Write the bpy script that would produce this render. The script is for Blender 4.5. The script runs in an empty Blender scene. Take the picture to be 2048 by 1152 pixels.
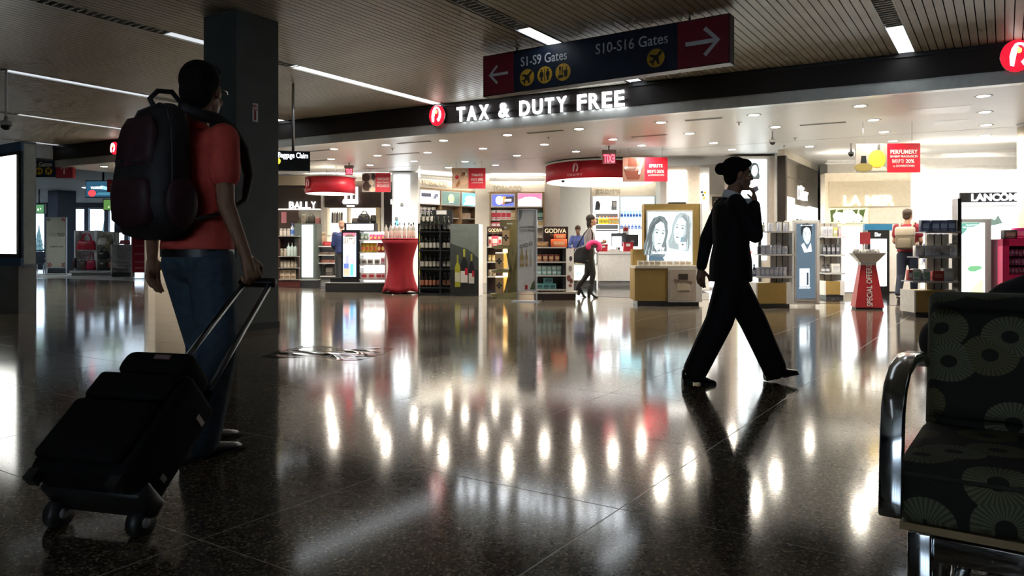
import bpy, bmesh, math, random
from mathutils import Vector, Matrix, Euler
random.seed(7)
S = bpy.context.scene
C = S.collection
R = math.radians
pi = math.pi
# ---------------------------------------------------------------- camera, sky, exposure
F, CX, HY, H = 1500.0, 1024.0, 505.0, 0.92          # focal length and horizon in pixels, eye height
cam_d = bpy.data.cameras.new('camera')
cam = bpy.data.objects.new('camera', cam_d); C.objects.link(cam)
cam.location = (0, 0, H); cam.rotation_euler = (pi/2, 0, 0)
cam_d.sensor_width = 36; cam_d.lens = F/2048*36
cam_d.shift_y = -(576-HY)/2048
cam_d.clip_start = .05; cam_d.clip_end = 300
S.camera = cam
W = bpy.data.worlds.new('sky'); S.world = W; W.use_nodes = True
bg = W.node_tree.nodes['Background']; bg.inputs[0].default_value = (.66, .82, 1, 1); bg.inputs[1].default_value = 3.5
S.view_settings.view_transform = 'Standard'; S.view_settings.look = 'None'
S.view_settings.exposure = 1.0; S.view_settings.gamma = 1.0; S.view_settings.use_curve_mapping = False
S.cycles.use_denoising = True
S.cycles.max_bounces = 5; S.cycles.diffuse_bounces = 3; S.cycles.glossy_bounces = 3; S.cycles.transmission_bounces = 3; S.cycles.transparent_max_bounces = 4
S.cycles.use_adaptive_sampling = True; S.cycles.adaptive_threshold = .06; S.cycles.adaptive_min_samples = 12
S.cycles.caustics_reflective = False; S.cycles.caustics_refractive = False
S.cycles.sample_clamp_indirect = 6
DOWN_W = 76.0        # watts of one shop downlight
LETTER_E = 4.5       # emission of lit letters
STRIP_E = .4       # emission of the dim concourse tubes
BOX_E = 2.0          # emission of light boxes

# ---------------------------------------------------------------- geometry of the place
A1 = R(33.3)                                           # direction of ceiling planks and floor joints
D1 = Vector((math.sin(A1), math.cos(A1))); D2 = Vector((math.cos(A1), -math.sin(A1)))
RA = -A1                                               # facing of things squared to the hall grid
FA = -R(27.6)                                          # facing of the shop front
FO = Vector((1.814, 12.6)); FE = Vector((math.cos(FA), math.sin(FA))); FN = Vector((-math.sin(FA), math.cos(FA)))
ZC, ZF, ZM = 3.19, 3.371, 3.744                         # shop ceiling, lip top, hall ceiling
def uv(u, v): return D2*u + D1*v
def fac(t, n): p = FO + FE*t + FN*n; return p
def at(px, py, Y): return Vector(((px-CX)/F*Y, Y, H+(HY-py)/F*Y))
def dep(py): return F*H/(py-HY)
def onc(px, py, z): Y = (z-H)*F/(HY-py); return at(px, py, Y)

# ---------------------------------------------------------------- materials
MATS = {}
def mat(col, rough=.5, metal=0., em=0., var=.06, scale=12., bump=0., trans=0., ior=1.45, coat=0., emcol=None, big=False):
    key = (tuple(col), ior, rough, metal, em, var, scale, bump, trans, coat, emcol, big)
    if key in MATS: return MATS[key]
    m = bpy.data.materials.new('surface'); m.use_nodes = True
    nt = m.node_tree; b = nt.nodes['Principled BSDF']
    c = (col[0], col[1], col[2], 1)
    b.inputs['Roughness'].default_value = rough; b.inputs['Metallic'].default_value = metal
    b.inputs['IOR'].default_value = ior
    if trans: b.inputs['Transmission Weight'].default_value = trans
    if coat: b.inputs['Coat Weight'].default_value = coat; b.inputs['Coat Roughness'].default_value = .08
    tc = nt.nodes.new('ShaderNodeTexCoord')
    nz = nt.nodes.new('ShaderNodeTexNoise'); nz.inputs['Scale'].default_value = scale; nz.inputs['Detail'].default_value = 3
    nt.links.new(tc.outputs['Object'], nz.inputs['Vector'])
    rp = nt.nodes.new('ShaderNodeValToRGB')
    rp.color_ramp.elements[0].position = .3; rp.color_ramp.elements[1].position = .7
    rp.color_ramp.elements[0].color = tuple(max(0, x*(1-var)) for x in col[:3])+(1,)
    rp.color_ramp.elements[1].color = tuple(min(1, x*(1+var)) for x in col[:3])+(1,)
    nt.links.new(nz.outputs['Fac'], rp.inputs['Fac']); nt.links.new(rp.outputs['Color'], b.inputs['Base Color'])
    if bump:
        bp = nt.nodes.new('ShaderNodeBump'); bp.inputs['Strength'].default_value = bump; bp.inputs['Distance'].default_value = .01
        nt.links.new(nz.outputs['Fac'], bp.inputs['Height']); nt.links.new(bp.outputs['Normal'], b.inputs['Normal'])
    if em:
        b.inputs['Emission Color'].default_value = (emcol+(1,)) if emcol else c
        b.inputs['Emission Strength'].default_value = em
        if em < 5 and not big: m.cycles.emission_sampling = 'NONE'
    MATS[key] = m
    return m
def glow(col, e=1.0, big=False): return mat(col, .4, 0, e, .02, big=big)
def nth(i): return ('1st', '2nd', '3rd')[i] if i < 3 else '%dth' % (i+1)
def srgb(r, g, b): return tuple(((x/255)/12.92 if x/255 < .04045 else ((x/255+.055)/1.055)**2.4) for x in (r, g, b))
WHITE = mat((.8, .79, .76), .45); CREAM = mat((.78, .72, .6), .5); BLACK = mat((.012, .012, .013), .4)
CHAR = mat((.035, .037, .04), .5); GREY = mat((.3, .3, .3), .5); LGREY = mat((.55, .55, .54), .4)
CHROME = mat((.75, .78, .8), .12, 1., 0, .03); STEEL = mat((.5, .51, .52), .3, 1., 0, .05)
RED = mat((.5, .015, .03), .45); CRIM = mat((.42, .008, .03), .5); GOLD = mat((.42, .29, .09), .45, .25, 0, .05)
WOOD = mat((.3, .19, .1), .5, 0, 0, .2, 6); DKBROWN = mat((.022, .013, .011), .45); NAVY = mat((.01, .018, .05), .5)
GLASS = mat((.9, .95, .95), .03, 0, 0, 0, 12, 0, .95); SKIN = mat((.42, .22, .13), .5, 0, 0, .08, 30); DSKIN = mat((.3, .15, .085), .5, 0, 0, .08, 30)
YEL = mat((.75, .45, .03), .5); LIT = glow((1, .98, .93), BOX_E, True); LITW = glow((.9, .97, 1), BOX_E, True); SIGNRED = mat((.3, .02, .035), .5)
INK = mat((.05, .05, .055), .6)

# ---------------------------------------------------------------- mesh building
class MB:
    def __init__(s): s.v = []; s.f = []; s.s = []
    def add(s, vs, fs, sm=False):
        o = len(s.v); s.v += [tuple(v) for v in vs]; s.f += [tuple(i+o for i in f) for f in fs]; s.s += [sm]*len(fs); return s
    def box(s, x0, x1, y0, y1, z0, z1):
        v = [(x, y, z) for z in (z0, z1) for y in (y0, y1) for x in (x0, x1)]
        return s.add(v, [(0, 2, 3, 1), (4, 5, 7, 6), (0, 1, 5, 4), (2, 6, 7, 3), (0, 4, 6, 2), (1, 3, 7, 5)])
    def prism(s, pts, y0, y1):          # polygon in x,z pushed along y
        n = len(pts); v = [(x, y0, z) for x, z in pts]+[(x, y1, z) for x, z in pts]
        a = sum(pts[i][0]*pts[(i+1) % n][1]-pts[(i+1) % n][0]*pts[i][1] for i in range(n))
        f = [tuple(range(n)), tuple(range(2*n-1, n-1, -1))]+[(i, i+n, (i+1) % n+n, (i+1) % n) for i in range(n)]
        if a < 0: f = [g[::-1] for g in f]
        return s.add(v, f)
    def prismz(s, pts, z0, z1):         # polygon in x,y pushed up
        n = len(pts); v = [(x, y, z0) for x, y in pts]+[(x, y, z1) for x, y in pts]
        a = sum(pts[i][0]*pts[(i+1) % n][1]-pts[(i+1) % n][0]*pts[i][1] for i in range(n))
        f = [tuple(range(n-1, -1, -1)), tuple(range(n, 2*n))]+[(i, (i+1) % n, (i+1) % n+n, i+n) for i in range(n)]
        if a < 0: f = [g[::-1] for g in f]
        return s.add(v, f)
    def loft(s, rings, sm=True, close=True):
        n = len(rings[0]); v = [p for r in rings for p in r]; f = []
        for k in range(len(rings)-1):
            for i in range(n):
                j = (i+1) % n; f.append((k*n+i, k*n+j, k*n+n+j, k*n+n+i))
        if close: f += [tuple(range(n-1, -1, -1)), tuple(range((len(rings)-1)*n, len(rings)*n))]
        return s.add(v, f, sm)
    def cyl(s, p0, p1, r0, r1=None, n=12, sm=True):
        r1 = r0 if r1 is None else r1
        p0 = Vector(p0); p1 = Vector(p1); d = (p1-p0).normalized(); a = d.orthogonal().normalized(); b = d.cross(a)
        return s.loft([[p+(a*math.cos(t)+b*math.sin(t))*r for t in [2*pi*i/n for i in range(n)]] for p, r in ((p0, r0), (p1, r1))], sm)
    def tube(s, pts, r, n=8, flat=None):
        pts = [Vector(p) for p in pts]; rings = []; up = None
        for i, p in enumerate(pts):
            d = ((pts[i+1] if i+1 < len(pts) else p)-(pts[i-1] if i else p)).normalized()
            if up is None: a = d.orthogonal().normalized()
            else: a = (up-d*up.dot(d)).normalized()
            up = a; b = d.cross(a); rr = r[i] if isinstance(r, (list, tuple)) else r
            rings.append([p+(a*math.cos(t)+b*math.sin(t))*rr for t in [2*pi*k/n for k in range(n)]])
        return s.loft(rings)
    def lathe(s, prof, cx=0, cy=0, n=16, sm=True):
        return s.loft([[(cx+r*math.cos(2*pi*i/n), cy+r*math.sin(2*pi*i/n), z) for i in range(n)] for r, z in prof], sm)
    def ell(s, c, r, n=14, m=9, M3=None):
        c = Vector(c); rings = []
        for k in range(m+1):
            t = pi*k/m; q = max(math.sin(t), .02); ring = []
            for i in range(n):
                p = Vector((r[0]*q*math.cos(2*pi*i/n), r[1]*q*math.sin(2*pi*i/n), -r[2]*math.cos(t)))
                ring.append(c+(M3 @ p if M3 else p))
            rings.append(ring)
        return s.loft(rings)
    def cap(s, p0, r0, p1, r1, n=12):
        p0 = Vector(p0); p1 = Vector(p1); d = (p1-p0).normalized(); a = d.orthogonal().normalized(); b = d.cross(a)
        L = []
        for t in (-1.45, -1, -.5, 0): L.append((p0+d*r0*math.sin(t), r0*math.cos(t)))
        for t in (0, .5, 1, 1.45): L.append((p1+d*r1*math.sin(t), r1*math.cos(t)))
        return s.loft([[p+(a*math.cos(t)+b*math.sin(t))*r for t in [2*pi*i/n for i in range(n)]] for p, r in L])
    def secs(s, L, n=18):               # stacked ovals: (cx, cy, z, rx, ry)
        return s.loft([[(cx+rx*math.cos(2*pi*i/n), cy+ry*math.sin(2*pi*i/n), z) for i in range(n)] for cx, cy, z, rx, ry in L])
    def mesh(s, name):
        me = bpy.data.meshes.new(name); me.from_pydata(s.v, [], s.f)
        me.polygons.foreach_set('use_smooth', s.s); me.update(); return me
def link(name, me, m, parent=None):
    o = bpy.data.objects.new(name, me); C.objects.link(o)
    if m is not None and me is not None and not me.materials: me.materials.append(m)
    if parent is not None: o.parent = parent
    return o
def tag(o, label=None, cat=None, group=None, kind=None):
    for k, v in (('label', label), ('category', cat), ('group', group), ('kind', kind)):
        if v: o[k] = v
    return o
class Fr:
    def __init__(s, p, rz=0., z=None):
        s.p = Vector((p[0], p[1], (p[2] if len(p) > 2 else 0.) if z is None else z)); s.rz = rz
    def w(s, x, y, z=0.): c, q = math.cos(s.rz), math.sin(s.rz); return Vector((s.p.x+c*x-q*y, s.p.y+q*x+c*y, s.p.z+z))
    def sub(s, x, y, z=0., r=0.): return Fr(s.w(x, y, z), s.rz+r)
    def put(s, o): o.location = s.p; o.rotation_euler = (0, 0, s.rz); return o
def thing(name, label, cat, fr, group=None):
    o = bpy.data.objects.new(name, None); C.objects.link(o); o.empty_display_size = .1
    fr.put(o); return tag(o, label, cat, group)
def part(par, name, mb, m, label=None):
    return tag(link(name, mb.mesh(name) if isinstance(mb, MB) else mb, m, par), label)
def solo(name, mb, m, label, cat, fr, group=None):
    return tag(fr.put(link(name, mb.mesh(name), m)), label, cat, group)
def struct(name, mb, m, parent=None, fr=None):
    o = link(name, mb.mesh(name), m, parent)
    if fr: fr.put(o)
    if parent is None: o['kind'] = 'structure'
    return o
def B(*a): return MB().box(*a)
def copy_tree(o, fr=None, label=None, group=None, parent=None):
    c = o.copy(); C.objects.link(c); c.parent = parent
    for ch in o.children: copy_tree(ch, parent=c)
    if fr: fr.put(c)
    if label: c['label'] = label
    if group: c['group'] = group
    return c
def txt(par, name, s, x0, x1, z0, z1, y, m, ext=.004, bold=0., lab=None, flip=False):
    cu = bpy.data.curves.new('lettering', 'FONT'); cu.body = s; cu.size = 1; cu.extrude = .01; cu.offset = bold; cu.resolution_u = 3
    o = bpy.data.objects.new('lettering', cu); C.objects.link(o)
    bpy.context.view_layer.update()
    me = bpy.data.meshes.new_from_object(o.evaluated_get(bpy.context.evaluated_depsgraph_get()))
    bpy.data.objects.remove(o); me.materials.clear()
    xs = [v.co.x for v in me.vertices]; ys = [v.co.y for v in me.vertices]; zs = [v.co.z for v in me.vertices]
    ax, bx, ay, by, az, bz = min(xs), max(xs), min(ys), max(ys), min(zs), max(zs)
    for v in me.vertices:
        tx = (v.co.x-ax)/(bx-ax); ty = (v.co.y-ay)/(by-ay); tz = (v.co.z-az)/(bz-az)
        if flip: tx = 1-tx
        v.co = (x0+(x1-x0)*tx, y-ext*tz, z0+(z1-z0)*ty)
    if flip: me.flip_normals()
    return tag(link(name, me, m, par), lab)
def poly(par, name, pts, y, m, th=.003, lab=None): return tag(link(name, MB().prism(pts, y-th, y).mesh(name), m, par), lab)
def disc(cx, cz, rx, rz=None, n=24, a0=0): rz = rx if rz is None else rz; return [(cx+rx*math.cos(a0+2*pi*i/n), cz+rz*math.sin(a0+2*pi*i/n)) for i in range(n)]
def bevel(me, w, seg=2, ang=30):
    bm = bmesh.new(); bm.from_mesh(me)
    bmesh.ops.remove_doubles(bm, verts=bm.verts, dist=1e-5)
    es = [e for e in bm.edges if len(e.link_faces) == 2 and e.calc_face_angle(0) > R(ang)]
    bmesh.ops.bevel(bm, geom=es, offset=w, segments=seg, affect='EDGES', profile=.5)
    for f in bm.faces: f.smooth = True
    bm.to_mesh(me); bm.free(); me.update(); return me
def remesh(mb, vox, it=6, fac_=.5):
    me = mb.mesh('tmp'); o = bpy.data.objects.new('tmp', me); C.objects.link(o)
    r = o.modifiers.new('r', 'REMESH'); r.mode = 'VOXEL'; r.voxel_size = vox; r.use_smooth_shade = True
    q = o.modifiers.new('s', 'SMOOTH'); q.iterations = it; q.factor = fac_
    bpy.context.view_layer.update()
    out = bpy.data.meshes.new_from_object(o.evaluated_get(bpy.context.evaluated_depsgraph_get()))
    bpy.data.objects.remove(o); return out
class PX:                               # metres from pixels for a thing at depth Y, x counted from px0
    def __init__(s, px0, Y): s.px0 = px0; s.k = Y/F; s.Y = Y; s.o = ((px0-CX)*s.k, Y)
    def x(s, px): return (px-s.px0)*s.k
    def z(s, py): return H+(HY-py)*s.k
    def bx(s, a, b, y0, y1, c, d): return B(s.x(a), s.x(b), y0, y1, s.z(d), s.z(c))   # a,b px; c top, d bottom py
# ================================================================= THE SETTING
# ---- terrazzo floor: pale joints, one-metre tiles
def terrazzo():
    m = bpy.data.materials.new('terrazzo'); m.use_nodes = True; nt = m.node_tree; b = nt.nodes['Principled BSDF']
    g = nt.nodes.new('ShaderNodeNewGeometry')
    v = nt.nodes.new('ShaderNodeTexVoronoi'); v.inputs['Scale'].default_value = 130
    nt.links.new(g.outputs['Position'], v.inputs['Vector'])
    sp = nt.nodes.new('ShaderNodeSeparateColor'); nt.links.new(v.outputs['Color'], sp.inputs['Color'])
    rp = nt.nodes.new('ShaderNodeValToRGB'); e = rp.color_ramp.elements
    e[0].position = 0; e[0].color = (.035, .031, .025, 1); e[1].position = 1; e[1].color = (.4, .335, .235, 1)
    a = rp.color_ramp.elements.new(.55); a.color = (.085, .07, .053, 1); a = rp.color_ramp.elements.new(.85); a.color = (.19, .16, .118, 1)
    nt.links.new(sp.outputs[0], rp.inputs['Fac']); nt.links.new(rp.outputs['Color'], b.inputs['Base Color'])
    n = nt.nodes.new('ShaderNodeTexNoise'); n.inputs['Scale'].default_value = 1.3; nt.links.new(g.outputs['Position'], n.inputs['Vector'])
    mr = nt.nodes.new('ShaderNodeMapRange'); mr.inputs['To Min'].default_value = .075; mr.inputs['To Max'].default_value = .125
    nt.links.new(n.outputs['Fac'], mr.inputs['Value']); nt.links.new(mr.outputs[0], b.inputs['Roughness'])
    b.inputs['IOR'].default_value = 1.65
    return m
TERR = terrazzo()
floor = struct('floor', B(-30, 20, -10, 48, -.2, -.0008), mat((.62, .58, .5), .25))
U0, V0 = -1.155, 2.46
cells = []
for i in range(-27, 16):
    for j in range(-12, 42):
        p = uv(U0+i+.5, V0+j+.5); t = (p-FO).dot(FN)
        if t > 3.9 and p.x > -16: continue
        vis = p.y > .5 and abs(p.x) < p.y*.72+1 and HY+F*H/p.y < 1500
        cells.append((0 if vis else 1, p.length, p))
cells.sort(key=lambda c: (c[0], c[1]))
TG = .003
tile_me = B(-.5+TG, .5-TG, -.5+TG, .5-TG, -.02, 0).mesh('floor_tile'); tile_me.materials.append(TERR)
for k, (vv, d, p) in enumerate(cells[:300]):
    o = link('floor_tile', tile_me, None, floor); o.location = (p.x, p.y, 0); o.rotation_euler = (0, 0, RA)
mb = MB(); c_, s_ = math.cos(RA), math.sin(RA)
for vv, d, p in cells[300:]:
    q = [(p.x+c_*x-s_*y, p.y+s_*x+c_*y) for x, y in ((-.5+TG, -.5+TG), (.5-TG, -.5+TG), (.5-TG, .5-TG), (-.5+TG, .5-TG))]
    mb.prismz(q, -.02, 0)
tag(link('far_floor_tiles', mb.mesh('far_floor_tiles'), TERR, floor), kind='stuff')
# dark polished tiles inside the shop
mb = MB(); DARKT = mat((.02, .02, .022), .1, 0, 0, .3, 3)
for i in range(-22, 20):
    for j in range(0, 20):
        a = [fac(i*.6+x, 2.65+j*.6+y) for x, y in ((.004, .004), (.596, .004), (.596, .596), (.004, .596))]
        if a[0].x < -13.5: continue
        mb.prismz([(p.x, p.y) for p in a], .001, .004)
struct('floor_shop', mb, DARKT)

# ---- hall ceiling: one plank after the other along D1, tube strips between
PLANK = mat((.42, .39, .32), .42, 0, 0, .1, 2)
ceil = struct('ceiling', B(-32, 22, -12, 50, ZM+.06, ZM+.25), mat((.01, .01, .01), .9))
plank_me = B(-.0425, .0425, -10, 40, 0, .018).mesh('ceiling_plank'); plank_me.materials.append(PLANK)
STRIPS = [-1.148-3.936*k for k in range(-1, 6)]
u = -24.2
while u < 3.4:
    u += .097
    if any(abs(u-s) < .125 for s in STRIPS): continue
    o = link('ceiling_plank', plank_me, None, ceil); p = uv(u, 0); o.location = (p.x, p.y, ZM); o.rotation_euler = (0, 0, RA)
TUBE = glow((.86, .93, 1), STRIP_E, True); TUBE2 = glow((.88, .94, 1), STRIP_E*4, True)
def strip(u, segs, lab):
    p = uv(u, 0); t = thing('ceiling_light_strip', lab, 'light', Fr((p.x, p.y), RA, ZM), 'recessed strip lights in the plank ceiling')
    v0 = min(a for a, b, k in segs); v1 = max(b for a, b, k in segs)
    part(t, 'housing', B(-.11, .11, v0, v1, .045, .058).box(-.115, -.105, v0, v1, -.004, .05).box(.105, .115, v0, v1, -.004, .05), LGREY)
    for a, b, k in segs:
        if k: part(t, 'diffuser', B(-.1, .1, a, b, .012, .02), TUBE if k == 1 else TUBE2)
        else:
            mb = MB(); y = a+.06
            while y < b: mb.box(-.1, .1, y, y+.012, 0, .04); y += .09
            part(t, 'louvre', mb, LGREY)
names = ['one to the right of the hanging gates sign', 'passing over the left end of the hanging gates sign', 'behind the dark column', 'running left of the man with the backpack', 'second from the far left', 'nearest the far left edge', 'outermost beyond the far left']
strip(STRIPS[0], [(-3.7, -1.85, 1), (-1.85, -0.926, 0), (-0.926, 1.39, 1), (2.78, 5.56, 1)], 'recessed ceiling strip light to the right of the camera')
strip(STRIPS[1], [(-3.7, 0, 1), (2.96, 8.33, 1), (8.33, 10.5, 0), (10.5, 12.4, 2)], 'strip light in plank ceiling at the upper right, above the black soffit')
strip(STRIPS[2], [(-3.7, 0, 1), (2.78, 6.48, 1), (6.48, 8.06, 0), (8.06, 11.5, 2)], 'strip light in plank ceiling meeting the top of the hanging gates sign')
strip(STRIPS[3], [(-2.78, 2.78, 0), (2.78, 5.65, 0), (5.65, 7.04, 1), (7.04, 7.73, 0), (7.73, 11.4, 2), (11.4, 13, 0)], 'strip light in plank ceiling passing behind the dark column')
strip(STRIPS[4], [(0.926, 5.46, 0), (5.46, 7.78, 1), (7.78, 9.45, 0), (9.45, 12.6, 2), (12.6, 13.9, 0)], 'strip light in plank ceiling ending behind the man\'s backpack handle')
strip(STRIPS[5], [(3.7, 7.32, 0), (7.32, 10.7, 1), (10.7, 12.8, 0), (12.8, 15, 2), (15, 15.7, 0)], 'second strip light from the far left in the plank ceiling')
strip(STRIPS[6], [(5.56, 9.26, 0), (9.45, 13.9, 1), (13.9, 15.7, 0), (16.1, 17.6, 1)], 'farthest strip light at the left edge of the plank ceiling')

# ---- outer walls of the hall, daylight windows behind the lounge and behind the viewer
PAINT = mat((.22, .23, .25), .7); BLUEG = mat((.16, .2, .26), .7); MULL = mat((.2, .25, .33), .5)
def window_wall(name, fr, L, zs, zh, pitch, mw, m, nwin):
    mb = B(-L/2-.3, L/2+.3, 0, .25, 0, zs).box(-L/2-.3, L/2+.3, 0, .25, zh, 4.3)
    w = struct(name, mb, m, None, fr); n = round(L/pitch)
    for i in range(n+1): part(w, 'mullion', B(-L/2+i*pitch-mw/2, -L/2+i*pitch+mw/2, .02, .22, zs, zh), MULL)
    part(w, 'transom', B(-L/2, L/2, .06, .16, zs+.5, zs+.56), MULL)
    gm = bpy.data.materials.new('pane'); gm.use_nodes = True; nt = gm.node_tree
    tb = nt.nodes.new('ShaderNodeBsdfTransparent'); gb = nt.nodes.new('ShaderNodeBsdfGlossy'); gb.inputs['Roughness'].default_value = .02
    mx = nt.nodes.new('ShaderNodeMixShader'); mx.inputs[0].default_value = .06
    nt.links.new(tb.outputs[0], mx.inputs[1]); nt.links.new(gb.outputs[0], mx.inputs[2]); nt.links.new(mx.outputs[0], nt.nodes['Material Output'].inputs[0])
    for i in range(n):
        part(w, 'pane', B(-L/2+i*pitch+mw/2, -L/2+(i+1)*pitch-mw/2, .1, .108, zs, zh), gm)
    return w
window_wall('wall_back', Fr((-20.5, 42), 0), 17.92, .5, 3.42, 1.12, .24, BLUEG, 1)
struct('wall_back_shop', B(-11.5, 20, 42, 42.25, 0, 4.3), PAINT)
window_wall('wall_rear', Fr((-4, -9), pi), 7.5, .9, 2.9, 1.5, .2, PAINT, 2)
struct('wall_rear_side', B(.05, 20, -9.25, -9, 0, 4.3).box(-30, -8.05, -9.25, -9, 0, 4.3), PAINT)
struct('wall_left', B(-30, -29.75, -9.25, 42.25, 0, 4.3), PAINT)
struct('wall_right', B(16, 16.25, -9.25, 42.25, 0, 4.3), PAINT)
struct('ground', B(-120, 80, 42.4, 200, -2.2, -2), mat((.12, .13, .12), .9))
# fir trees beyond the glass
def fir(px, top, Y):
    P = PX(px, Y); t = thing('fir_tree', 'fir tree outside the lounge window at %s' % {148: 'the left pane', 152: 'the left pane edge', 171: 'the middle pane', 178: 'the middle pane, the taller one', 208: 'the right pane, the pointed one', 218: 'the right pane, the shorter one', 78: 'the pane beside the lit advert'}[px], 'tree', Fr((P.o[0], Y), 0, -2), 'fir trees outside the lounge')
    hgt = P.z(top)+2
    part(t, 'trunk', MB().cyl((0, 0, 0), (0, 0, hgt*.9), .25, .06, 8), mat((.06, .05, .04), .8))
    mb = MB(); rnd = random.Random(px)
    for k in range(11):
        z = hgt*(.12+.08*k); r = hgt*.2*(1-k/11.5); ring = []
        for i in range(16): q = r*(1 if i % 2 else .6)*(.85+.3*rnd.random()); ring.append((q*math.cos(i*pi/8), q*math.sin(i*pi/8), z-(.25 if i % 2 else 0)))
        mb.loft([ring, [(x*.1, y*.1, z+hgt*.13) for x, y, zz in ring]], False)
    part(t, 'foliage', mb, mat((.05, .09, .09), .9, 0, 0, .3))
for a in ((148, 447, 70), (171, 455, 75), (178, 449, 72), (208, 448, 70), (218, 453, 68), (78, 452, 70)): fir(*a)
# lounge: lower ceiling and dark column
struct('ceiling_lounge', B(-28, -8.0, 24.2, 42, 3.69, 3.73), mat((.3, .33, .37), .6))
for i, (x, y) in enumerate(((-19.5, 27.5), (-17, 32), (-22, 32), (-18, 37))):  # one linear light belongs here, the others are added to brighten the lounge
    t = thing('lounge_light', 'linear ceiling light brightening the lounge, %s back' % nth(i), 'light', Fr((x, y), R(10), 3.69), 'linear lights over the lounge')
    part(t, 'frame', B(-1.25, 1.25, -.14, .14, -.02, 0), LGREY); part(t, 'diffuser', B(-1.2, 1.2, -.11, .11, -.03, -.02), glow((.75, .88, 1), 14, True))
P = PX(116, 33.5)
t = thing('lounge_column', 'dark square column behind the white advertising stand', 'column', Fr((P.o[0], 33.8), R(-30)))
part(t, 'shaft', B(-.4, .4, -.4, .4, .1, 3.69), mat((.03, .04, .06), .5)); part(t, 'base_trim', B(-.41, .41, -.41, .41, 0, .1), CHAR)
# ---- shop front: black soffit band with pale lip, shop ceiling
kk = (106-CX)/F; TL, TR = (kk*FO.y-FO.x)/(FE.x-kk*FE.y), 9.5
SOF = mat((.016, .011, .010), .55, 0, 0, .15, 2); LIP = mat((.62, .63, .6), .38, .35)
ffr = Fr((FO.x, FO.y), FA)
fas = struct('trim_1', B(TL, TR, 0, .2, ZF, ZM+.06).box(TL, TL+.2, .2, 8, ZF, ZM+.06), SOF, None, ffr)
part(fas, 'top_bead', B(TL, TR, -.03, .0, ZM-.06, ZM-.03), mat((.02, .02, .02), .4))
lp = part(fas, 'lip', B(TL+.03, TR, .03, .2, ZC, ZF).box(TL+.03, TL+.2, .2, 8, ZC, ZF), LIP)
SC = mat((.82, .81, .78), .38, 0, 0, .02)
n1 = 4.2   # joint between ceiling panels, seen as a dark line
sc = struct('ceiling_shop', B(TL+.2, TR, .2, 16, ZC+.1, ZC+.15), BLACK, None, ffr)
part(sc, 'ceiling_panel', B(TL+.2, TR, .2, n1-.015, ZC, ZC+.1), SC)
part(sc, 'ceiling_panel', B(-11.6, TR, n1+.015, 16, ZC, ZC+.1), SC)
for t0, t1, n in ((4.3, 5.15, 1.5), (4.7, 5.2, 2.9)):
    part(sc, 'access_panel', B(t0, t1, n, n+.6, ZC-.002, ZC), mat((.74, .73, .71), .3))
SLOTS = sorted(((1407, 239, .62), (1298, 272, .7), (1090, 264, .75), (828, 285, .8), (805, 308, .9), (1645, 248, .75), (633, 302, .8), (627, 322, .8)))
def slot(px, py, L, i):
    p = onc(px, py, ZC-.006); t = thing('air_slot', 'slim linear air slot in the shop ceiling, %s from the left' % nth(i), 'vent', Fr((p.x, p.y), FA, ZC), 'linear air slots in the shop ceiling')
    part(t, 'frame', B(-L/2, L/2, -.05, -.03, -.008, 0).box(-L/2, L/2, .03, .05, -.008, 0), LGREY)
    part(t, 'slot', B(-L/2, L/2, -.03, .03, -.003, 0).box(-L/2, L/2, -.004, .004, -.007, -.003), BLACK)
for i, (px, py, L) in enumerate(SLOTS): slot(px, py, L, i)
for i, (px, py) in enumerate(sorted(((1097, 274), (1478, 245), (785, 297), (950, 326), (740, 340), (1590, 276), (1568, 291)))):
    p = onc(px, py, ZC); solo('sprinkler_head', MB().lathe([(.045, -.006), (.05, 0)], n=12).cyl((0, 0, -.05), (0, 0, 0), .012), STEEL, 'tiny sprinkler rose on the shop ceiling, %s from the left' % nth(i), 'sprinkler', Fr((p.x, p.y), 0, ZC), 'sprinkler roses on the shop ceiling')
# ---- round downlights
LAMP = glow((1, .93, .8), 9)
dl0 = None
def downlight(px, py, lab):
    global dl0
    p = onc(px, py, ZC); fr = Fr((p.x, p.y), 0, ZC-.001)
    if dl0 is None:
        t = thing('downlight', lab, 'light', fr, 'round downlights in the shop ceiling'); dl0 = t
        part(t, 'trim_ring', MB().lathe([(.085, -.001), (.11, -.006), (.12, 0), (.085, .002)], n=24), WHITE)
        part(t, 'lamp', MB().lathe([(.01, -.008), (.06, -.007), (.085, -.002)], n=24), LAMP)
        L = bpy.data.lights.new('downlight_beam', 'SPOT'); L.energy = DOWN_W; L.color = (1, .9, .76); L.spot_size = R(165); L.spot_blend = .6; L.shadow_soft_size = .085
        o = bpy.data.objects.new('downlight_beam', L); C.objects.link(o); o.parent = t; o.location = (0, 0, -.03)
    else: t = copy_tree(dl0, fr, lab)
    return t
DL = [(1720, 212), (1747, 240), (1508, 230), (1551, 254), (1768, 264), (1619, 293), (1427, 286), (1464, 299), (1967, 192), (1970, 224), (1972, 250), (1970, 271),
      (1322, 245), (1379, 267), (1226, 279), (1283, 291), (1158, 258), (1089, 289), (1015, 270), (966, 297), (887, 281), (855, 305), (828, 322), (772, 290), (755, 311),
      (740, 330), (668, 298), (662, 318), (657, 334), (1152, 303), (1034, 311), (991, 330), (930, 323), (897, 335), (1205, 322), (208, 333), (1786, 282), (265, 322), (330, 330), (390, 318), (450, 325), (520, 318)]
rows = {}
for px, py in DL:
    p = onc(px, py, ZC); rows.setdefault(min(5, int((Vector((p.x, p.y))-FO).dot(FN)/1.5)), []).append((px, py))
for k, r_ in sorted(rows.items()):
    for i, (px, py) in enumerate(sorted(r_)): downlight(px, py, 'round warm downlight in the shop ceiling, %s row back, %s from left' % (nth(sorted(rows).index(k)), nth(i)))
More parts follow.
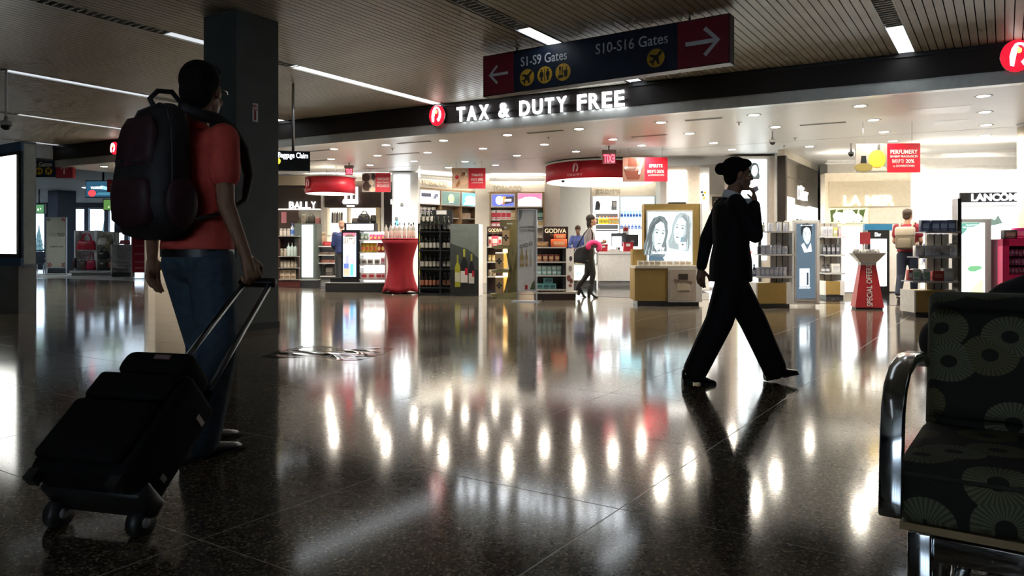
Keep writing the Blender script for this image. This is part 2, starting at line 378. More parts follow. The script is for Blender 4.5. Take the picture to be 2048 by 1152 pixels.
# ---- walls of the shop
def wallpx(name, x0, Y0, x1, Y1, m, z0=0., z1=ZC, th=.15):
    a = Vector(((x0-CX)/F*Y0, Y0)); b = Vector(((x1-CX)/F*Y1, Y1)); d = b-a; rz = math.atan2(d.y, d.x)
    return struct(name, B(0, d.length, 0, th, z0, z1), m, None, Fr((a.x, a.y), rz))
WARM = mat((.82, .77, .68), .5, 0, 0, .03)
wallpx('wall_bally', 300, 22.4, 790, 22.4, WARM)
wallpx('wall_shop_end', 310, 18.5, 300, 22.4, WARM)
wallpx('wall_tobacco_side', 834, 22.15, 962, 23.75, WARM)
wallpx('wall_tobacco_return', 783, 22.9, 838, 22.9, WARM)
wallpx('wall_tobacco_back', 950, 22.6, 1120, 22.6, WARM)
wallpx('wall_cash', 1110, 24.2, 1420, 22.6, WARM)
wallpx('wall_middle', 1400, 19.5, 1585, 18.6, WARM)
wallpx('wall_dior_side', 1640, 19.6, 1662, 19.0, WARM)
wallpx('wall_perfume', 1655, 18.6, 1842, 17.4, WARM)
wallpx('wall_lancome', 1838, 17.4, 2300, 15.2, WARM)

# ---- cove lights added along the wall heads to brighten the shop ceiling
def fill(px, Y, rz, L, z, lab, k=1.):
    t = thing('fill_light', lab, 'light', Fr(((px-CX)/F*Y, Y), rz, z), 'cove lights added over the wall units')
    part(t, 'trough', B(-L/2, L/2, -.06, .06, -.05, -.02).box(-L/2, L/2, -.06, -.05, -.02, .03), WHITE); part(t, 'tube', B(-L/2+.02, L/2-.02, -.02, .02, -.018, .0), glow((1, .92, .8), 4))
    A = bpy.data.lights.new('fill_beam', 'AREA'); A.shape = 'RECTANGLE'; A.size = L; A.size_y = .08; A.energy = FILL_W*L*k; A.color = (1, .92, .8)
    o = bpy.data.objects.new('fill_beam', A); C.objects.link(o); o.parent = t; o.location = (0, 0, .012); o.rotation_euler = (pi, 0, 0)
FILL_W = 20.
fill(897, 21.75, R(40), 2.0, 3.06, 'cove light added above the angled tobacco unit'); fill(1034, 21.9, 0, 1.6, 3.06, 'cove light added above the frontal tobacco unit'); fill(1250, 21.7, R(0), 1.8, 3.05, 'cove light added above the spirits unit')
fill(700, 21.6, 0, 2.2, 3.1, 'cove light added above the dark boutique fronts'); fill(1740, 16.9, R(-7), 1.9, 2.98, 'cove light added above the cream sign bay', .2); fill(1945, 15.2, R(-10), 2.0, 2.9, 'cove light added above the white brand bay', .2)
# ================================================================= SIGNS
def ft(px):                                             # shop-front coordinate and depth under a pixel column
    k = (px-CX)/F; t = (k*FO.y-FO.x)/(FE.x-k*FE.y); return t, FO.y+t*FE.y
def fz(px, py): return H+(HY-py)/F*ft(px)[1]
LETTER = glow((.9, .95, 1), LETTER_E)
def facade_text(s, px0, px1, z0, z1, lab):
    t0 = ft(px0)[0]; t1 = ft(px1)[0]; w = s.split(' ')
    fr = Fr(fac(t0, 0), FA)
    t = thing('illuminated_letters', lab, 'sign', fr)
    L = t1-t0; tot = len(s); x = 0
    # word by word, letter by letter so each lit letter is a part
    adv = {'T': .9, 'A': 1.05, 'X': 1.05, '&': 1.15, 'D': 1.05, 'U': 1.02, 'Y': 1.0, 'F': .86, 'R': 1.0, 'E': .9, ' ': .62}
    tw = sum(adv[c] for c in s); gap = .22
    for c in s:
        w_ = adv[c]*L/tw
        if c != ' ': txt(t, 'letter', c, x+w_*gap/2, x+w_*(1-gap/2), z0, z1, -.03, LETTER, .025, .02)
        x += w_
    part(t, 'mounting_rail', B(0, L, -.03, 0, z0+.1, z0+.13), BLACK)
    return t
facade_text('TAX & DUTY FREE', 914, 1253, 3.365, 3.633, 'large glowing white TAX & DUTY FREE letters on the black soffit')
facade_text('TAX & DUTY FREE', 252, 540, 3.383, 3.65, 'glowing white letters behind the man\'s backpack on the black soffit')
REDGLOW = mat((.6, .01, .03), .3, 0, .75, .05); PINKG = glow((1, .9, .86), 2.2); WARMG = glow((1, .6, .15), 1.2)
def swoosh(par, cx, cz, r, y, m, m2=None, name='emblem_stroke'):
    # a leaf shaped letter d: bold right arc and a slim left stroke
    o = [(cx+.78*r*math.cos(a)*.8+.12*r, cz+.86*r*math.sin(a)) for a in [R(d) for d in range(115, -76, -12)]]
    i = [(cx+.42*r*math.cos(a)*.8+.16*r, cz+.1*r+.6*r*math.sin(a)) for a in [R(d) for d in range(-80, 111, 12)]]
    poly(par, name, o+i, y, m, .008)
    poly(par, name, [(cx-.12*r, cz+.8*r), (cx-.34*r, cz+.45*r), (cx-.46*r, cz-.1*r), (cx-.42*r, cz-.72*r), (cx-.2*r, cz-.8*r), (cx-.12*r, cz-.3*r), (cx-.02*r, cz+.2*r), (cx+.1*r, cz+.55*r)], y, m, .008)
    if m2: poly(par, 'emblem_spark', disc(cx+.12*r, cz+.3*r, .16*r, .2*r, 12), y-.001, m2, .009)
def logo(px, py, r, lab):
    t0, Y = ft(px); fr = Fr(fac(t0, 0), FA, fz(px, py))
    t = thing('round_emblem', lab, 'sign', fr)
    mb = MB()
    for a, b in ((r*1.03, 0), (r*1.05, -.05), (r, -.09)): pass
    prof = [(r*1.04, 0), (r*1.05, -.07), (r, -.09), (r*.8, -.115), (r*.45, -.13), (.02, -.133)]
    part(t, 'disc', MB().loft([[(q*math.cos(2*pi*i/32)*.94, y, q*1.08*math.sin(2*pi*i/32)) for i in range(32)] for q, y in prof][::1]), REDGLOW)
    part(t, 'rim', MB().loft([[(q*math.cos(2*pi*i/32)*.94, y, q*1.08*math.sin(2*pi*i/32)) for i in range(32)] for q, y in ((r*1.07, 0), (r*1.08, -.06), (r*1.05, -.065))]), CHROME)
    swoosh(t, 0, 0, r*.98, -.128, PINKG, WARMG)
logo(878, 232, .176, 'glowing red round emblem left of the TAX & DUTY FREE letters')
logo(2032, 114, .19, 'glowing red round emblem cut by the right picture edge')
logo(234, 297, .14, 'small pinkish glowing emblem left of the man\'s backpack')
# ---- hall gate signs
def icon_plane(par, cx, cz, r, y, m):
    poly(par, 'plane_pictogram', [(cx+a*r, cz+b*r) for a, b in ((.72, .72), (.5, .68), (.1, .3), (-.62, .44), (-.72, .3), (-.2, .02), (-.42, -.26), (-.68, -.22), (-.76, -.34), (-.46, -.46), (-.34, -.76), (-.22, -.68), (-.26, -.42), (.02, -.2), (.3, -.72), (.44, -.62), (.3, .1), (.68, .5))], y, m)
def icon_wc(par, cx, cz, r, y, m):
    for sx, dress in ((-.42, 1), (.42, 0)):
        poly(par, 'figure_pictogram', disc(cx+sx*r, cz+.55*r, .12*r, n=10), y, m)
        w = .3 if dress else .18
        poly(par, 'figure_pictogram', [(cx+sx*r+a*r, cz+b*r) for a, b in ((-.2, .38), (.2, .38), (.26, -.02), (w if dress else .14, -.2), (.12, -.22), (.1, -.66), (-.1, -.66), (-.12, -.22), (-w if dress else -.14, -.2), (-.26, -.02))], y, m)
    poly(par, 'divider_pictogram', [(cx-.04*r, cz-.7*r), (cx+.04*r, cz-.7*r), (cx+.04*r, cz+.7*r), (cx-.04*r, cz+.7*r)], y, m)
def icon_food(par, cx, cz, r, y, m):
    poly(par, 'cup_pictogram', [(cx+a*r, cz+b*r) for a, b in ((.1, .2), (.62, .2), (.54, -.55), (.2, -.55))], y, m)
    poly(par, 'straw_pictogram', [(cx+a*r, cz+b*r) for a, b in ((.34, .2), (.42, .2), (.58, .58), (.5, .6))], y, m)
    poly(par, 'fork_pictogram', [(cx+a*r, cz+b*r) for a, b in ((-.52, .68), (-.28, .68), (-.3, .3), (-.37, .24), (-.36, -.16), (-.44, -.16), (-.43, .24), (-.5, .3))], y, m)
    poly(par, 'knife_pictogram', [(cx+a*r, cz+b*r) for a, b in ((-.14, .68), (-.02, .6), (-.04, .1), (-.08, -.16), (-.14, -.16))], y, m)
    poly(par, 'burger_pictogram', [(cx+a*r, cz+b*r) for a, b in ((-.62, -.3), (0, -.3), (.02, -.42), (.02, -.6), (-.64, -.6), (-.64, -.42))], y, m)
def arrow(par, cx, cz, L, ang, y, m):
    c, s = math.cos(ang), math.sin(ang)
    def q(pts): return [(cx+L*(c*a-s*b), cz+L*(s*a+c*b)) for a, b in pts]
    w = .075
    poly(par, 'arrow', q([(-.62, -w), (.38, -w), (.02, -.42), (.12, -.52), (.62, 0), (.12, .52), (.02, .42), (.38, w), (-.62, w)]), y, m)
SIGNB = mat((.012, .022, .045), .4); SIGNW = mat((.62, .64, .66), .5); SIGNY = mat((.62, .36, .03), .5); SIGNR = mat((.2, .016, .03), .45)
def gate_sign():
    L = 3.48; a = at(968, 150, 10.6); h0, h1 = 3.13, 3.68
    t = thing('hanging_gate_sign', 'long hanging airport sign reading S1-S9 Gates and S10-S16 Gates', 'sign', Fr((a.x, a.y), RA))
    part(t, 'panel', B(0, L, 0, .16, h0, h1), SIGNB)
    part(t, 'edge_frame', B(-.012, L+.012, -.004, .164, h1, h1+.012).box(-.012, L+.012, -.004, .164, h0-.012, h0).box(-.012, 0, -.004, .164, h0, h1).box(L, L+.012, -.004, .164, h0, h1), BLACK)
    part(t, 'red_field', B(0, .5, -.005, 0, h0, h1), SIGNR); part(t, 'red_field', B(L-.62, L, -.005, 0, h0, h1), SIGNR)
    arrow(t, .25, (h0+h1)/2, .26, pi, -.006, SIGNW); arrow(t, L-.31, (h0+h1)/2, .34, 0, -.006, SIGNW)
    txt(t, 'lettering', 'S1-S9 Gates', .62, 1.34, h0+.33, h0+.46, -.002, SIGNW, .003, .006)
    txt(t, 'lettering', 'S10-S16 Gates', 1.76, 2.74, h0+.33, h0+.465, -.002, SIGNW, .003, .006)
    for x, f in ((.72, icon_plane), (1.0, icon_wc), (1.28, icon_food), (2.58, icon_plane)):
        poly(t, 'icon_disc', disc(x, h0+.17, .115), -.001, SIGNY); f(t, x, h0+.17, .115, -.005, mat((.02, .02, .02), .5))
    for x in (.5, L-.5): part(t, 'hanger', MB().cyl((x, .08, h1), (x, .08, ZM), .014), STEEL)
gate_sign()
def gate_sign2():
    P = PX(104, 20); t = thing('hanging_gate_sign', 'small distant sign reading -S6 Gates with upward arrow on red', 'sign', Fr(P.o, R(-4)))
    part(t, 'panel', P.bx(40, 112, 0, .12, 322, 354), SIGNB); part(t, 'red_field', P.bx(112, 147, 0, .12, 322, 356), mat((.3, .03, .045), .5))
    arrow(t, P.x(129.5), P.z(339), .2, pi/2, -.002, WHITE)
    txt(t, 'lettering', 'S1-S6 Gates', P.x(45), P.x(104), P.z(333), P.z(324), 0, WHITE, .004, .01)
    for x, f in ((57, icon_plane), (77, icon_wc), (97, icon_plane)):
        poly(t, 'icon_disc', disc(P.x(x), P.z(342), .1, n=16), 0, YEL); f(t, P.x(x), P.z(342), .1, -.004, BLACK)
    for px in (50, 138): part(t, 'hanger', MB().cyl((P.x(px), .06, P.z(322)), (P.x(px), .06, ZM), .015, n=8), STEEL)
gate_sign2()
P = PX(590, 12.5); t = thing('baggage_sign', 'black hanging sign reading Baggage Claim beside the column', 'sign', Fr(P.o, R(14)))
part(t, 'panel', P.bx(545, 619, 0, .12, 302, 342), mat((.012, .013, .014), .4)); part(t, 'hanger', MB().cyl((P.x(586), .06, P.z(302)), (P.x(586), .06, ZM), .022), STEEL)
txt(t, 'lettering', 'Baggage Claim', P.x(558), P.x(615), P.z(319.5), P.z(305), -.001, glow((.95, .97, 1), 1.2), .004, .012)
poly(t, 'icon_disc', disc(P.x(556), P.z(323), .055), -.001, glow((.9, .75, .05), .8))
# ---- promotional boards hung under the shop ceiling
def banner(px0, px1, y0, y1, Y, split, lines, lab, art, rz=0.):
    P = PX((px0+px1)/2, Y); t = thing('hanging_board', lab, 'sign', Fr(P.o, rz))
    part(t, 'board', P.bx(px0, px1, 0, .03, y0, y1), mat((.3, .3, .3), .5))
    part(t, 'red_field', P.bx(split, px1, -.006, 0, y0, y1), mat((.55, .012, .03), .4))
    part(t, 'picture_field', P.bx(px0, split, -.006, 0, y0, y1), art[0])
    for nm, pts, m in art[1]: poly(t, nm, [(P.x(px0+a*(split-px0)), P.z(y1-b*(y1-y0))) for a, b in pts], -.006, m)
    for s, a, b, c, d, w in lines: txt(t, 'lettering', s, P.x(split+a*(px1-split)), P.x(split+b*(px1-split)), P.z(y0+d*(y1-y0)), P.z(y0+c*(y1-y0)), -.006, WHITE, .003, w)
    for q in (.12, .88):
        x = P.x(px0+q*(px1-px0)); part(t, 'wire', MB().cyl((x, .015, P.z(y0)), (x, .015, ZC), .004, n=6), STEEL)
def el(cx, cz, rx, rz, n=16): return disc(cx, cz, rx, rz, n)
CHOC = mat((.05, .025, .015), .4); IVORY = mat((.7, .6, .45), .5)
banner(724, 781, 346, 384, 20.5, 751, [('CHOCOLATE', .1, .92, .24, .38, .01), ('NEW TRAVEL', .1, .92, .46, .54, 0), ('PACKAGINGS', .1, .92, .6, .74, .01)], 'hanging board with dark truffles and CHOCOLATE lettering',
       (mat((.35, .3, .27), .5), [('truffle', el(.3, .75, .28, .22), CHOC), ('truffle', el(.35, .3, .32, .24), CHOC), ('truffle', el(.85, .8, .15, .2), CHOC), ('praline', el(.7, .5, .2, .16), IVORY), ('praline', el(.75, .15, .24, .15), IVORY)]))
banner(904, 971, 336, 377, 18.2, 937, [('TOBACCO', .18, .85, .28, .4, .02), ('SAVE UP TO', .15, .5, .5, .62, 0), ('30%', .55, .85, .5, .62, .02), ('vs DOWNTOWN', .18, .85, .68, .75, 0)], 'hanging board with a hand, cigars and TOBACCO lettering', 
       (mat((.55, .38, .26), .5), [('cigar', [(.2, .1), (.35, .05), (.85, .75), (.68, .85)], mat((.3, .12, .04), .5)), ('cigar_band', [(.62, .8), (.7, .88), (.92, .72), (.84, .62)], WHITE), ('finger', el(.7, .4, .3, .22), mat((.75, .5, .33), .5)), ('red_detail', el(.3, .55, .12, .1), RED)]))
banner(1246, 1335, 315, 363, 16.2, 1289, [('SPIRITS', .2, .78, .28, .42, .02), ('SAVE UP TO', .12, .5, .52, .65, 0), ('35%', .54, .84, .52, .65, .02), ('vs DOWNTOWN', .15, .84, .7, .77, 0)], 'hanging board with a bottle neck and SPIRITS lettering beside the curved red canopy',
       (mat((.16, .08, .06), .4), [('bottle_art', [(.25, .98), (.62, .98), (.66, .6), (.9, .55), (.75, .1), (.2, .1), (.05, .5), (.24, .6)], mat((.1, .03, .02), .3)), ('bottle_band', [(.08, .62), (.8, .62), (.85, .45), (.1, .45)], mat((.6, .5, .45), .4)), ('glint', [(.85, .95), (.95, .9), (.8, .3), (.7, .3)], WHITE)]), R(-3))
banner(1713, 1838, 287, 345, 13.0, 1774, [('PERFUMERY', .1, .92, .22, .37, .02), ('10 NEW FRAGRANCES', .1, .92, .41, .49, .01), ('SAVE UP TO', .15, .5, .55, .68, 0), ('20%', .56, .82, .55, .68, .02), ('vs DOWNTOWN', .18, .82, .74, .82, 0)], 'hanging board with yellow scent bottle and PERFUMERY lettering',
       (mat((.3, .28, .25), .5), [('scent_bottle_art', el(.68, .46, .28, .32), mat((.75, .52, .05), .3)), ('bottle_base', [(.5, .06), (1, .06), (.95, .2), (.52, .2)], mat((.6, .5, .4), .4)), ('nozzle', [(.68, .78), (.78, .78), (.78, .98), (.7, .98)], mat((.08, .08, .08), .4)), ('dark_bottle_art', el(.25, .18, .3, .15), mat((.25, .2, .06), .4)), ('dark_nozzle', [(.15, .32), (.35, .32), (.33, .58), (.18, .58)], BLACK)]), R(-4))
# ---- curved red canopies
def canopy(px, Yc, r, z0, z1, lab, lpx, lpy):
    t = thing('curved_canopy', lab, 'canopy', Fr(((px-CX)/F*Yc, Yc)))
    n = 64; ang = [2*pi*i/n for i in range(n)]
    def ring(q, z): return [(q*math.cos(a), q*math.sin(a), z) for a in ang]
    part(t, 'red_band', MB().loft([ring(r-.02, z0), ring(r, z0), ring(r, z1), ring(r-.02, z1)], True, False), RED)
    part(t, 'top_ring', MB().loft([ring(r-.03, z1), ring(r+.015, z1), ring(r+.015, z1+.04), ring(r-.03, z1+.04)]), WHITE)
    part(t, 'underside', MB().loft([ring(r-.25, z0-.005), ring(r-.03, z0-.005), ring(r-.005, z0+.02)], True, True), glow((1, .93, .88), .55, True))
    for a in (.4, 2, 3.6, 5.2): part(t, 'rod', MB().cyl(((r-.1)*math.cos(a), (r-.1)*math.sin(a), z1), ((r-.1)*math.cos(a), (r-.1)*math.sin(a), ZC), .012, n=6), STEEL)
    # emblem and name on the band
    P = PX(px, Yc-r); x = P.x(lpx); a = math.asin(max(-1, min(1, x/r))); e = bpy.data.objects.new('emblem', None)
    C.objects.link(e); e.parent = t; e.location = (r*math.sin(a), -r*math.cos(a)-.004, 0); e.rotation_euler = (0, 0, a)
    zc = (z0+z1)/2+.04; poly(e, 'emblem_disc', disc(0, zc, .13, .15), 0, CRIM, .02); swoosh(e, 0, zc, .12, -.02, mat((.75, .6, .58), .4))
    txt(e, 'lettering', 'DUFRY', -.2, .2, z0+.05, z0+.11, .0, mat((.6, .35, .35), .4), .006)
canopy(1200, 19.2, 1.39, 2.71, 3.12, 'wide curved red canopy over the cash desk', 1138, 335)
canopy(661, 20.2, .66, 2.5, 2.92, 'small curved red canopy in front of the dark boutique fronts', 624, 360)
def exit_sign(px0, px1, y0, y1, Y, lab):
    P = PX((px0+px1)/2, Y); t = thing('exit_sign', lab, 'sign', Fr(P.o, R(-6)))
    m = (y0*.72+y1*.28)
    part(t, 'housing', P.bx(px0, px1, -.03, .05, y0, m), mat((.25, .2, .2), .5)); part(t, 'stem', MB().cyl((0, 0, P.z(y0)), (0, 0, ZC), .02, n=8), STEEL)
    part(t, 'edge_lit_pane', P.bx(px0+1, px1-1, 0, .012, m, y1), mat((.3, .07, .09), .15, 0, .08, 0, 12, 0, .3))
    txt(t, 'lettering', 'EXIT', P.x(px0+3), P.x(px1-3), P.z(y1-2), P.z(m+1.5), -.001, glow((1, .06, .1), 2.6), .006, .02, flip=True)
exit_sign(1204, 1232, 300, 327, 16.0, 'red edge-lit exit sign, reversed lettering, above the wide canopy')
exit_sign(689, 707, 331, 350, 19.0, 'red edge-lit exit sign, above the small canopy')
# ---- ceiling cameras
def dome(p, r, lab, fr_z):
    t = thing('dome_camera', lab, 'camera', Fr((p.x, p.y), 0, p.z))
    part(t, 'housing', MB().lathe([(r*.3, r*1.5), (r*.35, r*.9), (r, r*.6), (r*1.05, 0), (r*.95, -.1*r)], n=18), mat((.3, .3, .29), .5))
    part(t, 'dome', MB().lathe([(r*.85, -.1*r), (r*.8, -.5*r), (r*.45, -.85*r), (.004, -.95*r)], n=18), mat((.01, .01, .012), .1))
    part(t, 'stem', MB().cyl((0, 0, r*1.4), (0, 0, fr_z-p.z), r*.22, n=8), LGREY)
dome(at(12, 250, 11.5), .085, 'grey dome camera hanging at the left picture edge', ZM)
dome(at(1545, 284, 14.1), .06, 'small dome camera under the shop ceiling right of the walking woman', ZC)
dome(at(1702, 308, 15.6), .06, 'small dome camera beside the perfume board', ZC)
dome(at(1126, 361, 18.6), .05, 'small dome camera under the wide curved canopy', 2.72)
# ================================================================= SHOP WALL UNITS
def rect(P, a, b, c, d): return [(P.x(a), P.z(d)), (P.x(b), P.z(d)), (P.x(b), P.z(c)), (P.x(a), P.z(c))]
# ---- dark boutique with slab letters
BRN = mat((.03, .019, .013), .5, 0, 0, .1, 3)
P = PX(600, 22.0); t = thing('dark_boutique_front', 'dark brown boutique front with lit slab letters BALLY', 'shop front', Fr(P.o))
part(t, 'header', P.bx(535, 642, 0, .3, 372, 418), BRN); part(t, 'ledge_light', P.bx(556, 641, -.02, .02, 418, 419.5), glow((1, .95, .85), 2.5))
part(t, 'cornice', P.bx(535, 648, -.05, .3, 351, 371), mat((.36, .31, .22), .5))
for i, c in enumerate('BALLY'): txt(t, 'letter', c, P.x(579+i*10.9), P.x(588.6+i*10.9), P.z(417), P.z(403.5), -.01, glow((.95, .96, 1), 2.2), .04, .012)
part(t, 'post', B(P.x(643), P.x(648), -.06, .3, 0, P.z(372)), WHITE); part(t, 'back_panel', B(P.x(556), P.x(642), .28, .3, 0, P.z(419)), mat((.7, .64, .52), .5))
part(t, 'side_panel', P.bx(556, 596, -.0, .06, 420, 470), mat((.07, .04, .03), .5)); part(t, 'display_shelf', P.bx(596, 642, 0, .28, 449, 452), WHITE); part(t, 'display_shelf', P.bx(596, 642, 0, .28, 480, 483), WHITE)
part(t, 'base_cabinet', B(P.x(556), P.x(642), 0, .28, 0, P.z(500)), mat((.3, .25, .2), .5)); part(t, 'framed_notice', P.bx(563, 573, -.02, 0, 424, 446), mat((.75, .3, .35), .5))
def bag(name, lab, cat, px0, px1, y0, y1, Y, m, grp=None, handle=True, rz=0., d=.14, kind=0, hh=None):
    P = PX((px0+px1)/2, Y); w = P.x(px1)-P.x(px0); zb = P.z(y1); zt = P.z(y0); hb = (zt-zb)*((hh if hh else .62) if handle else 1)
    t = thing(name, lab, cat, Fr(P.o, rz, zb), grp)
    if kind == 0: pts = [(-w/2, 0, .9), (-w*.48, hb*.3, 1), (-w*.44, hb*.8, .7), (-w*.4, hb, .4)]
    else: pts = [(-w*.44, 0, .8), (-w*.5, hb*.35, 1), (-w*.46, hb*.75, .85), (-w*.34, hb, .3)]
    rings = []
    for x, z, q in pts:
        rings.append([(-x*sx, y*d*q, z) for sx, y in ((1, -.4), (.85, -.5), (-.85, -.5), (-1, -.4), (-1, .4), (-.85, .5), (.85, .5), (1, .4))][::-1])
    bevel_me = MB().loft(rings).mesh('body'); part(t, 'body', bevel_me, m)
    part(t, 'clasp', B(-.02*w/.3, .02*w/.3, -d*.52, -d*.3, hb*.66, hb*.78), GOLD)
    if handle:
        for y in (-d*.2, d*.2):
            part(t, 'handle', MB().tube([(-w*.22*math.cos(a)*1.1, y, hb*.95+(zt-zb-hb)*math.sin(a)) for a in [pi*i/10 for i in range(11)]], w*.025, 6), m)
    return t
DKBAG = mat((.06, .055, .05), .45); TANB = mat((.2, .12, .06), .5)
bag('travel_bag', 'olive bag at left on the lit shelf under the slab letters', 'bag', 596, 603, 435, 450, 21.95, mat((.12, .11, .07), .5), 'bags on the lit shelf')
bag('travel_bag', 'pale boot-shaped bag in the middle of the lit shelf under the slab letters', 'bag', 603, 613, 428, 449, 21.95, mat((.4, .37, .3), .5), 'bags on the lit shelf', False)
bag('travel_bag', 'dark tall bag at right on the lit shelf under the slab letters', 'bag', 616, 630, 426, 449, 21.95, mat((.09, .09, .075), .5), 'bags on the lit shelf', True, 0, .2, 1, .8)
bag('travel_bag', 'pink bag at the end of the lit shelf under the slab letters', 'bag', 631, 641, 435, 449, 21.95, mat((.5, .2, .2), .5), 'bags on the lit shelf', False)
# ---- second dark boutique with tall letters
P = PX(705, 21.8); t = thing('dark_boutique_front', 'dark brown boutique front with tall glowing strokes as lettering', 'shop front', Fr(P.o))
part(t, 'header', P.bx(649, 780, 0, .3, 362, 415), BRN); part(t, 'post', P.bx(763, 768, -.05, .3, 380, 568.2), WHITE)
part(t, 'post', P.bx(649, 655, -.03, .3, 415, 568.2), CREAM); part(t, 'post', P.bx(694, 698, -.03, .3, 415, 568.2), CREAM); part(t, 'post', P.bx(752, 760, -.03, .3, 415, 568.2), mat((.6, .5, .3), .5))
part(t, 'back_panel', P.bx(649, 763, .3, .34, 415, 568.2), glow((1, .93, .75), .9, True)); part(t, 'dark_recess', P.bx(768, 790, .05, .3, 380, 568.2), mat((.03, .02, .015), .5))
TB = glow((.95, .96, 1), 2.2)
for a, b, c, d in ((690, 694.5, 382, 408), (701.5, 705, 376, 402), (711.5, 716, 374, 408)): poly(t, 'letter_stroke', rect(P, a, b, c, d), -.01, TB, .05)
poly(t, 'letter_stroke', [(P.x(a), P.z(b)) for a, b in ((686, 402), (688, 399), (716, 399), (716, 407), (688, 408), (686, 406))], -.012, TB, .05)
poly(t, 'letter_stroke', rect(P, 694, 709, 411, 413.5), -.01, TB, .03); poly(t, 'letter_stroke', rect(P, 781, 784, 399, 408), .045, TB, .03)
part(t, 'display_shelf', P.bx(698, 752, 0, .3, 446, 450), WHITE); part(t, 'display_shelf', P.bx(655, 694, 0, .3, 470, 473), WHITE)
for i in range(5):
    Q = PX(664.5+i*4.6, 21.7); s = thing('hanging_scarf', 'striped scarf on the rail inside the boutique, %s from left' % nth(i), 'scarf', Fr(Q.o), 'scarves on the boutique rail')
    part(s, 'cloth', MB().prism([(-.028, Q.z(446)), (.022, Q.z(446)), (.03, Q.z(427)), (.012, Q.z(424)), (-.02, Q.z(427))], 0, .06), mat((.1, .09, .08), .6) if i % 2 == 0 else mat((.3, .28, .25), .6)); part(s, 'hook', MB().cyl((0, .03, Q.z(424)), (0, .03, Q.z(421)), .008, n=6), STEEL)
bag('travel_bag', 'large charcoal holdall in the tall-lettered boutique', 'bag', 717, 740, 421, 446, 21.7, CHAR, 'bags in the tall-lettered boutique', True, 0, .25, 1, .72)
bag('travel_bag', 'low dark bag left of the charcoal holdall', 'bag', 704, 717, 436, 446, 21.7, mat((.12, .11, .1), .5), 'bags in the tall-lettered boutique', False)
bag('travel_bag', 'black bag right of the charcoal holdall', 'bag', 741, 752, 430, 446, 21.7, BLACK, 'bags in the tall-lettered boutique', False)
# ---- white pillar light box BRANDS PRICES
P = PX(809, 20.9); t = thing('light_box_pillar', 'tall white light box reading BRANDS PRICES', 'light box', Fr(P.o))
part(t, 'casing', P.bx(784, 836, 0, .5, 345, 571), WHITE); part(t, 'lit_panel', P.bx(788, 819, -.02, 0, 350, 455), LITW)
for s, a, b, c, d in (('BRANDS', 793, 812, 375, 382), ('PRICES', 793, 812, 387, 394)): txt(t, 'lettering', s, P.x(a), P.x(b), P.z(d), P.z(c), -.021, glow((.25, .25, .3), .3), .003)
for x, y in ((804, 410), (793, 438)): poly(t, 'round_seal', disc(P.x(x), P.z(y), .055), -.021, INK); poly(t, 'seal_bar', [(P.x(x)-.045, P.z(y)-.008), (P.x(x)+.045, P.z(y)-.008), (P.x(x)+.045, P.z(y)+.008), (P.x(x)-.045, P.z(y)+.008)], -.024, WHITE)
poly(t, 'blue_bottle_print', rect(P, 791, 797, 441, 452), -.021, glow((.1, .4, .8), .8))
# ---- generic shelf goods
def carton_mesh(w, d, h):
    me = B(-w/2, w/2, -d/2, d/2, 0, h).mesh('carton'); return me
PROTO = {}
def carton(w, d, h, m, m2):
    k = ('c', round(w, 3), round(d, 3), round(h, 3), m, m2)
    if k not in PROTO:
        a = bevel(carton_mesh(w, d, h), min(w, h)*.03, 1); a.materials.append(m)
        b = B(-w*.36, w*.36, -d/2-.0015, -d/2, h*.3, h*.72).box(-w*.3, w*.3, -d/2-.0015, -d/2, h*.12, h*.18).mesh('label_print'); b.materials.append(m2); PROTO[k] = (a, [('label_print', b)])
    return PROTO[k]
def bottle(r, h, m, mc, ml, neck=.32, shoulder=.62):
    k = ('b', r, h, m, mc, ml, neck)
    if k not in PROTO:
        a = MB().lathe([(r*.9, 0), (r, h*.03), (r, h*shoulder), (r*.8, h*(shoulder+.07)), (r*neck, h*(shoulder+.16)), (r*neck, h*.9)], n=10).mesh('bottle'); a.materials.append(m)
        c = MB().lathe([(r*neck*1.15, h*.86), (r*neck*1.2, h*.99), (r*neck, h)], n=10).mesh('cap'); c.materials.append(mc)
        l = MB().lathe([(r*1.01, h*.15), (r*1.015, h*.16), (r*1.015, h*.48), (r*1.01, h*.49)], n=10).mesh('label'); l.materials.append(ml)
        PROTO[k] = (a, [('cap', c), ('label', l)])
    return PROTO[k]
def jar(r, h, m, mc):
    k = ('j', r, h, m, mc)
    if k not in PROTO:
        a = MB().lathe([(r*.9, 0), (r, h*.06), (r, h*.66), (r*.85, h*.74)], n=10).mesh('jar'); a.materials.append(m)
        c = MB().lathe([(r*.88, h*.74), (r*.9, h*.98), (r*.8, h)], n=10).mesh('lid'); c.materials.append(mc); PROTO[k] = (a, [('lid', c)])
    return PROTO[k]
def pouch(w, h, m, m2):
    k = ('p', w, h, m, m2)
    if k not in PROTO:
        a = MB().loft([[(x*w/2*q, y*.05*e, z*h) for x, y in ((-1, -.6), (-.5, -1), (.5, -1), (1, -.6), (1, .6), (.5, 1), (-.5, 1), (-1, .6))] for z, q, e in ((0, .85, .9), (.3, 1, 1), (.7, .95, .7), (.92, .96, .15), (1, 1, .1))]).mesh('pouch'); a.materials.append(m)
        b = MB().prism([(x*w*.3, h*(.4+z*.22)) for x, z in disc(0, 0, 1, n=12)], -.052, -.045).mesh('label_print'); b.materials.append(m2); PROTO[k] = (a, [('label_print', b)])
    return PROTO[k]
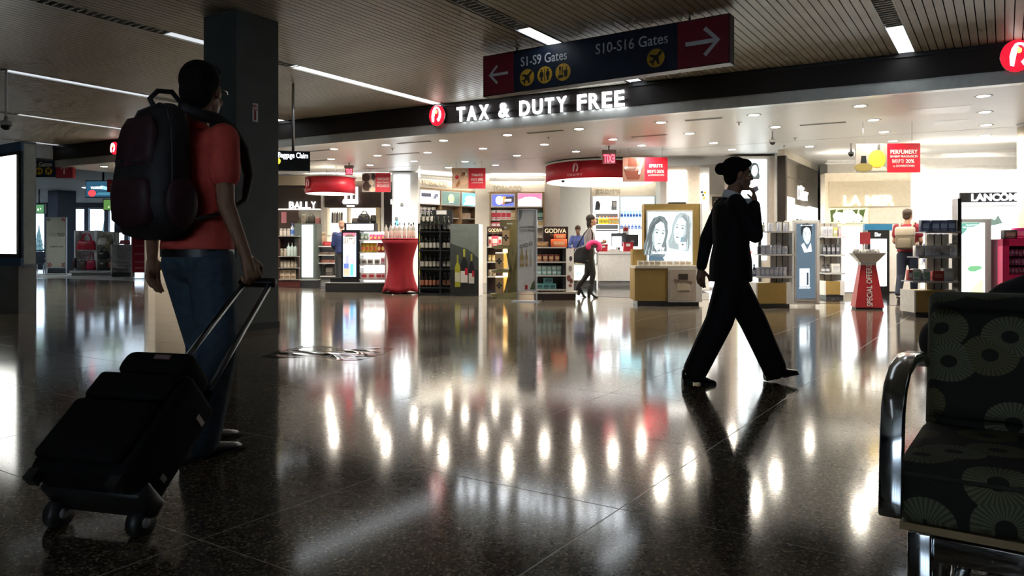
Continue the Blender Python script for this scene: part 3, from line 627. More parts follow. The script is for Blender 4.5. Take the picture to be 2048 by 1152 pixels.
def goods(name, proto, fr, lab, cat, grp, xs, y, z, rzs=None):
    xs = list(xs); n_ = len(xs)
    for i, x in enumerate(xs):
        a, kids = proto; lb = lab if n_ == 1 else lab+', %s from left' % nth(i); (print('LONG', lb) if len(lb.split()) > 16 else 0); o = link(name, a, None); f = fr.sub(x, y, z, rzs[i % len(rzs)] if rzs else 0); f.put(o); tag(o, lb, cat, grp)
        for nm, me in kids: link(nm, me, None, o)
def lin(a, b, n): return [a+(b-a)*(i+.5)/n for i in range(n)]
cm = lambda r, g, b: mat((r, g, b), .4)
# ---- tobacco units
def screens(t, defs, y, x, z):
    for a, b, c, d, m, extra in defs:
        f = part(t, 'screen_frame', B(x(a), x(b), y-.02, y, z(a, d), z(a, c)), WHITE)
        part(f, 'screen', B(x(a)+.035, x(b)-.035, y-.026, y-.02, z(a, d)+.035, z(a, c)-.035), m)
        for pts, mm in extra: poly(f, 'screen_graphic', [(x(a)+(x(b)-x(a))*p, z(a, d)+(z(a, c)-z(a, d))*q) for p, q in pts], y-.026, mm, .002)
a0 = at(837, 505, 21.3); b0 = at(958, 505, 22.9); dd = Vector((b0.x-a0.x, b0.y-a0.y)); L = dd.length
fr = Fr((a0.x, a0.y), math.atan2(dd.y, dd.x)); t = thing('tobacco_wall_unit', 'angled tobacco wall unit with three lit screens and TOBACCO header', 'wall unit', fr)
part(t, 'header', B(0, L, .0, .2, 2.78, 3.1), WARM); txt(t, 'lettering', 'TOBACCO', L*.04, L*.45, 2.85, 3.02, -.001, mat((.45, .4, .3), .5), .02, .02)
part(t, 'casing', B(0, L, .0, .05, 2.74, 2.78).box(0, .05, 0, .4, 0, 2.74).box(L-.05, L, 0, .4, 0, 2.74).box(L*.345, L*.345+.05, 0, .4, 0, 2.74).box(L*.68, L*.68+.05, 0, .4, 0, 2.74), WOOD)
part(t, 'back_panel', B(0, L, .38, .4, 0, 2.3), mat((.55, .45, .34), .5)); part(t, 'screen_bay', B(0, L, .02, .38, 2.28, 2.74), mat((.3, .22, .15), .5))
for z in (1.05, 1.55, 1.95): part(t, 'shelf', B(.05, L-.05, .05, .38, z-.02, z), LGREY)
screens(t, [(.01, .335, 2.3, 2.73, glow((.95, .96, 1), 1.3), [([(.08, .5), (.55, .5), (.55, .75), (.08, .75)], glow((.1, .1, .14), .3)), ([(.62, .4), (.8, .4), (.8, .5), (.9, .5), (.9, .75), (.75, .75)], glow((.2, .2, .28), .4))]),
            (.355, .67, 2.3, 2.73, glow((.1, .16, .14), .9), [(el(.5, .5, .16, .3), glow((.45, .55, .25), .9)), (el(.5, .62, .06, .16), glow((.95, .9, .6), 1)), ([(.38, .2), (.62, .2), (.6, .27), (.4, .27)], glow((.9, .9, .9), 1))]),
            (.69, .99, 2.3, 2.73, glow((.1, .5, .85), 1.2), [(el(.5, .5, .33, .28), glow((.5, .9, 1), 1.3)), ([(.1, .12), (.9, .12), (.85, .3), (.15, .3)], glow((.6, .95, .95), 1.2))])], -.001, lambda f: f*L, lambda f, v: v if v > 5 else (2.73 if v == 2.3 else 2.3))
fr1 = Fr((fr.p.x, fr.p.y), fr.rz)
goods('spirit_carton', carton(.12, .12, .3, cm(.75, .72, .68), cm(.3, .3, .35)), fr1, 'white carton on the shelf under the left tobacco screen', 'box', 'white cartons in the tobacco unit', lin(.1, L*.33, 4), .2, 1.95-.0)
goods('fruit_tin', jar(.09, .22, cm(.75, .5, .05), cm(.7, .4, .05)), fr1, 'yellow tin in the middle bay of the tobacco unit', 'tin', 'yellow tins in the tobacco unit', lin(L*.38, L*.5, 2), .2, 1.55)
goods('red_tin', jar(.1, .14, cm(.55, .1, .08), cm(.6, .12, .1)), fr1, 'red tin in the middle bay of the tobacco unit', 'tin', 'red tins in the tobacco unit', lin(L*.52, L*.66, 2), .2, 1.55)
goods('stacked_carton', carton(.2, .15, .16, cm(.72, .55, .42), cm(.6, .4, .3)), fr1, 'peach carton in the right bay of the tobacco unit', 'box', 'peach cartons in the tobacco unit', lin(L*.73, L*.9, 2), .2, 1.55)
goods('stacked_carton', carton(.2, .15, .16, cm(.72, .55, .42), cm(.6, .4, .3)), fr1, 'peach carton on the upper shelf of the right tobacco bay', 'box', 'upper peach cartons in the tobacco unit', lin(L*.73, L*.9, 2), .2, 1.95)
P = PX(1034, 22.1); t = thing('tobacco_wall_unit', 'frontal tobacco wall unit with two lit screens and TOBACCO header', 'wall unit', Fr(P.o))
part(t, 'header', P.bx(976, 1090, .05, .3, 362, 384), WARM); txt(t, 'lettering', 'TOBACCO', P.x(985), P.x(1043.5), P.z(382.5), P.z(370), .049, mat((.42, .38, .3), .5), .02, .02)
part(t, 'casing', P.bx(979, 1089, 0, .3, 383.5, 386).box(P.x(979), P.x(981.5), 0, .4, 0, P.z(386)).box(P.x(1086.5), P.x(1089), 0, .4, 0, P.z(386)).box(P.x(1031), P.x(1033.5), 0, .4, 0, P.z(386)), WOOD)
part(t, 'back_panel', P.bx(979, 1089, .38, .4, 416, 567.4), mat((.6, .5, .4), .5)); part(t, 'screen_bay', P.bx(981, 1087, .03, .38, 386, 416), WOOD)
for y in (441, 456, 475): part(t, 'shelf', P.bx(981, 1087, .03, .38, y-.8, y), LGREY)
zz = lambda a, v: P.z(v)
screens(t, [(982, 1030, 387, 414.5, glow((.08, .1, .35), 1), [(el(.35, .5, .16, .32), glow((.95, .8, .85), 1.2)), (el(.42, .4, .1, .2), glow((.35, .12, .5), 1)), ([(.5, .2), (.95, .35), (.95, .8), (.55, .75)], glow((.05, .04, .06), .4)), ([(.55, .4), (.85, .42), (.85, .62), (.55, .6)], glow((.95, .85, .8), 1.1)), ([(.48, .2), (.56, .2), (.62, .75), (.5, .8)], glow((.85, .35, .05), 1))]),
            (1034.5, 1085, 385.5, 414.5, glow((1, .93, .93), 1.4), [([(.04, .93), (.04, .5), (.3, .68), (.5, .72), (.72, .68), (.96, .5), (.96, .93)], glow((.85, .12, .22), 1.1))])], .02, lambda px: P.x(px), zz)
frT = Fr(P.o)
goods('cigarette_carton', carton(.19, .1, .3, cm(.75, .7, .68), cm(.6, .03, .06)), frT, 'red and white carton on the upper tobacco shelf', 'box', 'red and white cartons, upper tobacco shelf', [P.x(x) for x in (987, 997, 1007, 1017)], .15, P.z(440))
goods('cigarette_carton', carton(.19, .1, .16, cm(.65, .1, .12), cm(.8, .7, .7)), frT, 'red carton on the lower tobacco shelf', 'box', 'red cartons, lower tobacco shelf', [P.x(x) for x in (987, 998)], .15, P.z(455))
goods('cigarette_carton', carton(.17, .1, .3, cm(.5, .38, .22), cm(.7, .6, .4)), frT, 'tan carton beside the red and white cartons', 'box', None, [P.x(1026)], .15, P.z(440))
goods('dark_carton', carton(.2, .1, .3, cm(.05, .09, .07), cm(.3, .5, .4)), frT, 'dark green carton at the right end of the tobacco shelf', 'box', None, [P.x(1081)], .15, P.z(440))
goods('white_carton', carton(.2, .1, .26, cm(.75, .75, .74), cm(.55, .4, .15)), frT, 'white carton at the right end of the lower tobacco shelf', 'box', None, [P.x(1081)], .15, P.z(456))
# ---- spirits wall
P = PX(1245, 22.0); t = thing('spirits_wall_unit', 'white spirits wall unit with SPIRITS header and lit shelves', 'wall unit', Fr(P.o))
part(t, 'header', P.bx(1183, 1312, .05, .3, 364, 391), CREAM); txt(t, 'lettering', 'SPIRITS', P.x(1191), P.x(1241), P.z(388.5), P.z(377), .049, mat((.42, .38, .3), .5), .02, .02)
part(t, 'casing', P.bx(1183, 1312, 0, .35, 391, 393).box(P.x(1183), P.x(1186), 0, .4, 0, P.z(392)).box(P.x(1238.5), P.x(1241), 0, .4, 0, P.z(392)).box(P.x(1309), P.x(1312), 0, .4, 0, P.z(392)), WHITE)
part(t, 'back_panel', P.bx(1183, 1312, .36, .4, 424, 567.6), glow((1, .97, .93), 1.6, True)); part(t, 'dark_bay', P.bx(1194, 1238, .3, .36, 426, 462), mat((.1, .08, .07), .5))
l = part(t, 'light_panel', P.bx(1187, 1238, .02, .1, 394, 423), LITW)
for pts, m in (([(.05, .1), (.25, .1), (.28, .5), (.2, .75), (.1, .7)], INK), ([(.7, .1), (.92, .1), (.92, .75), (.72, .75)], GREY), (el(.82, .5, .07, .2), WHITE)): poly(l, 'print', [(P.x(1187+51*a), P.z(423-29*b)) for a, b in pts], .02, m)
l = part(t, 'light_panel', P.bx(1242, 1308, .02, .1, 394, 422), glow((.35, .8, .95), 1.2)); poly(l, 'print', [(P.x(1242+66*a), P.z(422-28*b)) for a, b in ((.1, .4), (.6, .4), (.62, .6), (.12, .6))], .02, glow((.6, .95, 1), 1.3))
for y in (435, 448, 458, 470): part(t, 'shelf', P.bx(1186, 1309, .03, .36, y, y+.9), glow((.85, .95, 1), .5))
frS = Fr(P.o); yb = mat((.8, .6, .02), .25, 0, .25); ob = mat((.75, .3, .03), .25, 0, .2); bb = mat((.05, .15, .65), .25, 0, .2)
goods('spirit_bottle', bottle(.05, .24, yb, cm(.8, .3, .05), cm(.85, .7, .1)), frS, 'yellow bottle on the lit spirits shelf behind the till', 'bottle', 'yellow bottles on the spirits shelf', [P.x(x) for x in (1201, 1208, 1215)], .15, P.z(448))
goods('spirit_bottle', bottle(.05, .24, ob, cm(.6, .1, .03), cm(.85, .75, .3)), frS, 'orange bottle on the lit spirits shelf behind the till', 'bottle', 'orange bottles on the spirits shelf', [P.x(x) for x in (1221, 1228, 1234)], .15, P.z(448))
goods('spirit_bottle', bottle(.04, .2, mat((.55, .7, .85), .1, 0, .1), bb, cm(.1, .2, .6)), frS, 'clear blue-capped bottle on the upper spirits shelf', 'bottle', 'blue bottles, upper spirits shelf', [P.x(x) for x in range(1245, 1307, 6)], .12, P.z(435))
goods('spirit_bottle', bottle(.045, .14, bb, cm(.05, .1, .4), cm(.6, .7, .9)), frS, 'squat blue bottle on the lower spirits shelf', 'bottle', 'blue bottles, lower spirits shelf', [P.x(x) for x in range(1245, 1307, 7)], .12, P.z(458))
# ---- cash desk
P = PX(1230, 20.8); t = thing('cash_desk', 'plain white cash desk under the wide red canopy', 'counter', Fr(P.o))
part(t, 'front_panel', P.bx(1197, 1300, 0, .1, 508, 562), WHITE); part(t, 'top', P.bx(1194, 1302, -.03, .75, 503, 508), WHITE); part(t, 'plinth', B(P.x(1200), P.x(1298), .05, .6, 0, P.z(562)), GREY); part(t, 'end_panel', P.bx(1197, 1199, .1, .7, 508, 562), WHITE)
top = P.z(503)
def up(pxa, pxb, ya, Y, dz=0): return PX((pxa+pxb)/2, Y)
fd = Fr((P.o[0], P.o[1], top))
for px, w, h, lab in ((1241, .42, .38, 'black till monitor on the cash desk, leftmost'), (1268, .36, .34, 'black tilted till monitor on the cash desk beside the red box')):
    m_ = thing('till_monitor', lab, 'monitor', fd.sub(P.x(px), .35, 0, R(12 if px > 1250 else -10)), 'till monitors')
    part(m_, 'stand', B(-.1, .1, -.08, .08, 0, .02).box(-.03, .03, -.02, .02, .02, .2), BLACK); part(m_, 'screen_shell', B(-w/2, w/2, -.03, .03, .14, .14+h), CHAR); part(m_, 'brand_plate', B(-.05, .05, -.033, -.03, .14+h*.35, .14+h*.5), mat((.2, .2, .2), .4))
m_ = thing('till_screen', 'bright white customer screen standing on the cash desk', 'screen', fd.sub(P.x(1235.5), .2, 0, 0)); part(m_, 'foot', B(-.1, .1, -.05, .05, 0, .02).box(-.02, .02, 0, .02, 0, .2), STEEL); part(m_, 'display', B(-.13, .13, -.02, .01, .12, .42), LITW)
for px, w, h, lab in ((1207, .24, .2, 'red paper bag box on the cash desk next to the walking shopper'), (1257, .26, .26, 'red box with white logo hanging over the cash desk edge')):
    m_ = thing('red_box', lab, 'box', fd.sub(P.x(px), .1, 0, 0), 'red boxes on the cash desk'); part(m_, 'body', B(-w/2, w/2, -.1, .1, 0, h), RED); part(m_, 'rim', B(-w/2-.01, w/2+.01, -.11, .11, h-.04, h), CRIM); part(m_, 'logo_print', B(-.07, .05, -.104, -.1, h*.55, h*.85), WHITE)
m_ = thing('card_terminal', 'white card terminal lying on the cash desk', 'terminal', fd.sub(P.x(1228), .08, 0, .3)); part(m_, 'body', MB().prism([(-.16, 0), (.14, 0), (.16, .05), (-.1, .07)], -.07, .07), WHITE); part(m_, 'keypad', B(-.1, .05, -.05, .05, .065, .072), CHAR)
m_ = thing('price_stand', 'small white price card holder behind the till monitors', 'sign', fd.sub(P.x(1258), .6, 0, 0)); part(m_, 'stem', MB().cyl((0, 0, 0), (0, 0, .4), .012, n=6), STEEL); part(m_, 'card', B(-.09, .09, -.01, .01, .4, .72), WHITE); part(m_, 'red_stripe', B(-.06, .06, -.012, -.01, .58, .68), RED)
# lit glass counter beside the desk
P = PX(1172, 19.6); t = thing('glass_counter', 'glass topped counter with glowing front panel beside the cash desk', 'counter', Fr(P.o))
part(t, 'body', P.bx(1148, 1196, .02, .6, 528, 561), WHITE); part(t, 'lit_front', P.bx(1150, 1190, 0, .02, 532, 558), glow((.93, 1, .97), 2.2, True)); part(t, 'glass_case', P.bx(1148, 1196, .0, .55, 506, 528), mat((.7, .75, .72), .08, 0, 0, .02, 12, 0, .6)); part(t, 'plinth', B(P.x(1150), P.x(1194), .06, .5, 0, P.z(561)), CHAR)
part(t, 'top_rail', P.bx(1146, 1198, -.02, .6, 503.5, 506), LGREY); poly(t, 'green_print', [(P.x(1150), P.z(548)), (P.x(1156), P.z(545)), (P.x(1160), P.z(545)), (P.x(1159), P.z(548)), (P.x(1152), P.z(550))], -.001, glow((.2, .75, .6), .9))
goods('watch_box', carton(.1, .08, .12, cm(.5, .45, .35), cm(.8, .75, .6)), Fr(P.o), 'small tan gift box under the counter glass', 'box', 'gift boxes under the counter glass', [P.x(x) for x in (1153, 1161, 1169, 1177, 1185)], -.06, P.z(528)-.002)
# ---- right hand walls: pillar light boxes, poster, mirror front, cream sign, white brand bay
P = PX(1380, 17.6); t = thing('white_pillar', 'pale square pillar with light boxes behind the gold perfume stand', 'pillar', Fr(P.o, R(-3)))
part(t, 'shaft', P.bx(1333, 1399, 0, 1.0, 332, 580), mat((.72, .62, .52), .5)); part(t, 'lit_panel', P.bx(1336, 1373, -.03, 0, 341, 406), glow((1, .96, .9), 2.6, True)); part(t, 'panel_foot', P.bx(1336, 1372, -.035, .0, 404, 407), BLACK)
part(t, 'side_shaft', P.bx(1399, 1420, .1, 1.0, 334, 580), WHITE); l = part(t, 'lit_panel', P.bx(1403, 1417, .07, .1, 347, 419), glow((1, .98, .9), 1.4))
for cx, cy, m in ((1407, 390, mat((.1, .13, .08), .6)), (1411, 385, YEL), (1409, 396, YEL), (1405, 384, INK)): poly(l, 'flower_print', disc(P.x(cx), P.z(cy), .035, n=8), .07, m)
t = thing('wall_notice', 'dark brown notice with white lettering behind the walking woman', 'sign', Fr(PX(1432, 19.0).o)); P = PX(1432, 19.0)
part(t, 'frame', P.bx(1420, 1448, .1, .2, 388, 418), CREAM); part(t, 'plate', P.bx(1426, 1447, .08, .1, 393, 413), mat((.05, .035, .02), .5)); txt(t, 'lettering', 'YOUR', P.x(1434), P.x(1446), P.z(400), P.z(397), .08, WHITE, .004); txt(t, 'lettering', 'TODAY', P.x(1430), P.x(1446), P.z(406), P.z(402), .08, WHITE, .004)
t = thing('shelf_bay', 'narrow lit shelf bay with pink goods behind the walking woman', 'shelf', Fr(PX(1418, 18.4).o)); P = PX(1418, 18.4)
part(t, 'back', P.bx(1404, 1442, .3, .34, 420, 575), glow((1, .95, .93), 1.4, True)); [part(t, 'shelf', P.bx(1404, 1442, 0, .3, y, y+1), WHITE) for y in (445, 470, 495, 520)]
for y in (470, 495): goods('pink_carton', carton(.09, .09, .14, cm(.6, .08, .3), cm(.8, .5, .6)), Fr(P.o), 'small pink carton in the shelf bay behind the walking woman, %s shelf' % ('upper' if y == 470 else 'lower'), 'box', 'pink cartons in the narrow bay', [P.x(x) for x in (1409, 1418)], .12, P.z(y))
# ---- printed portraits made of flat shapes
def portrait(par, cx, cz, w, h, y, e, look=1, longhair=True, dark=.05, hairc=.3, tilt=0.):
    T = lambda v: glow((v*.8, v*.95, v*1.0), e)
    ct, st = math.cos(tilt), math.sin(tilt)
    def q(pts): return [(cx+look*(a*ct-b*st*h/w)*w, cz+(b*ct+a*st*w/h)*h) for a, b in pts]
    def P_(nm, pts, d, v): poly(par, nm, q(pts), y-d*.0015, T(v), .001)
    if longhair:
        P_('hair_print', [(-.05, .5), (.14, .49), (.3, .38), (.38, .12), (.36, -.1), (.44, -.34), (.36, -.5), (-.44, -.5), (-.52, -.28), (-.42, .0), (-.4, .24), (-.28, .42)], 0, hairc)
        for k in range(9):
            a = -.46+k*.04
            P_('hair_strand_print', [(-.2+k*.015, .44-.02*k), (-.185+k*.015, .44), (a*.8+.02, .05), (a+.02, -.48), (a, -.5), (a*.8, .0)], 1, (.04, .6, .2)[k % 3])
    else: P_('hair_print', [(-.34, .02), (-.38, .3), (-.24, .5), (.1, .53), (.32, .42), (.34, .1)], 0, dark)
    P_('face_print', [(-.2, .3), (-.02, .37), (.17, .33), (.27, .17), (.27, .02), (.25, -.1), (.19, -.24), (.1, -.33), (.03, -.35), (-.08, -.29), (-.2, -.14), (-.26, .06)], 2, .8)
    P_('shade_print', [(-.2, .3), (-.13, .2), (-.16, .0), (-.1, -.16), (-.02, -.33), (-.08, -.29), (-.2, -.14), (-.26, .06)], 3, .42)
    P_('shade_print', [(.06, .1), (.12, .0), (.13, -.07), (.06, -.09), (.08, -.02)], 3, .55)
    for ex, sc in ((-.06, 1.), (.18, .75)):
        P_('brow_print', [(ex-.085*sc, .135), (ex-.02*sc, .168), (ex+.085*sc, .15), (ex+.08*sc, .135), (ex-.02*sc, .15), (ex-.08*sc, .12)], 4, .1)
        P_('eye_print', [(ex-.06*sc, .075), (ex-.01*sc, .1), (ex+.06*sc, .08), (ex+.01*sc, .058)], 4, .12)
        P_('lid_print', [(ex-.07*sc, .08), (ex-.01*sc, .108), (ex+.07*sc, .085), (ex-.01*sc, .098)], 5, .03)
    P_('nostril_print', [(.06, -.085), (.1, -.075), (.13, -.085), (.09, -.1)], 4, .25)
    P_('mouth_print', [(-.0, -.175), (.07, -.155), (.1, -.162), (.13, -.155), (.18, -.175), (.1, -.205)], 4, .32)
    P_('mouth_print', [(.0, -.176), (.09, -.172), (.18, -.177), (.09, -.183)], 5, .06)
    P_('chin_shade_print', [(.06, -.24), (.1, -.232), (.14, -.242), (.1, -.25)], 4, .5)
    if longhair:
        P_('hair_lock_print', [(-.05, .46), (.08, .4), (-.16, .26), (-.24, .02), (-.22, -.2), (-.32, -.42), (-.36, -.1), (-.34, .2)], 5, hairc*.7)
        P_('hair_lock_print', [(.02, .44), (.16, .42), (.3, .26), (.33, .0), (.3, -.2), (.34, -.42), (.27, -.3), (.27, .1), (.18, .3)], 5, hairc*1.2)
# ---- tall poster pillar behind the woman
P = PX(1520, 17.2); t = thing('poster_pillar', 'tall pillar with lit black and white portrait poster behind the walking woman', 'light box', Fr(P.o, R(-2)))
part(t, 'frame', P.bx(1462, 1550, .02, .6, 312, 592), mat((.55, .47, .4), .5)); part(t, 'lit_panel', P.bx(1478, 1533, -.02, .02, 319, 520), glow((.85, .95, 1), 1.5, True)); part(t, 'lower_panel', P.bx(1478, 1518, -.025, .02, 452, 590), glow((.8, 1, .85), 1.3))
portrait(t, P.x(1508), P.z(342), .3, .38, -.021, .75, 1, True, .05, .08)
poly(t, 'shoulder_print', [(P.x(a), P.z(b)) for a, b in ((1494, 372), (1500, 362), (1512, 362), (1518, 374), (1516, 380), (1496, 378))], -.021, glow((.7, .72, .74), .8)); poly(t, 'dress_print', [(P.x(a), P.z(b)) for a, b in ((1498, 378), (1514, 372), (1517, 380), (1505, 388))], -.023, glow((.03, .03, .04), .2))
poly(t, 'lip_print', [(P.x(a), P.z(b)) for a, b in ((1488, 500), (1494, 506), (1503, 506), (1506, 501), (1497, 512), (1490, 508))], -.026, glow((.8, .12, .12), .9)); part(t, 'dark_edge', P.bx(1516, 1522, -.03, .02, 450, 592), CHAR)
part(t, 'corner_post', P.bx(1550, 1566, .0, .6, 305, 592), WHITE)
# ---- mirrored beauty front, running away from the viewer
frD = Fr((6.06, 16.6), R(56.8)); Lm = 3.45; t = thing('mirror_front', 'dark mirrored beauty counter front with white lettering Dior', 'shop front', frD)
part(t, 'mirror_panel', B(0, Lm, 0, .15, 1.0, 3.03), mat((.24, .2, .16), .12, .6)); part(t, 'upper_wall', B(-.1, Lm, .0, .15, 3.03, ZC), CREAM); part(t, 'dark_edge', B(-.14, 0, -.03, .15, .1, 3.05), mat((.02, .015, .012), .3)); part(t, 'mirror_rail', B(0, Lm, -.006, 0, 2.6, 2.63), mat((.12, .1, .08), .3))
for a, b, z in ((0, .75, 2.16), (.75, 2.0, 2.02), (2.0, 2.25, 2.0), (2.25, 3.3, 2.06)): part(t, 'lit_back', B(a, b-.01, -.03, -.005, 1.05, z), glow((1, .99, .95), 1.3, True))
txt(t, 'lettering', 'Dior', 1.3, 2.12, 2.17, 2.5, -.02, glow((1, 1, 1), 1.5), .02, .0); part(t, 'base', B(0, Lm, -.25, .15, 0, 1.05), WHITE)
goods('cosmetic_bottle', jar(.035, .17, cm(.25, .22, .2), BLACK), frD, 'tiny dark flacon on the counter under the mirror', 'bottle', 'flacons under the mirror front', lin(.5, 3.1, 9), -.14, 1.05)
part(t, 'ledge', B(.3, 3.2, -.12, -.03, 1.5, 1.52), WHITE); goods('cosmetic_bottle', jar(.035, .17, cm(.4, .34, .3), CHAR), frD, 'tiny flacon on the upper ledge of the mirror front', 'bottle', 'flacons on the mirror ledge', lin(.6, 3.0, 7), -.075, 1.52)
# ---- cream sign bay
P = PX(1742, 17.2); t = thing('cream_sign_bay', 'cream panelled bay with faint glowing letters LA MER', 'shop front', Fr(P.o, R(-7)))
part(t, 'panel', P.bx(1655, 1827, .05, .4, 345, 420), mat((.76, .67, .52), .5)); part(t, 'lit_sign', P.bx(1662, 1822, 0, .05, 362, 413), mat((.55, .47, .33), .5)); txt(t, 'lettering', 'LA MER', P.x(1690), P.x(1785), P.z(411), P.z(391), 0, glow((1, .98, .9), 2.4), .02, .01)
l = part(t, 'lit_picture', P.bx(1663, 1737, .02, .06, 416, 446), glow((.5, .55, .3), .8))
for a, b, r_ in ((1680, 432, .12), (1700, 430, .15), (1716, 436, .12), (1690, 440, .1)): poly(l, 'jar_print', disc(P.x(a), P.z(b), r_, r_*.8, 14), .019, glow((.95, .95, .8), 1.2))
for k in range(5): poly(l, 'swirl_print', [(P.x(1664+k*14), P.z(420)), (P.x(1676+k*14), P.z(418)), (P.x(1670+k*14), P.z(444)), (P.x(1666+k*14), P.z(444))], .02, glow((.06, .09, .02), .3), .001)
part(t, 'shelf_panel', P.bx(1740, 1822, .02, .06, 420, 447), mat((.75, .6, .48), .5)); part(t, 'base_cabinet', P.bx(1655, 1827, .05, .4, 420, 583), mat((.78, .7, .6), .5)); part(t, 'post', P.bx(1824, 1842, -.05, .4, 330, 583), WHITE)
# blue framed vanity and black display under it
P = PX(1762, 15.8); t = thing('vanity_display', 'black framed white light box stand behind the SPECIAL OFFERS bin', 'light box', Fr(P.o))
part(t, 'frame', B(P.x(1736), P.x(1779), 0, .3, 0, P.z(460)), BLACK); part(t, 'lit_panel', P.bx(1741, 1773, -.01, 0, 478, 572), LITW); txt(t, 'lettering', 'Dior', P.x(1750), P.x(1762), P.z(473), P.z(465), 0, LITW, .003, .01); part(t, 'blue_header', P.bx(1744, 1800, .32, .4, 447, 460), mat((.02, .12, .22), .4, 0, .3))
# ---- white brand bay at the right
P = PX(1950, 15.6); t = thing('white_brand_bay', 'brilliant white bay with black LANCOME sign at the right', 'shop front', Fr(P.o, R(-10)))
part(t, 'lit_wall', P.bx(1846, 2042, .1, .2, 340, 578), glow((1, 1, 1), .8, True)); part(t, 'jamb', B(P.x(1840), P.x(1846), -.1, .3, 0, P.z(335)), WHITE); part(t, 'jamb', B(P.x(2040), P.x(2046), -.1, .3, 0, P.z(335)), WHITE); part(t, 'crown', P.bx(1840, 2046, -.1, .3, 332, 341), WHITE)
part(t, 'sign_plate', P.bx(1924, 2040, .04, .1, 385, 404), BLACK); txt(t, 'lettering', 'LANCÔME', P.x(1945), P.x(2038), P.z(402), P.z(384), .04, LETTER, .02, .02)
part(t, 'picture_rail', P.bx(1850, 2040, .03, .1, 411, 412.5), LGREY); poly(t, 'green_print', [(P.x(a), P.z(b)) for a, b in ((1975, 452), (1982, 436), (1990, 440), (1996, 430), (2004, 446), (1990, 450))], .099, mat((.25, .4, .38), .5))
part(t, 'shelf', P.bx(1850, 1905, -.1, .1, 470, 472).box(P.x(1850), P.x(1905), -.1, .1, P.z(500), P.z(498)).box(P.x(1850), P.x(1905), -.1, .1, P.z(530), P.z(528)), WHITE)
frL = Fr(P.o, R(-10))
for y, n_ in ((470, 5), (498, 4), (528, 5)): goods('skincare_carton', carton(.08, .08, .15, cm(.75, .78, .85), cm(.1, .12, .3)), frL, 'white skincare carton on the %s wall shelf behind the backpack shopper' % {470: 'top', 498: 'middle', 528: 'bottom'}[y], 'box', 'skincare cartons on the white bay', [P.x(1855+10*i) for i in range(n_)], -.02, P.z(y))
t = thing('round_pillar', 'cream round pillar at the right picture edge', 'pillar', Fr(PX(2075, 13.2).o)); part(t, 'shaft', MB().cyl((0, 0, .1), (0, 0, ZC-.05), .3, n=28), mat((.8, .72, .58), .5)); part(t, 'foot_ring', MB().cyl((0, 0, 0), (0, 0, .1), .31, n=28), STEEL); part(t, 'head_ring', MB().cyl((0, 0, ZC-.05), (0, 0, ZC), .31, n=28), WHITE)
# ================================================================= PERFUME STANDS
GOLDP = mat((.4, .27, .085), .5, .15, 0, .04); PLINTH = mat((.12, .12, .125), .3, .5)
P = PX(1338, 13.15); t = thing('gold_perfume_stand', 'gold perfume stand with large lit poster of two faces', 'display stand', Fr(P.o, R(-2)))
part(t, 'back_board', P.bx(1290, 1402, .1, .42, 407, 600), GOLDP); part(t, 'side_board', P.bx(1402, 1406, .08, .44, 407, 604), WHITE)
f = part(t, 'poster_frame', P.bx(1294, 1387, .07, .1, 420, 530), WHITE); part(f, 'poster', P.bx(1297, 1384, .06, .07, 424, 526), glow((.62, .85, .95), 1.15, True))
poly(f, 'shirt_print', [(P.x(a), P.z(b)) for a, b in ((1298, 526), (1300, 505), (1316, 498), (1330, 520), (1334, 526))], .059, glow((.06, .1, .14), .8)); poly(f, 'coat_print', [(P.x(a), P.z(b)) for a, b in ((1330, 526), (1345, 490), (1362, 482), (1383, 492), (1383, 526))], .059, glow((.6, .74, .78), .75)); portrait(f, P.x(1317), P.z(472), .44, .72, .057, .75, 1, True, .05, .16, R(-8)); portrait(f, P.x(1362), P.z(462), .42, .66, .049, .75, -1, True, .05, .34, R(10))
poly(f, 'flacon_print', rect(P, 1358, 1373, 484, 500), .038, glow((.6, .75, .8), .8)); poly(f, 'flacon_cap_print', rect(P, 1362, 1369, 474, 484), .038, glow((.2, .3, .35), .6)); poly(f, 'flacon_dot_print', disc(P.x(1366), P.z(489), .015, n=8), .034, INK)
txt(f, 'lettering', 'My', P.x(1314), P.x(1330), P.z(505), P.z(491), .038, glow((1, 1, 1), 1.6), .003); txt(f, 'lettering', 'BURBERRY', P.x(1306), P.x(1343), P.z(508), P.z(503), .038, glow((1, 1, 1), 1.6), .003, .01)
part(t, 'tray', P.bx(1267, 1390, -.28, .1, 531, 536), mat((.72, .68, .6), .4)); part(t, 'base_box', P.bx(1266, 1331, -.26, .42, 536, 600), GOLDP, 'gold lower front'); part(t, 'left_upright', P.bx(1267, 1290, .1, .4, 498, 531), GOLDP)
b_ = part(t, 'base_box', P.bx(1331, 1396, -.28, .4, 535, 602), WHITE, 'white lower front with bottle picture'); g = part(b_, 'picture', P.bx(1334, 1385, -.29, -.28, 538, 598), mat((.52, .44, .36), .5))
poly(b_, 'flacon_print', [(P.x(a), P.z(b)) for a, b in ((1348, 564), (1373, 564), (1374, 578), (1369, 582), (1352, 582), (1347, 578))], -.29, mat((.65, .55, .42), .4)); poly(b_, 'bow_print', [(P.x(a), P.z(b)) for a, b in ((1342, 556), (1354, 560), (1366, 559), (1377, 562), (1376, 566), (1360, 563), (1345, 565))], -.293, mat((.25, .19, .14), .5)); poly(b_, 'flacon_cap_print', rect(P, 1351, 1369, 547, 558), -.293, mat((.06, .045, .035), .4)); poly(b_, 'glass_edge_print', rect(P, 1350, 1371, 579, 581), -.294, mat((.2, .15, .1), .5))
part(t, 'plinth', B(P.x(1272), P.x(1392), -.22, .36, 0, P.z(601)), PLINTH)
frB = Fr(P.o, R(-2))
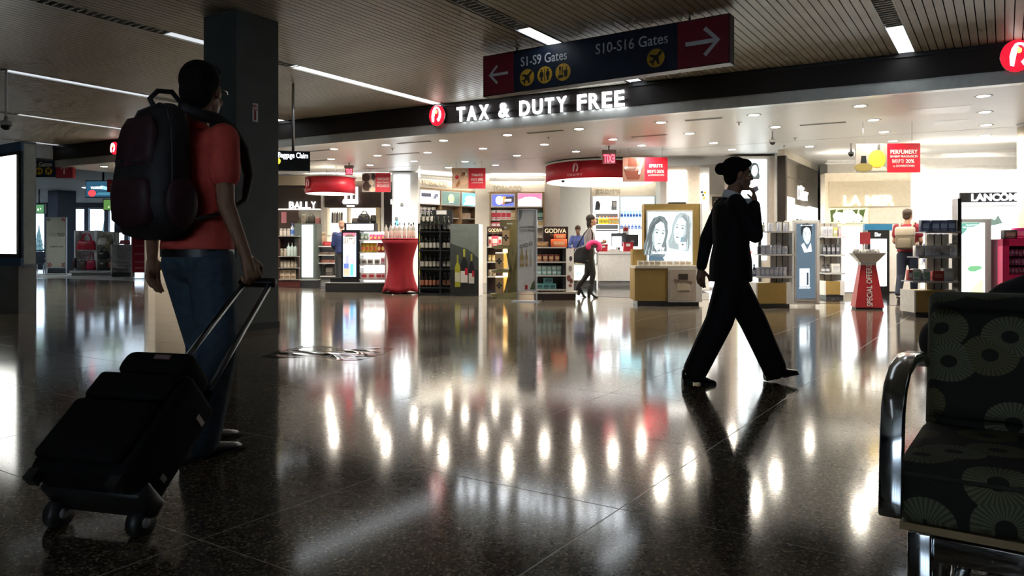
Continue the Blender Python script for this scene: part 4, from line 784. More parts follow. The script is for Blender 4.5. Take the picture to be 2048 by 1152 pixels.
goods('perfume_carton', carton(.1, .07, .085, cm(.68, .62, .52), cm(.4, .33, .25)), frB, 'small beige perfume carton on the gold stand tray, left row', 'box', 'beige cartons, left of the gold stand', [P.x(x) for x in (1279, 1290, 1301, 1313)], -.17, P.z(531))
goods('perfume_carton', carton(.1, .06, .085, cm(.75, .72, .66), cm(.5, .42, .35)), frB, 'small white perfume carton under the two-face poster', 'box', 'white cartons under the two-face poster', [P.x(x) for x in (1327, 1339, 1352, 1364, 1375)], -.05, P.z(531))
def shelf_stand(px, Y, rz, lab, x0, x1, xb0, xb1, top, shelves, base, plinth, side=None):
    P = PX(px, Y); t = thing('perfume_shelf_stand', lab, 'display stand', Fr(P.o, rz))
    part(t, 'backboard', P.bx(xb0, xb1, .12, .18, top, base[2]), mat((.42, .39, .33), .5))
    n = 3
    for i in range(1, n): x = P.x(xb0+(xb1-xb0)*i/n); part(t, 'backboard_groove', B(x-.006, x+.006, .115, .121, P.z(base[2]), P.z(top)), CHAR)
    for a, b, y in shelves:
        s = part(t, 'shelf', P.bx(a, b, -.22, .12, y, y+2.0), mat((.5, .52, .58), .25, .2)); part(s, 'price_rail', P.bx(a, b, -.23, -.22, y, y+3.4), LGREY)
    part(t, 'base_cabinet', P.bx(base[0], base[1], -.24, .2, base[2], base[3]), GOLDP); part(t, 'base_end', P.bx(base[1], base[1]+9, -.24, .2, base[2]-1, base[3]+1), WHITE); part(t, 'base_end', P.bx(base[0]-3, base[0], -.24, .2, base[2]-1, base[3]+1), WHITE)
    part(t, 'plinth', B(P.x(base[0]+2), P.x(base[1]+8), -.2, .2, 0, P.z(base[3])), PLINTH)
    return P, t, Fr(P.o, rz)
# left stand with face poster
P, t, fr = shelf_stand(1560, 12.6, R(3), 'perfume stand with three shelves and lit poster of a face, beside the walking woman', 1510, 1585, 1546, 1584, 443, [(1518, 1584, 463), (1512, 1580, 508), (1502, 1576, 552)], (1503, 1561, 565, 605), 0)
part(t, 'poster_box', P.bx(1584, 1640, -.02, .3, 440, 609), WHITE); f = part(t, 'poster_frame', P.bx(1589, 1634, -.035, -.02, 445, 602), LGREY); part(f, 'poster', P.bx(1592, 1630, -.04, -.035, 448, 597), glow((.06, .09, .12), .9))
portrait(f, P.x(1612), P.z(472), .26, .4, -.041, .8, 1, False, .02); poly(f, 'collar_print', [(P.x(a), P.z(b)) for a, b in ((1601, 490), (1606, 486), (1613, 500), (1620, 486), (1622, 503), (1607, 505))], -.05, glow((.85, .95, 1), 1.1)); poly(f, 'flacon_print', rect(P, 1598, 1618, 537, 573), -.04, glow((.8, .92, 1), 1.3)); poly(f, 'flacon_cap_print', rect(P, 1612, 1616, 545, 570), -.042, glow((.05, .07, .1), .4)); txt(f, 'lettering', 'GIVENCHY', P.x(1600), P.x(1625), P.z(452), P.z(449.5), -.04, glow((.9, .95, 1), 1.2), .002)
txt(f, 'lettering', 'GENTLEMEN ONLY', P.x(1597), P.x(1620), P.z(577), P.z(574.5), -.04, glow((.9, .95, 1), 1.2), .002)
LAV = cm(.42, .43, .5); SLV = cm(.55, .55, .57)
goods('scent_carton', carton(.055, .06, .14, LAV, SLV), fr, 'slim grey scent carton on the top shelf of the face-poster stand', 'box', 'cartons, top shelf of the face-poster stand', [P.x(x) for x in (1538, 1555, 1569)], -.05, P.z(463))
goods('scent_bottle', bottle(.025, .15, cm(.3, .3, .22), BLACK, SLV, .45), fr, 'dark scent bottle at the left end of the top shelf, face-poster stand', 'bottle', None, [P.x(1524)], -.05, P.z(463))
goods('scent_carton', carton(.075, .06, .15, LAV, SLV), fr, 'lilac grey scent carton on the middle shelf of the face-poster stand', 'box', 'cartons, middle shelf of the face-poster stand', [P.x(x) for x in (1522, 1532, 1544, 1554)], -.05, P.z(508))
goods('scent_carton', carton(.09, .06, .13, SLV, LAV), fr, 'pale carton at the right of the middle shelf, face-poster stand', 'box', None, [P.x(1566)], -.05, P.z(508)); goods('scent_bottle', bottle(.022, .14, BLACK, BLACK, CHAR, .5), fr, 'black flacon at the right end of the middle shelf, face-poster stand', 'bottle', None, [P.x(1574)], -.05, P.z(508)); goods('scent_bottle', bottle(.03, .18, cm(.03, .05, .04), BLACK, CHAR, .5), fr, 'dark green flacon at the left end of the middle shelf, face-poster stand', 'bottle', None, [P.x(1515)], -.05, P.z(508))
goods('scent_carton', carton(.07, .06, .15, LAV, SLV), fr, 'grey scent carton on the bottom shelf of the face-poster stand', 'box', 'cartons, bottom shelf of the face-poster stand', [P.x(x) for x in (1512, 1521, 1530, 1539, 1548, 1557)], -.05, P.z(552)); goods('scent_carton', carton(.06, .06, .15, SLV, WHITE), fr, 'bright silver carton at the right end of the bottom shelf, face-poster stand', 'box', None, [P.x(1566)], -.05, P.z(552)); goods('scent_bottle', bottle(.025, .2, cm(.03, .04, .1), BLACK, LAV, .5), fr, 'navy flacon at the left end of the bottom shelf, face-poster stand', 'bottle', None, [P.x(1505)], -.05, P.z(552))
# middle stand behind
P, t, fr = shelf_stand(1668, 15.2, 0, 'farther perfume stand with a glowing blank light panel', 1640, 1680, 1640, 1680, 446, [(1640, 1681, 473), (1640, 1681, 509), (1640, 1681, 545)], (1642, 1670, 562, 588), 0)
part(t, 'light_frame', P.bx(1682, 1726, .0, .3, 452, 585), LGREY); part(t, 'lit_panel', P.bx(1685, 1722, -.02, 0, 456, 583), LITW)
goods('scent_carton', carton(.1, .08, .2, SLV, LAV), fr, 'silver carton on the top shelf of the farther perfume stand', 'box', 'cartons, top shelf of the farther stand', [P.x(x) for x in (1646, 1657)], -.05, P.z(473)); goods('scent_carton', carton(.09, .08, .18, cm(.4, .42, .1), SLV), fr, 'lime carton on the top shelf of the farther perfume stand', 'box', None, [P.x(1667)], -.05, P.z(473)); goods('scent_carton', carton(.05, .08, .16, cm(.6, .35, .42), SLV), fr, 'pink carton on the top shelf of the farther perfume stand', 'box', None, [P.x(1676)], -.05, P.z(473))
goods('scent_carton', carton(.08, .08, .2, cm(.04, .045, .05), LAV), fr, 'black carton on the middle shelf of the farther perfume stand', 'box', 'black cartons, middle shelf of the farther stand', [P.x(x) for x in (1645, 1654, 1663, 1672)], -.05, P.z(509)); goods('scent_carton', carton(.16, .08, .18, cm(.7, .7, .66), SLV), fr, 'large white carton on the bottom shelf of the farther perfume stand', 'box', None, [P.x(1668)], -.05, P.z(545)); goods('scent_bottle', bottle(.04, .16, cm(.05, .05, .06), BLACK, SLV, .5), fr, 'dark flacon on the bottom shelf of the farther perfume stand', 'bottle', 'dark flacons, farther stand', [P.x(x) for x in (1645, 1653)], -.05, P.z(545))
# right stand near the backpack shopper
P, t, fr = shelf_stand(1860, 10.9, R(-3), 'perfume stand with blue and white boxes, in front of the backpack shopper', 1810, 1905, 1862, 1905, 468, [(1836, 1905, 464), (1823, 1905, 513), (1811, 1900, 561)], (1817, 1890, 580, 622), 0)
part(t, 'steel_post', P.bx(1907, 1914, -.1, .06, 398, 630), STEEL); part(t, 'steel_post_foot', B(P.x(1903), P.x(1918), -.2, .2, 0, .02), STEEL)
NAVB = cm(.04, .06, .13); GRN = cm(.25, .45, .3)
goods('scent_carton', carton(.12, .09, .17, NAVB, cm(.3, .36, .5)), fr, 'navy blue scent carton on the top shelf behind the backpack shopper', 'box', 'navy cartons on the stand by the shopper', [P.x(x) for x in (1845, 1864, 1880, 1895)], -.06, P.z(464)); goods('scent_carton', carton(.04, .06, .17, cm(.5, .42, .2), SLV), fr, 'slim gold carton at the end of the navy cartons', 'box', None, [P.x(1903)], -.06, P.z(464))
goods('scent_carton', carton(.125, .09, .16, cm(.68, .66, .64), cm(.55, .5, .48)), fr, 'cream square carton on the middle shelf of the stand by the shopper', 'box', 'cream cartons, stand by the shopper', [P.x(x) for x in (1834, 1852, 1869, 1884)], -.06, P.z(513)); goods('scent_carton', carton(.09, .09, .19, cm(.75, .74, .72), SLV), fr, 'tall white carton at the right of the middle shelf, stand by the shopper', 'box', None, [P.x(1898)], -.06, P.z(513))
goods('scent_carton', carton(.1, .09, .17, cm(.62, .64, .6), GRN), fr, 'white and green carton, bottom shelf of the stand by the shopper', 'box', 'white and green cartons, stand by the shopper', [P.x(x) for x in (1827, 1847)], -.06, P.z(561)); goods('scent_carton', carton(.1, .08, .16, cm(.55, .57, .55), SLV), fr, 'grey carton between the white and green cartons', 'box', None, [P.x(1837)], -.0, P.z(561)); goods('scent_carton', carton(.06, .08, .16, cm(.5, .08, .07), SLV), fr, 'narrow red carton at the left end of the bottom shelf, stand by the shopper', 'box', None, [P.x(1816)], -.06, P.z(561)); goods('scent_carton', carton(.15, .09, .14, cm(.5, .06, .05), cm(.6, .2, .15)), fr, 'wide red carton on the bottom shelf of the stand by the shopper', 'box', None, [P.x(1870)], -.06, P.z(561)); goods('scent_carton', carton(.14, .09, .18, cm(.55, .56, .54), cm(.65, .65, .63)), fr, 'large grey carton at the right end of the bottom shelf, stand by the shopper', 'box', None, [P.x(1889)], -.06, P.z(561))
# lit green poster box and pink shelf at the far right
P = PX(1950, 11.7); t = thing('poster_light_box', 'tall lit poster box with pale green plant picture', 'light box', Fr(P.o, R(-4)))
part(t, 'casing', P.bx(1914, 1981, 0, .3, 438, 622), LGREY); f = part(t, 'poster', P.bx(1921, 1968, -.01, 0, 446, 610), glow((.82, .98, .92), 1.35, True))
for pts, m in (([(1921, 446), (1960, 446), (1952, 452), (1935, 456), (1928, 466), (1921, 470)], glow((.12, .32, .26), .7)), ([(1934, 538), (1940, 532), (1958, 531), (1964, 536), (1950, 543), (1940, 543)], glow((.15, .4, .2), .8)), ([(1938, 585), (1950, 570), (1964, 556), (1966, 585), (1950, 592)], glow((.8, .9, .35), 1)), ([(1921, 590), (1936, 584), (1960, 592), (1967, 610), (1921, 610)], glow((.35, .75, .75), .9)), ([(1940, 590), (1958, 592), (1960, 596), (1942, 594)], glow((.03, .12, .15), .5))): poly(f, 'plant_print', [(P.x(a), P.z(b)) for a, b in pts], -.01, m)
txt(f, 'lettering', 'LE JARDIN', P.x(1932), P.x(1956), P.z(451.5), P.z(449), -.012, LITW, .003); txt(f, 'lettering', 'DE MONSIEUR LI', P.x(1926), P.x(1962), P.z(456), P.z(453.5), -.012, LITW, .003)
P = PX(2030, 11.4); t = thing('pink_shelf_unit', 'glossy magenta shelf unit at the right picture edge', 'shelf', Fr(P.o, R(-8))); PK = mat((.55, .02, .1), .35); PD = mat((.08, .005, .02), .5)
part(t, 'body', P.bx(2004, 2080, .1, .35, 478, 620), PD); part(t, 'side_panel', P.bx(2004, 2016, -.05, .1, 478, 620), PK); part(t, 'crown', P.bx(2004, 2080, -.05, .1, 478, 492), PK)
for y in (513, 531, 549): part(t, 'shelf', P.bx(2016, 2080, -.04, .1, y-1, y), PD)
part(t, 'lower_front', P.bx(2016, 2080, -.05, .1, 549, 622), PK)
frP = Fr(P.o, R(-8)); 
for y, nm in ((512, 'top'), (530, 'middle'), (548, 'bottom')): goods('pink_carton', carton(.045, .06, .1, cm(.62, .1, .28), cm(.75, .35, .5)), frP, 'pink carton on the %s shelf of the magenta unit' % nm, 'box', 'pink cartons in the magenta unit, %s' % nm, [P.x(2020+6.6*i) for i in range(8)], .03, P.z(y))
goods('face_carton', carton(.19, .1, .14, cm(.06, .05, .05), cm(.25, .18, .15)), frP, 'dark picture carton on top of the magenta unit', 'box', None, [P.x(2025)], .1, P.z(478)); goods('magenta_carton', carton(.16, .1, .17, cm(.6, .03, .2), cm(.7, .2, .35)), frP, 'magenta carton beside the dark picture carton', 'box', None, [P.x(2044)], .12, P.z(478))
# ---- special offers bin
P = PX(1734, 12.3); t = thing('special_offers_bin', 'red tapered bin stand reading SPECIAL OFFERS with a clear tray', 'display stand', Fr(P.o, R(-14)))
def taper(w0, w1, d0, d1, z0, z1): return MB().loft([[(-w0, -d0, z0), (w0, -d0, z0), (w0, d0, z0), (-w0, d0, z0)], [(-w1, -d1, z1), (w1, -d1, z1), (w1, d1, z1), (-w1, d1, z1)]], False)
zt = P.z(530); part(t, 'body', taper(.215, .115, .2, .11, .03, zt), mat((.5, .03, .04), .4)); part(t, 'foot', B(-.2, .2, -.18, .18, 0, .03), CHAR); part(t, 'collar', B(-.12, .12, -.115, .115, zt, zt+.05), LGREY)
part(t, 'tray', taper(.13, .25, .12, .22, zt+.05, zt+.2), mat((.5, .5, .5), .12, .4)); part(t, 'tray_rim', B(-.26, .26, -.23, -.21, zt+.19, zt+.205).box(-.26, .26, .21, .23, zt+.19, zt+.205).box(-.26, -.24, -.21, .21, zt+.19, zt+.205).box(.24, .26, -.21, .21, zt+.19, zt+.205), LGREY); part(t, 'sign_stem', MB().cyl((-.02, .1, zt+.05), (-.02, .1, zt+.36), .006, n=6), STEEL); part(t, 'sign_card', B(-.09, .07, .095, .105, zt+.34, zt+.54), mat((.45, .05, .06), .5))
o = txt(t, 'lettering', 'SPECIAL OFFERS', 0, .68, 0, .085, 0, WHITE, .004, .015); o.location = (.03, -.2, .06); o.rotation_euler = (math.atan2(-.09, zt-.03), -pi/2, 0); o.rotation_mode = 'XYZ'
o.matrix_local = Matrix.Translation((.045, -.203, .05)) @ Matrix.Rotation(-math.atan2(.09, zt-.03), 4, 'X') @ Matrix.Rotation(-pi/2, 4, 'Y')
rnd = random.Random(3)
for i in range(14): goods('wrapped_sample', pouch(.07, .09, cm(.2, .19, .18) if i % 2 else cm(.45, .44, .42), cm(.1, .1, .1)), Fr(P.o, R(-14)), 'silvery packet heaped in the special offers tray', 'packet', 'packets in the special offers tray', [rnd.uniform(-.17, .17)], rnd.uniform(-.13, .13), zt+.17, [rnd.uniform(-1, 1)])
# ================================================================= LEFT HALF OF THE SHOP
# ---- dark shelf at the column and light pillar
P = PX(583, 20.4); t = thing('souvenir_shelf', 'dark shelf unit crowded with jars and tins beside the column', 'shelf', Fr(P.o, R(6)))
for a in (545, 560, 598): part(t, 'upright', P.bx(a, a+2.5, -.2, .2, 478, 566), mat((.05, .02, .015), .5))
part(t, 'back', P.bx(545, 600, .2, .24, 470, 566), mat((.035, .015, .012), .5))
sh = [(472, 40), (512, 0), (535, 0), (558, 0)]
for y, q in sh: part(t, 'shelf', P.bx(545, 601, -.25, .2, y, y+1.5), mat((.3, .28, .26), .4))
part(t, 'plinth', B(P.x(545), P.x(602), -.22, .22, 0, P.z(560)), mat((.08, .015, .012), .5)); fr = Fr(P.o, R(6))
XS = [P.x(x) for x in (564, 571, 578, 585, 592)]
goods('souvenir_tin', jar(.045, .2, cm(.55, .5, .45), cm(.5, .48, .44)), fr, 'pale tin on the top of the dark souvenir shelf', 'tin', 'tins, top of the souvenir shelf', XS[:3], -.05, P.z(472)); goods('blue_bottle', bottle(.05, .34, mat((.45, .55, .65), .15), cm(.05, .12, .45), cm(.1, .2, .55)), fr, 'blue labelled water bottle on the dark souvenir shelf', 'bottle', 'blue bottles, souvenir shelf', XS[3:], -.02, P.z(472)); goods('glass_jar', bottle(.055, .36, mat((.5, .62, .6), .15), cm(.3, .3, .3), cm(.5, .58, .56)), fr, 'pale glass jar bottle on the second souvenir shelf', 'bottle', 'glass bottles, second souvenir shelf', XS[2:], -.05, P.z(512)); goods('souvenir_tin', jar(.05, .2, cm(.4, .35, .28), cm(.5, .45, .38)), fr, 'brown tin on the second souvenir shelf', 'tin', 'tins, second souvenir shelf', XS[:2], -.05, P.z(512))
goods('souvenir_tin', jar(.05, .22, cm(.5, .44, .35), cm(.15, .1, .08)), fr, 'cream tin on the third souvenir shelf', 'tin', 'tins, third souvenir shelf', XS, -.05, P.z(535)); goods('souvenir_tin', carton(.14, .1, .13, cm(.5, .42, .3), cm(.25, .15, .1)), fr, 'tan box on the lowest souvenir shelf, under row', 'box', 'tan boxes, lowest souvenir shelf', [P.x(x) for x in (566, 577, 588)], -.1, P.z(558)); goods('souvenir_tin', carton(.14, .1, .13, cm(.52, .45, .34), cm(.28, .18, .1)), fr, 'tan box on the lowest souvenir shelf, upper row', 'box', 'tan boxes, lowest souvenir shelf', [P.x(x) for x in (566, 577, 588)], -.1, P.z(558)+.131)
P = PX(618, 20.3); t = thing('light_pillar_stand', 'grey-green stand with a tall white glowing panel', 'light box', Fr(P.o, R(-5))); part(t, 'casing', P.bx(588, 634, 0, .4, 447, 561), mat((.09, .11, .1), .5)); part(t, 'lit_panel', P.bx(604, 626, -.02, 0, 450, 554), glow((.92, 1, .96), 3.0, True)); part(t, 'plinth', B(P.x(586), P.x(636), -.05, .42, 0, P.z(560)), CHAR); part(t, 'plinth_edge', P.bx(585, 637, -.06, .43, 559, 560.5), LGREY)
# ---- low merchandise table
P = PX(668, 20.7); t = thing('merchandise_table', 'white stepped table with folded goods beside the chocolate stand', 'table', Fr(P.o)); part(t, 'carcass', P.bx(635, 700, .3, .5, 492, 560), WHITE)
for y, a in ((492, 640), (509, 640), (525, 640), (551, 650)): part(t, 'shelf', P.bx(a-4, 702, -.3, .5, y, y+2.2), mat((.6, .58, .55), .4))
part(t, 'plinth', B(P.x(634), P.x(702), -.2, .5, 0, P.z(553)), GREY); part(t, 'end_panel', P.bx(635, 640, -.3, .5, 492, 560), WHITE); fr = Fr(P.o)
goods('red_gift_box', carton(.34, .3, .12, cm(.45, .02, .04), cm(.5, .1, .1)), fr, 'long red gift box on the low white table', 'box', 'red gift boxes on the white table', [P.x(x) for x in (662, 687)], -.05, P.z(492)); goods('leather_case', carton(.3, .3, .07, cm(.1, .07, .06), cm(.2, .16, .12)), fr, 'flat dark leather case on the middle tier of the white table', 'case', 'leather cases on the white table', [P.x(x) for x in (650, 672, 692)], -.05, P.z(509)); goods('leather_case', carton(.28, .3, .08, cm(.22, .07, .05), cm(.3, .14, .1)), fr, 'flat brown leather case on the lower tier of the white table', 'case', 'brown leather cases on the white table', [P.x(x) for x in (655, 675, 692)], -.05, P.z(525)); goods('picture_frame_box', carton(.25, .2, .3, cm(.06, .055, .05), cm(.3, .28, .25)), fr, 'upright dark box at the bottom of the white table', 'box', None, [P.x(660)], 0, P.z(551)); goods('steel_box', carton(.3, .2, .1, cm(.4, .42, .44), cm(.6, .6, .6)), fr, 'silver flat box at the foot of the white table', 'box', None, [P.x(685)], 0, P.z(551))
goods('gift_basket', jar(.13, .4, cm(.4, .3, .2), cm(.5, .42, .3)), fr, 'wrapped gift basket at the left end of the white table', 'basket', None, [P.x(642)], .1, P.z(492)); goods('gift_carton', carton(.14, .1, .28, cm(.7, .66, .6), cm(.4, .35, .3)), fr, 'white carton standing on the red gift boxes', 'box', None, [P.x(667)], .1, P.z(492)+.12)
# ---- chocolate island
P = PX(716, 17.6); t = thing('chocolate_island', 'black chocolate island with a lit SEATTLE poster and bright shelves', 'display stand', Fr(P.o, R(-4)))
part(t, 'poster_pylon', P.bx(685, 722, -.1, .3, 460, 566), BLACK); f = part(t, 'poster', P.bx(688.5, 714.5, -.11, -.1, 466, 553), glow((.45, .72, .95), 1.15))
poly(f, 'red_band_print', rect(P, 688.5, 714.5, 466, 472), -.11, glow((.75, .12, .18), 1)); poly(f, 'sign_print', rect(P, 690, 714, 474, 491), -.11, glow((.75, .7, .6), 1)); txt(f, 'lettering', 'SEATTLE', P.x(689), P.x(714), P.z(487), P.z(477), -.113, glow((.12, .08, .07), .4), .003, .01); poly(f, 'arch_print', [(P.x(690), P.z(474)), (P.x(696), P.z(469)), (P.x(707), P.z(469)), (P.x(714), P.z(474))], -.112, glow((.2, .15, .12), .4))
for a, b, c, d, col in ((690, 700, 527, 537, (.1, .15, .4)), (703, 709, 528, 551, (.1, .45, .8)), (709, 714, 520, 545, (.35, .5, .85)), (689, 702, 536, 552, (.75, .35, .25)), (694, 700, 510, 527, (.3, .3, .55)), (701, 704, 506, 528, (.4, .45, .6)), (704, 712, 516, 528, (.6, .35, .6))): poly(f, 'skyline_print', rect(P, a, b, c, d), -.111-.0001*(a % 7), glow(col, 1))
h_ = part(t, 'header_box', P.bx(688, 750, .0, .3, 446, 463), BLACK); part(h_, 'header_light', P.bx(693, 748, -.02, 0, 448, 461), glow((.7, .75, .85), 1.1)); txt(h_, 'lettering', 'CHOCOLATE', P.x(704), P.x(741), P.z(457), P.z(452), -.02, glow((1, 1, 1), 2), .004, .01)
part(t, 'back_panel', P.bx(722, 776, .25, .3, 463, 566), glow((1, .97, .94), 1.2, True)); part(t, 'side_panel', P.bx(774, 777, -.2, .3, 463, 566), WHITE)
CS = ((480, 'top'), (504.5, 'second'), (529, 'third'), (558, 'bottom'))
for y, nm in CS: part(t, 'shelf', P.bx(722, 776, -.15, .25, y, y+1.6), LGREY)
for y in (508, 533): part(t, 'light_bar', P.bx(723, 774, -.1, .2, y, y+2.5), glow((1, .98, .95), 1.6))
part(t, 'plinth', P.bx(655, 777, -.2, .3, 566, 583.4), CHAR); part(t, 'plinth_edge', P.bx(654, 778, -.21, .31, 564.5, 566), LGREY); part(t, 'side_tray', P.bx(662, 685, -.1, .3, 556, 565), BLACK)
fr = Fr(P.o, R(-4)); sy = -.02
goods('green_pouch', pouch(.1, .16, cm(.12, .18, .15), cm(.5, .5, .45)), fr, 'dark green sweet pouch on the top chocolate shelf', 'packet', 'green pouches, top chocolate shelf', [P.x(x) for x in (726, 734)], sy, P.z(480)); goods('pink_pouch', pouch(.1, .13, cm(.6, .05, .15), cm(.75, .5, .2)), fr, 'pink sweet pouch on the top chocolate shelf', 'packet', 'pink pouches, top chocolate shelf', [P.x(x) for x in (744, 752, 760, 768)], sy, P.z(480)); goods('yellow_pouch', pouch(.1, .22, cm(.65, .45, .05), cm(.55, .1, .08)), fr, 'yellow sweet pouch on the second chocolate shelf', 'packet', 'yellow pouches, second chocolate shelf', [P.x(x) for x in (727, 735, 743, 751)], sy, P.z(504.5)); goods('red_pouch', pouch(.1, .22, cm(.55, .08, .07), cm(.75, .6, .2)), fr, 'red sweet pouch on the second chocolate shelf', 'packet', 'red pouches, second chocolate shelf', [P.x(x) for x in (760, 768)], sy, P.z(504.5))
goods('chocolate_box', carton(.13, .1, .13, cm(.55, .52, .48), cm(.1, .08, .07)), fr, 'white and black praline box on the third chocolate shelf', 'box', 'praline boxes, third chocolate shelf', [P.x(x) for x in (729, 742, 756)], sy, P.z(529)); goods('price_block', carton(.1, .03, .2, cm(.7, .6, .6), cm(.5, .15, .2)), fr, 'small price block standing on the third chocolate shelf', 'sign', None, [P.x(767)], sy, P.z(529)); goods('ribbon_box', carton(.16, .1, .15, cm(.72, .65, .6), cm(.55, .05, .08)), fr, 'white box with red ribbon print on the bottom chocolate shelf', 'box', 'ribbon boxes, bottom chocolate shelf', [P.x(x) for x in (730, 745, 760, 771)], sy, P.z(558))
# ---- tall cocktail table in stretch cloth, bottles on it
P = PX(801, 17.0); hT = P.z(477); t = thing('cocktail_table', 'tall cocktail table in a crimson stretch cover', 'table', Fr(P.o)); rings = []; n = 32
for k in range(13):
    f_ = k/12; z = .02+(hT-.05)*f_; w = .44-.145*math.sin(pi*min(1, f_*1.02))**1.0*(1 if f_ < .55 else 1)+(.0); w = .43-(.15*math.sin(pi*f_)); ring = []
    for i in range(n):
        a = 2*pi*i/n+pi/4; pull = max(0, 1-f_*1.8); lobes = (abs(math.cos(2*a)))**.7; rr = w*(1-.22*pull*(1-lobes)); ring.append((rr*math.cos(a), rr*math.sin(a), z+(.05*pull*(1-lobes)))) 
    rings.append(ring)
part(t, 'stretch_cover', MB().loft(rings), mat((.33, .008, .022), .75, 0, 0, .1, 40)); part(t, 'top', MB().lathe([(.43, hT-.035), (.44, hT-.01), (.43, hT)], n=32), mat((.36, .01, .025), .6)); part(t, 'foot', B(-.05, .05, -.4, .4, 0, .02).box(-.4, .4, -.05, .05, 0, .02), CHAR)
fr = Fr(P.o); CLR = mat((.62, .6, .56), .06, 0, 0, .02, 12, 0, .55)
goods('clear_bottle', bottle(.042, .36, CLR, BLACK, mat((.6, .5, .45), .2), .3), fr, 'slim clear bottle with black cap on the crimson table, front row', 'bottle', 'clear bottles on the crimson table', lin(-.36, .36, 7), -.12, hT); goods('clear_bottle', bottle(.042, .34, CLR, BLACK, mat((.55, .45, .4), .2), .3), fr, 'clear bottle with black cap on the crimson table, back row', 'bottle', 'clear bottles on the crimson table', lin(-.3, .3, 4), .12, hT)
# ---- wine rack
P = PX(872, 16.3); t = thing('wine_rack', 'black wine rack with rows of bottles and yellow price strips', 'rack', Fr(P.o, R(2))); BK = mat((.012, .012, .012), .45)
for a in (838, 880, 902): 
    for y in (-.25, .2): part(t, 'post', P.bx(a, a+3, y, y+.04, 448, 591), BK)
WS = ((463, 448), (500, 0), (537, 0), (574, 0))
for y, _ in WS: part(t, 'shelf', P.bx(838, 905, -.26, .24, y, y+2), BK)
part(t, 'crate', P.bx(863, 905, .0, .24, 420, 448), BK); part(t, 'notice', P.bx(873, 893, -.01, .0, 421, 429), LGREY); part(t, 'back_net', P.bx(840, 903, .22, .235, 448, 588), mat((.02, .02, .02), .6)); part(t, 'foot', P.bx(838, 905, -.26, .24, 585, 591), BK)
for y in (475, 492, 510, 546): part(t, 'price_strip', P.bx(836, 853, .24, .25, y-6, y+5), glow((.85, .9, .05), .7))
fr = Fr(P.o, R(2)); WB = mat((.012, .015, .01), .15); LB = cm(.5, .48, .42)
for i, (y, _) in enumerate(WS):
    nm = ('top', 'second', 'third', 'lowest')[i]
    goods('wine_bottle', bottle(.04, .32, WB, BLACK if i else mat((.05, .05, .04), .4), LB if i != 3 else cm(.5, .2, .12), .36), fr, 'dark wine bottle with pale label on the %s rack shelf' % nm, 'bottle', 'wine bottles, %s shelf' % nm, [P.x(x) for x in (845, 853, 861, 869, 877)]+[P.x(x) for x in (889, 897)], -.12, P.z(y))
goods('wine_bottle', bottle(.04, .32, WB, CHAR, LB, .36), fr, 'dark wine bottle standing on top of the wine rack, front', 'bottle', 'wine bottles on top of the rack', [P.x(x) for x in (847, 855, 863)], -.1, P.z(448)-.0)
part(t, 'top_shelf', P.bx(838, 905, -.26, .24, 448, 450), BK)
# ---- wine poster cube
P = PX(936, 15.8); t = thing('wine_poster_block', 'square floor block with a grey wine bottle poster', 'display block', Fr(P.o, R(-9)))
part(t, 'body', P.bx(901, 958, .0, .42, 448, 592), mat((.8, .82, .84), .5)); f = part(t, 'poster', P.bx(900, 958, -.012, 0, 448, 592), mat((.16, .19, .175), .45))
for s, y in (('PURE, TRUE', 455), ('CALIFORNIA', 466)): txt(f, 'lettering', s, P.x(906), P.x(952), P.z(y+7), P.z(y), -.012, mat((.2, .23, .21), .4), .002)
poly(f, 'hill_print', [(P.x(a), P.z(b)) for a, b in ((900, 486), (915, 492), (935, 498), (958, 516), (958, 560), (900, 560))], -.0125, mat((.05, .06, .055), .5)); poly(f, 'ground_print', rect(P, 900, 958, 540, 591), -.013, mat((.02, .022, .02), .5))
for x, y0, y1, w_, col, cap, lab in ((915, 510, 574, 5.5, (.35, .36, .03), (.3, .3, .03), (.55, .55, .4)), (928.5, 498, 578, 7.5, (.012, .012, .012), (.35, .36, .05), (.62, .6, .58)), (943.5, 508, 578, 5.8, (.012, .012, .012), (.35, .36, .05), (.6, .58, .56))):
    poly(f, 'bottle_print', [(P.x(x+a*w_), P.z(y1-b*(y1-y0))) for a, b in ((-1, 0), (1, 0), (1, .6), (.7, .7), (.28, .77), (.25, 1), (-.25, 1), (-.28, .77), (-.7, .7), (-1, .6))], -.014, mat(col, .4)); poly(f, 'cap_print', rect(P, x-w_*.28, x+w_*.28, y0, y0+(y1-y0)*.2), -.0165, mat(cap, .4)); poly(f, 'label_print', rect(P, x-w_*.95, x+w_*.95, y1-(y1-y0)*.45, y1-(y1-y0)*.16), -.0165, mat(lab, .5))
    if x > 920: poly(f, 'red_label_print', rect(P, x+w_*.2, x+w_*.95, y1-(y1-y0)*.52, y1-(y1-y0)*.35), -.018, mat((.45, .02, .04), .5))
# ---- brown praline rack left of the gold display
P = PX(990, 16.9); t = thing('praline_rack', 'dark praline rack with GODIVA header left of the gold bottle display', 'rack', Fr(P.o)); part(t, 'header', P.bx(974, 1008, .0, .25, 453, 469), mat((.03, .016, .012), .4)); txt(t, 'lettering', 'GODIVA', P.x(977), P.x(1004.5), P.z(464), P.z(457), 0, mat((.75, .6, .35), .4, 0, .3), .006, .01); txt(t, 'lettering', 'Belgium 1926', P.x(983), P.x(998), P.z(467.5), P.z(465.5), 0, GOLD, .004)
part(t, 'back', P.bx(974, 1008, .2, .25, 469, 583), mat((.1, .05, .04), .5)); part(t, 'plinth', P.bx(974, 1008, -.1, .25, 580, 586.5), BLACK)
for y in (493, 523, 552): part(t, 'shelf', P.bx(974, 1008, -.15, .2, y, y+2.5), mat((.5, .48, .45), .3))
part(t, 'post', P.bx(974, 976, -.15, .2, 469, 583), BLACK); fr = Fr(P.o)
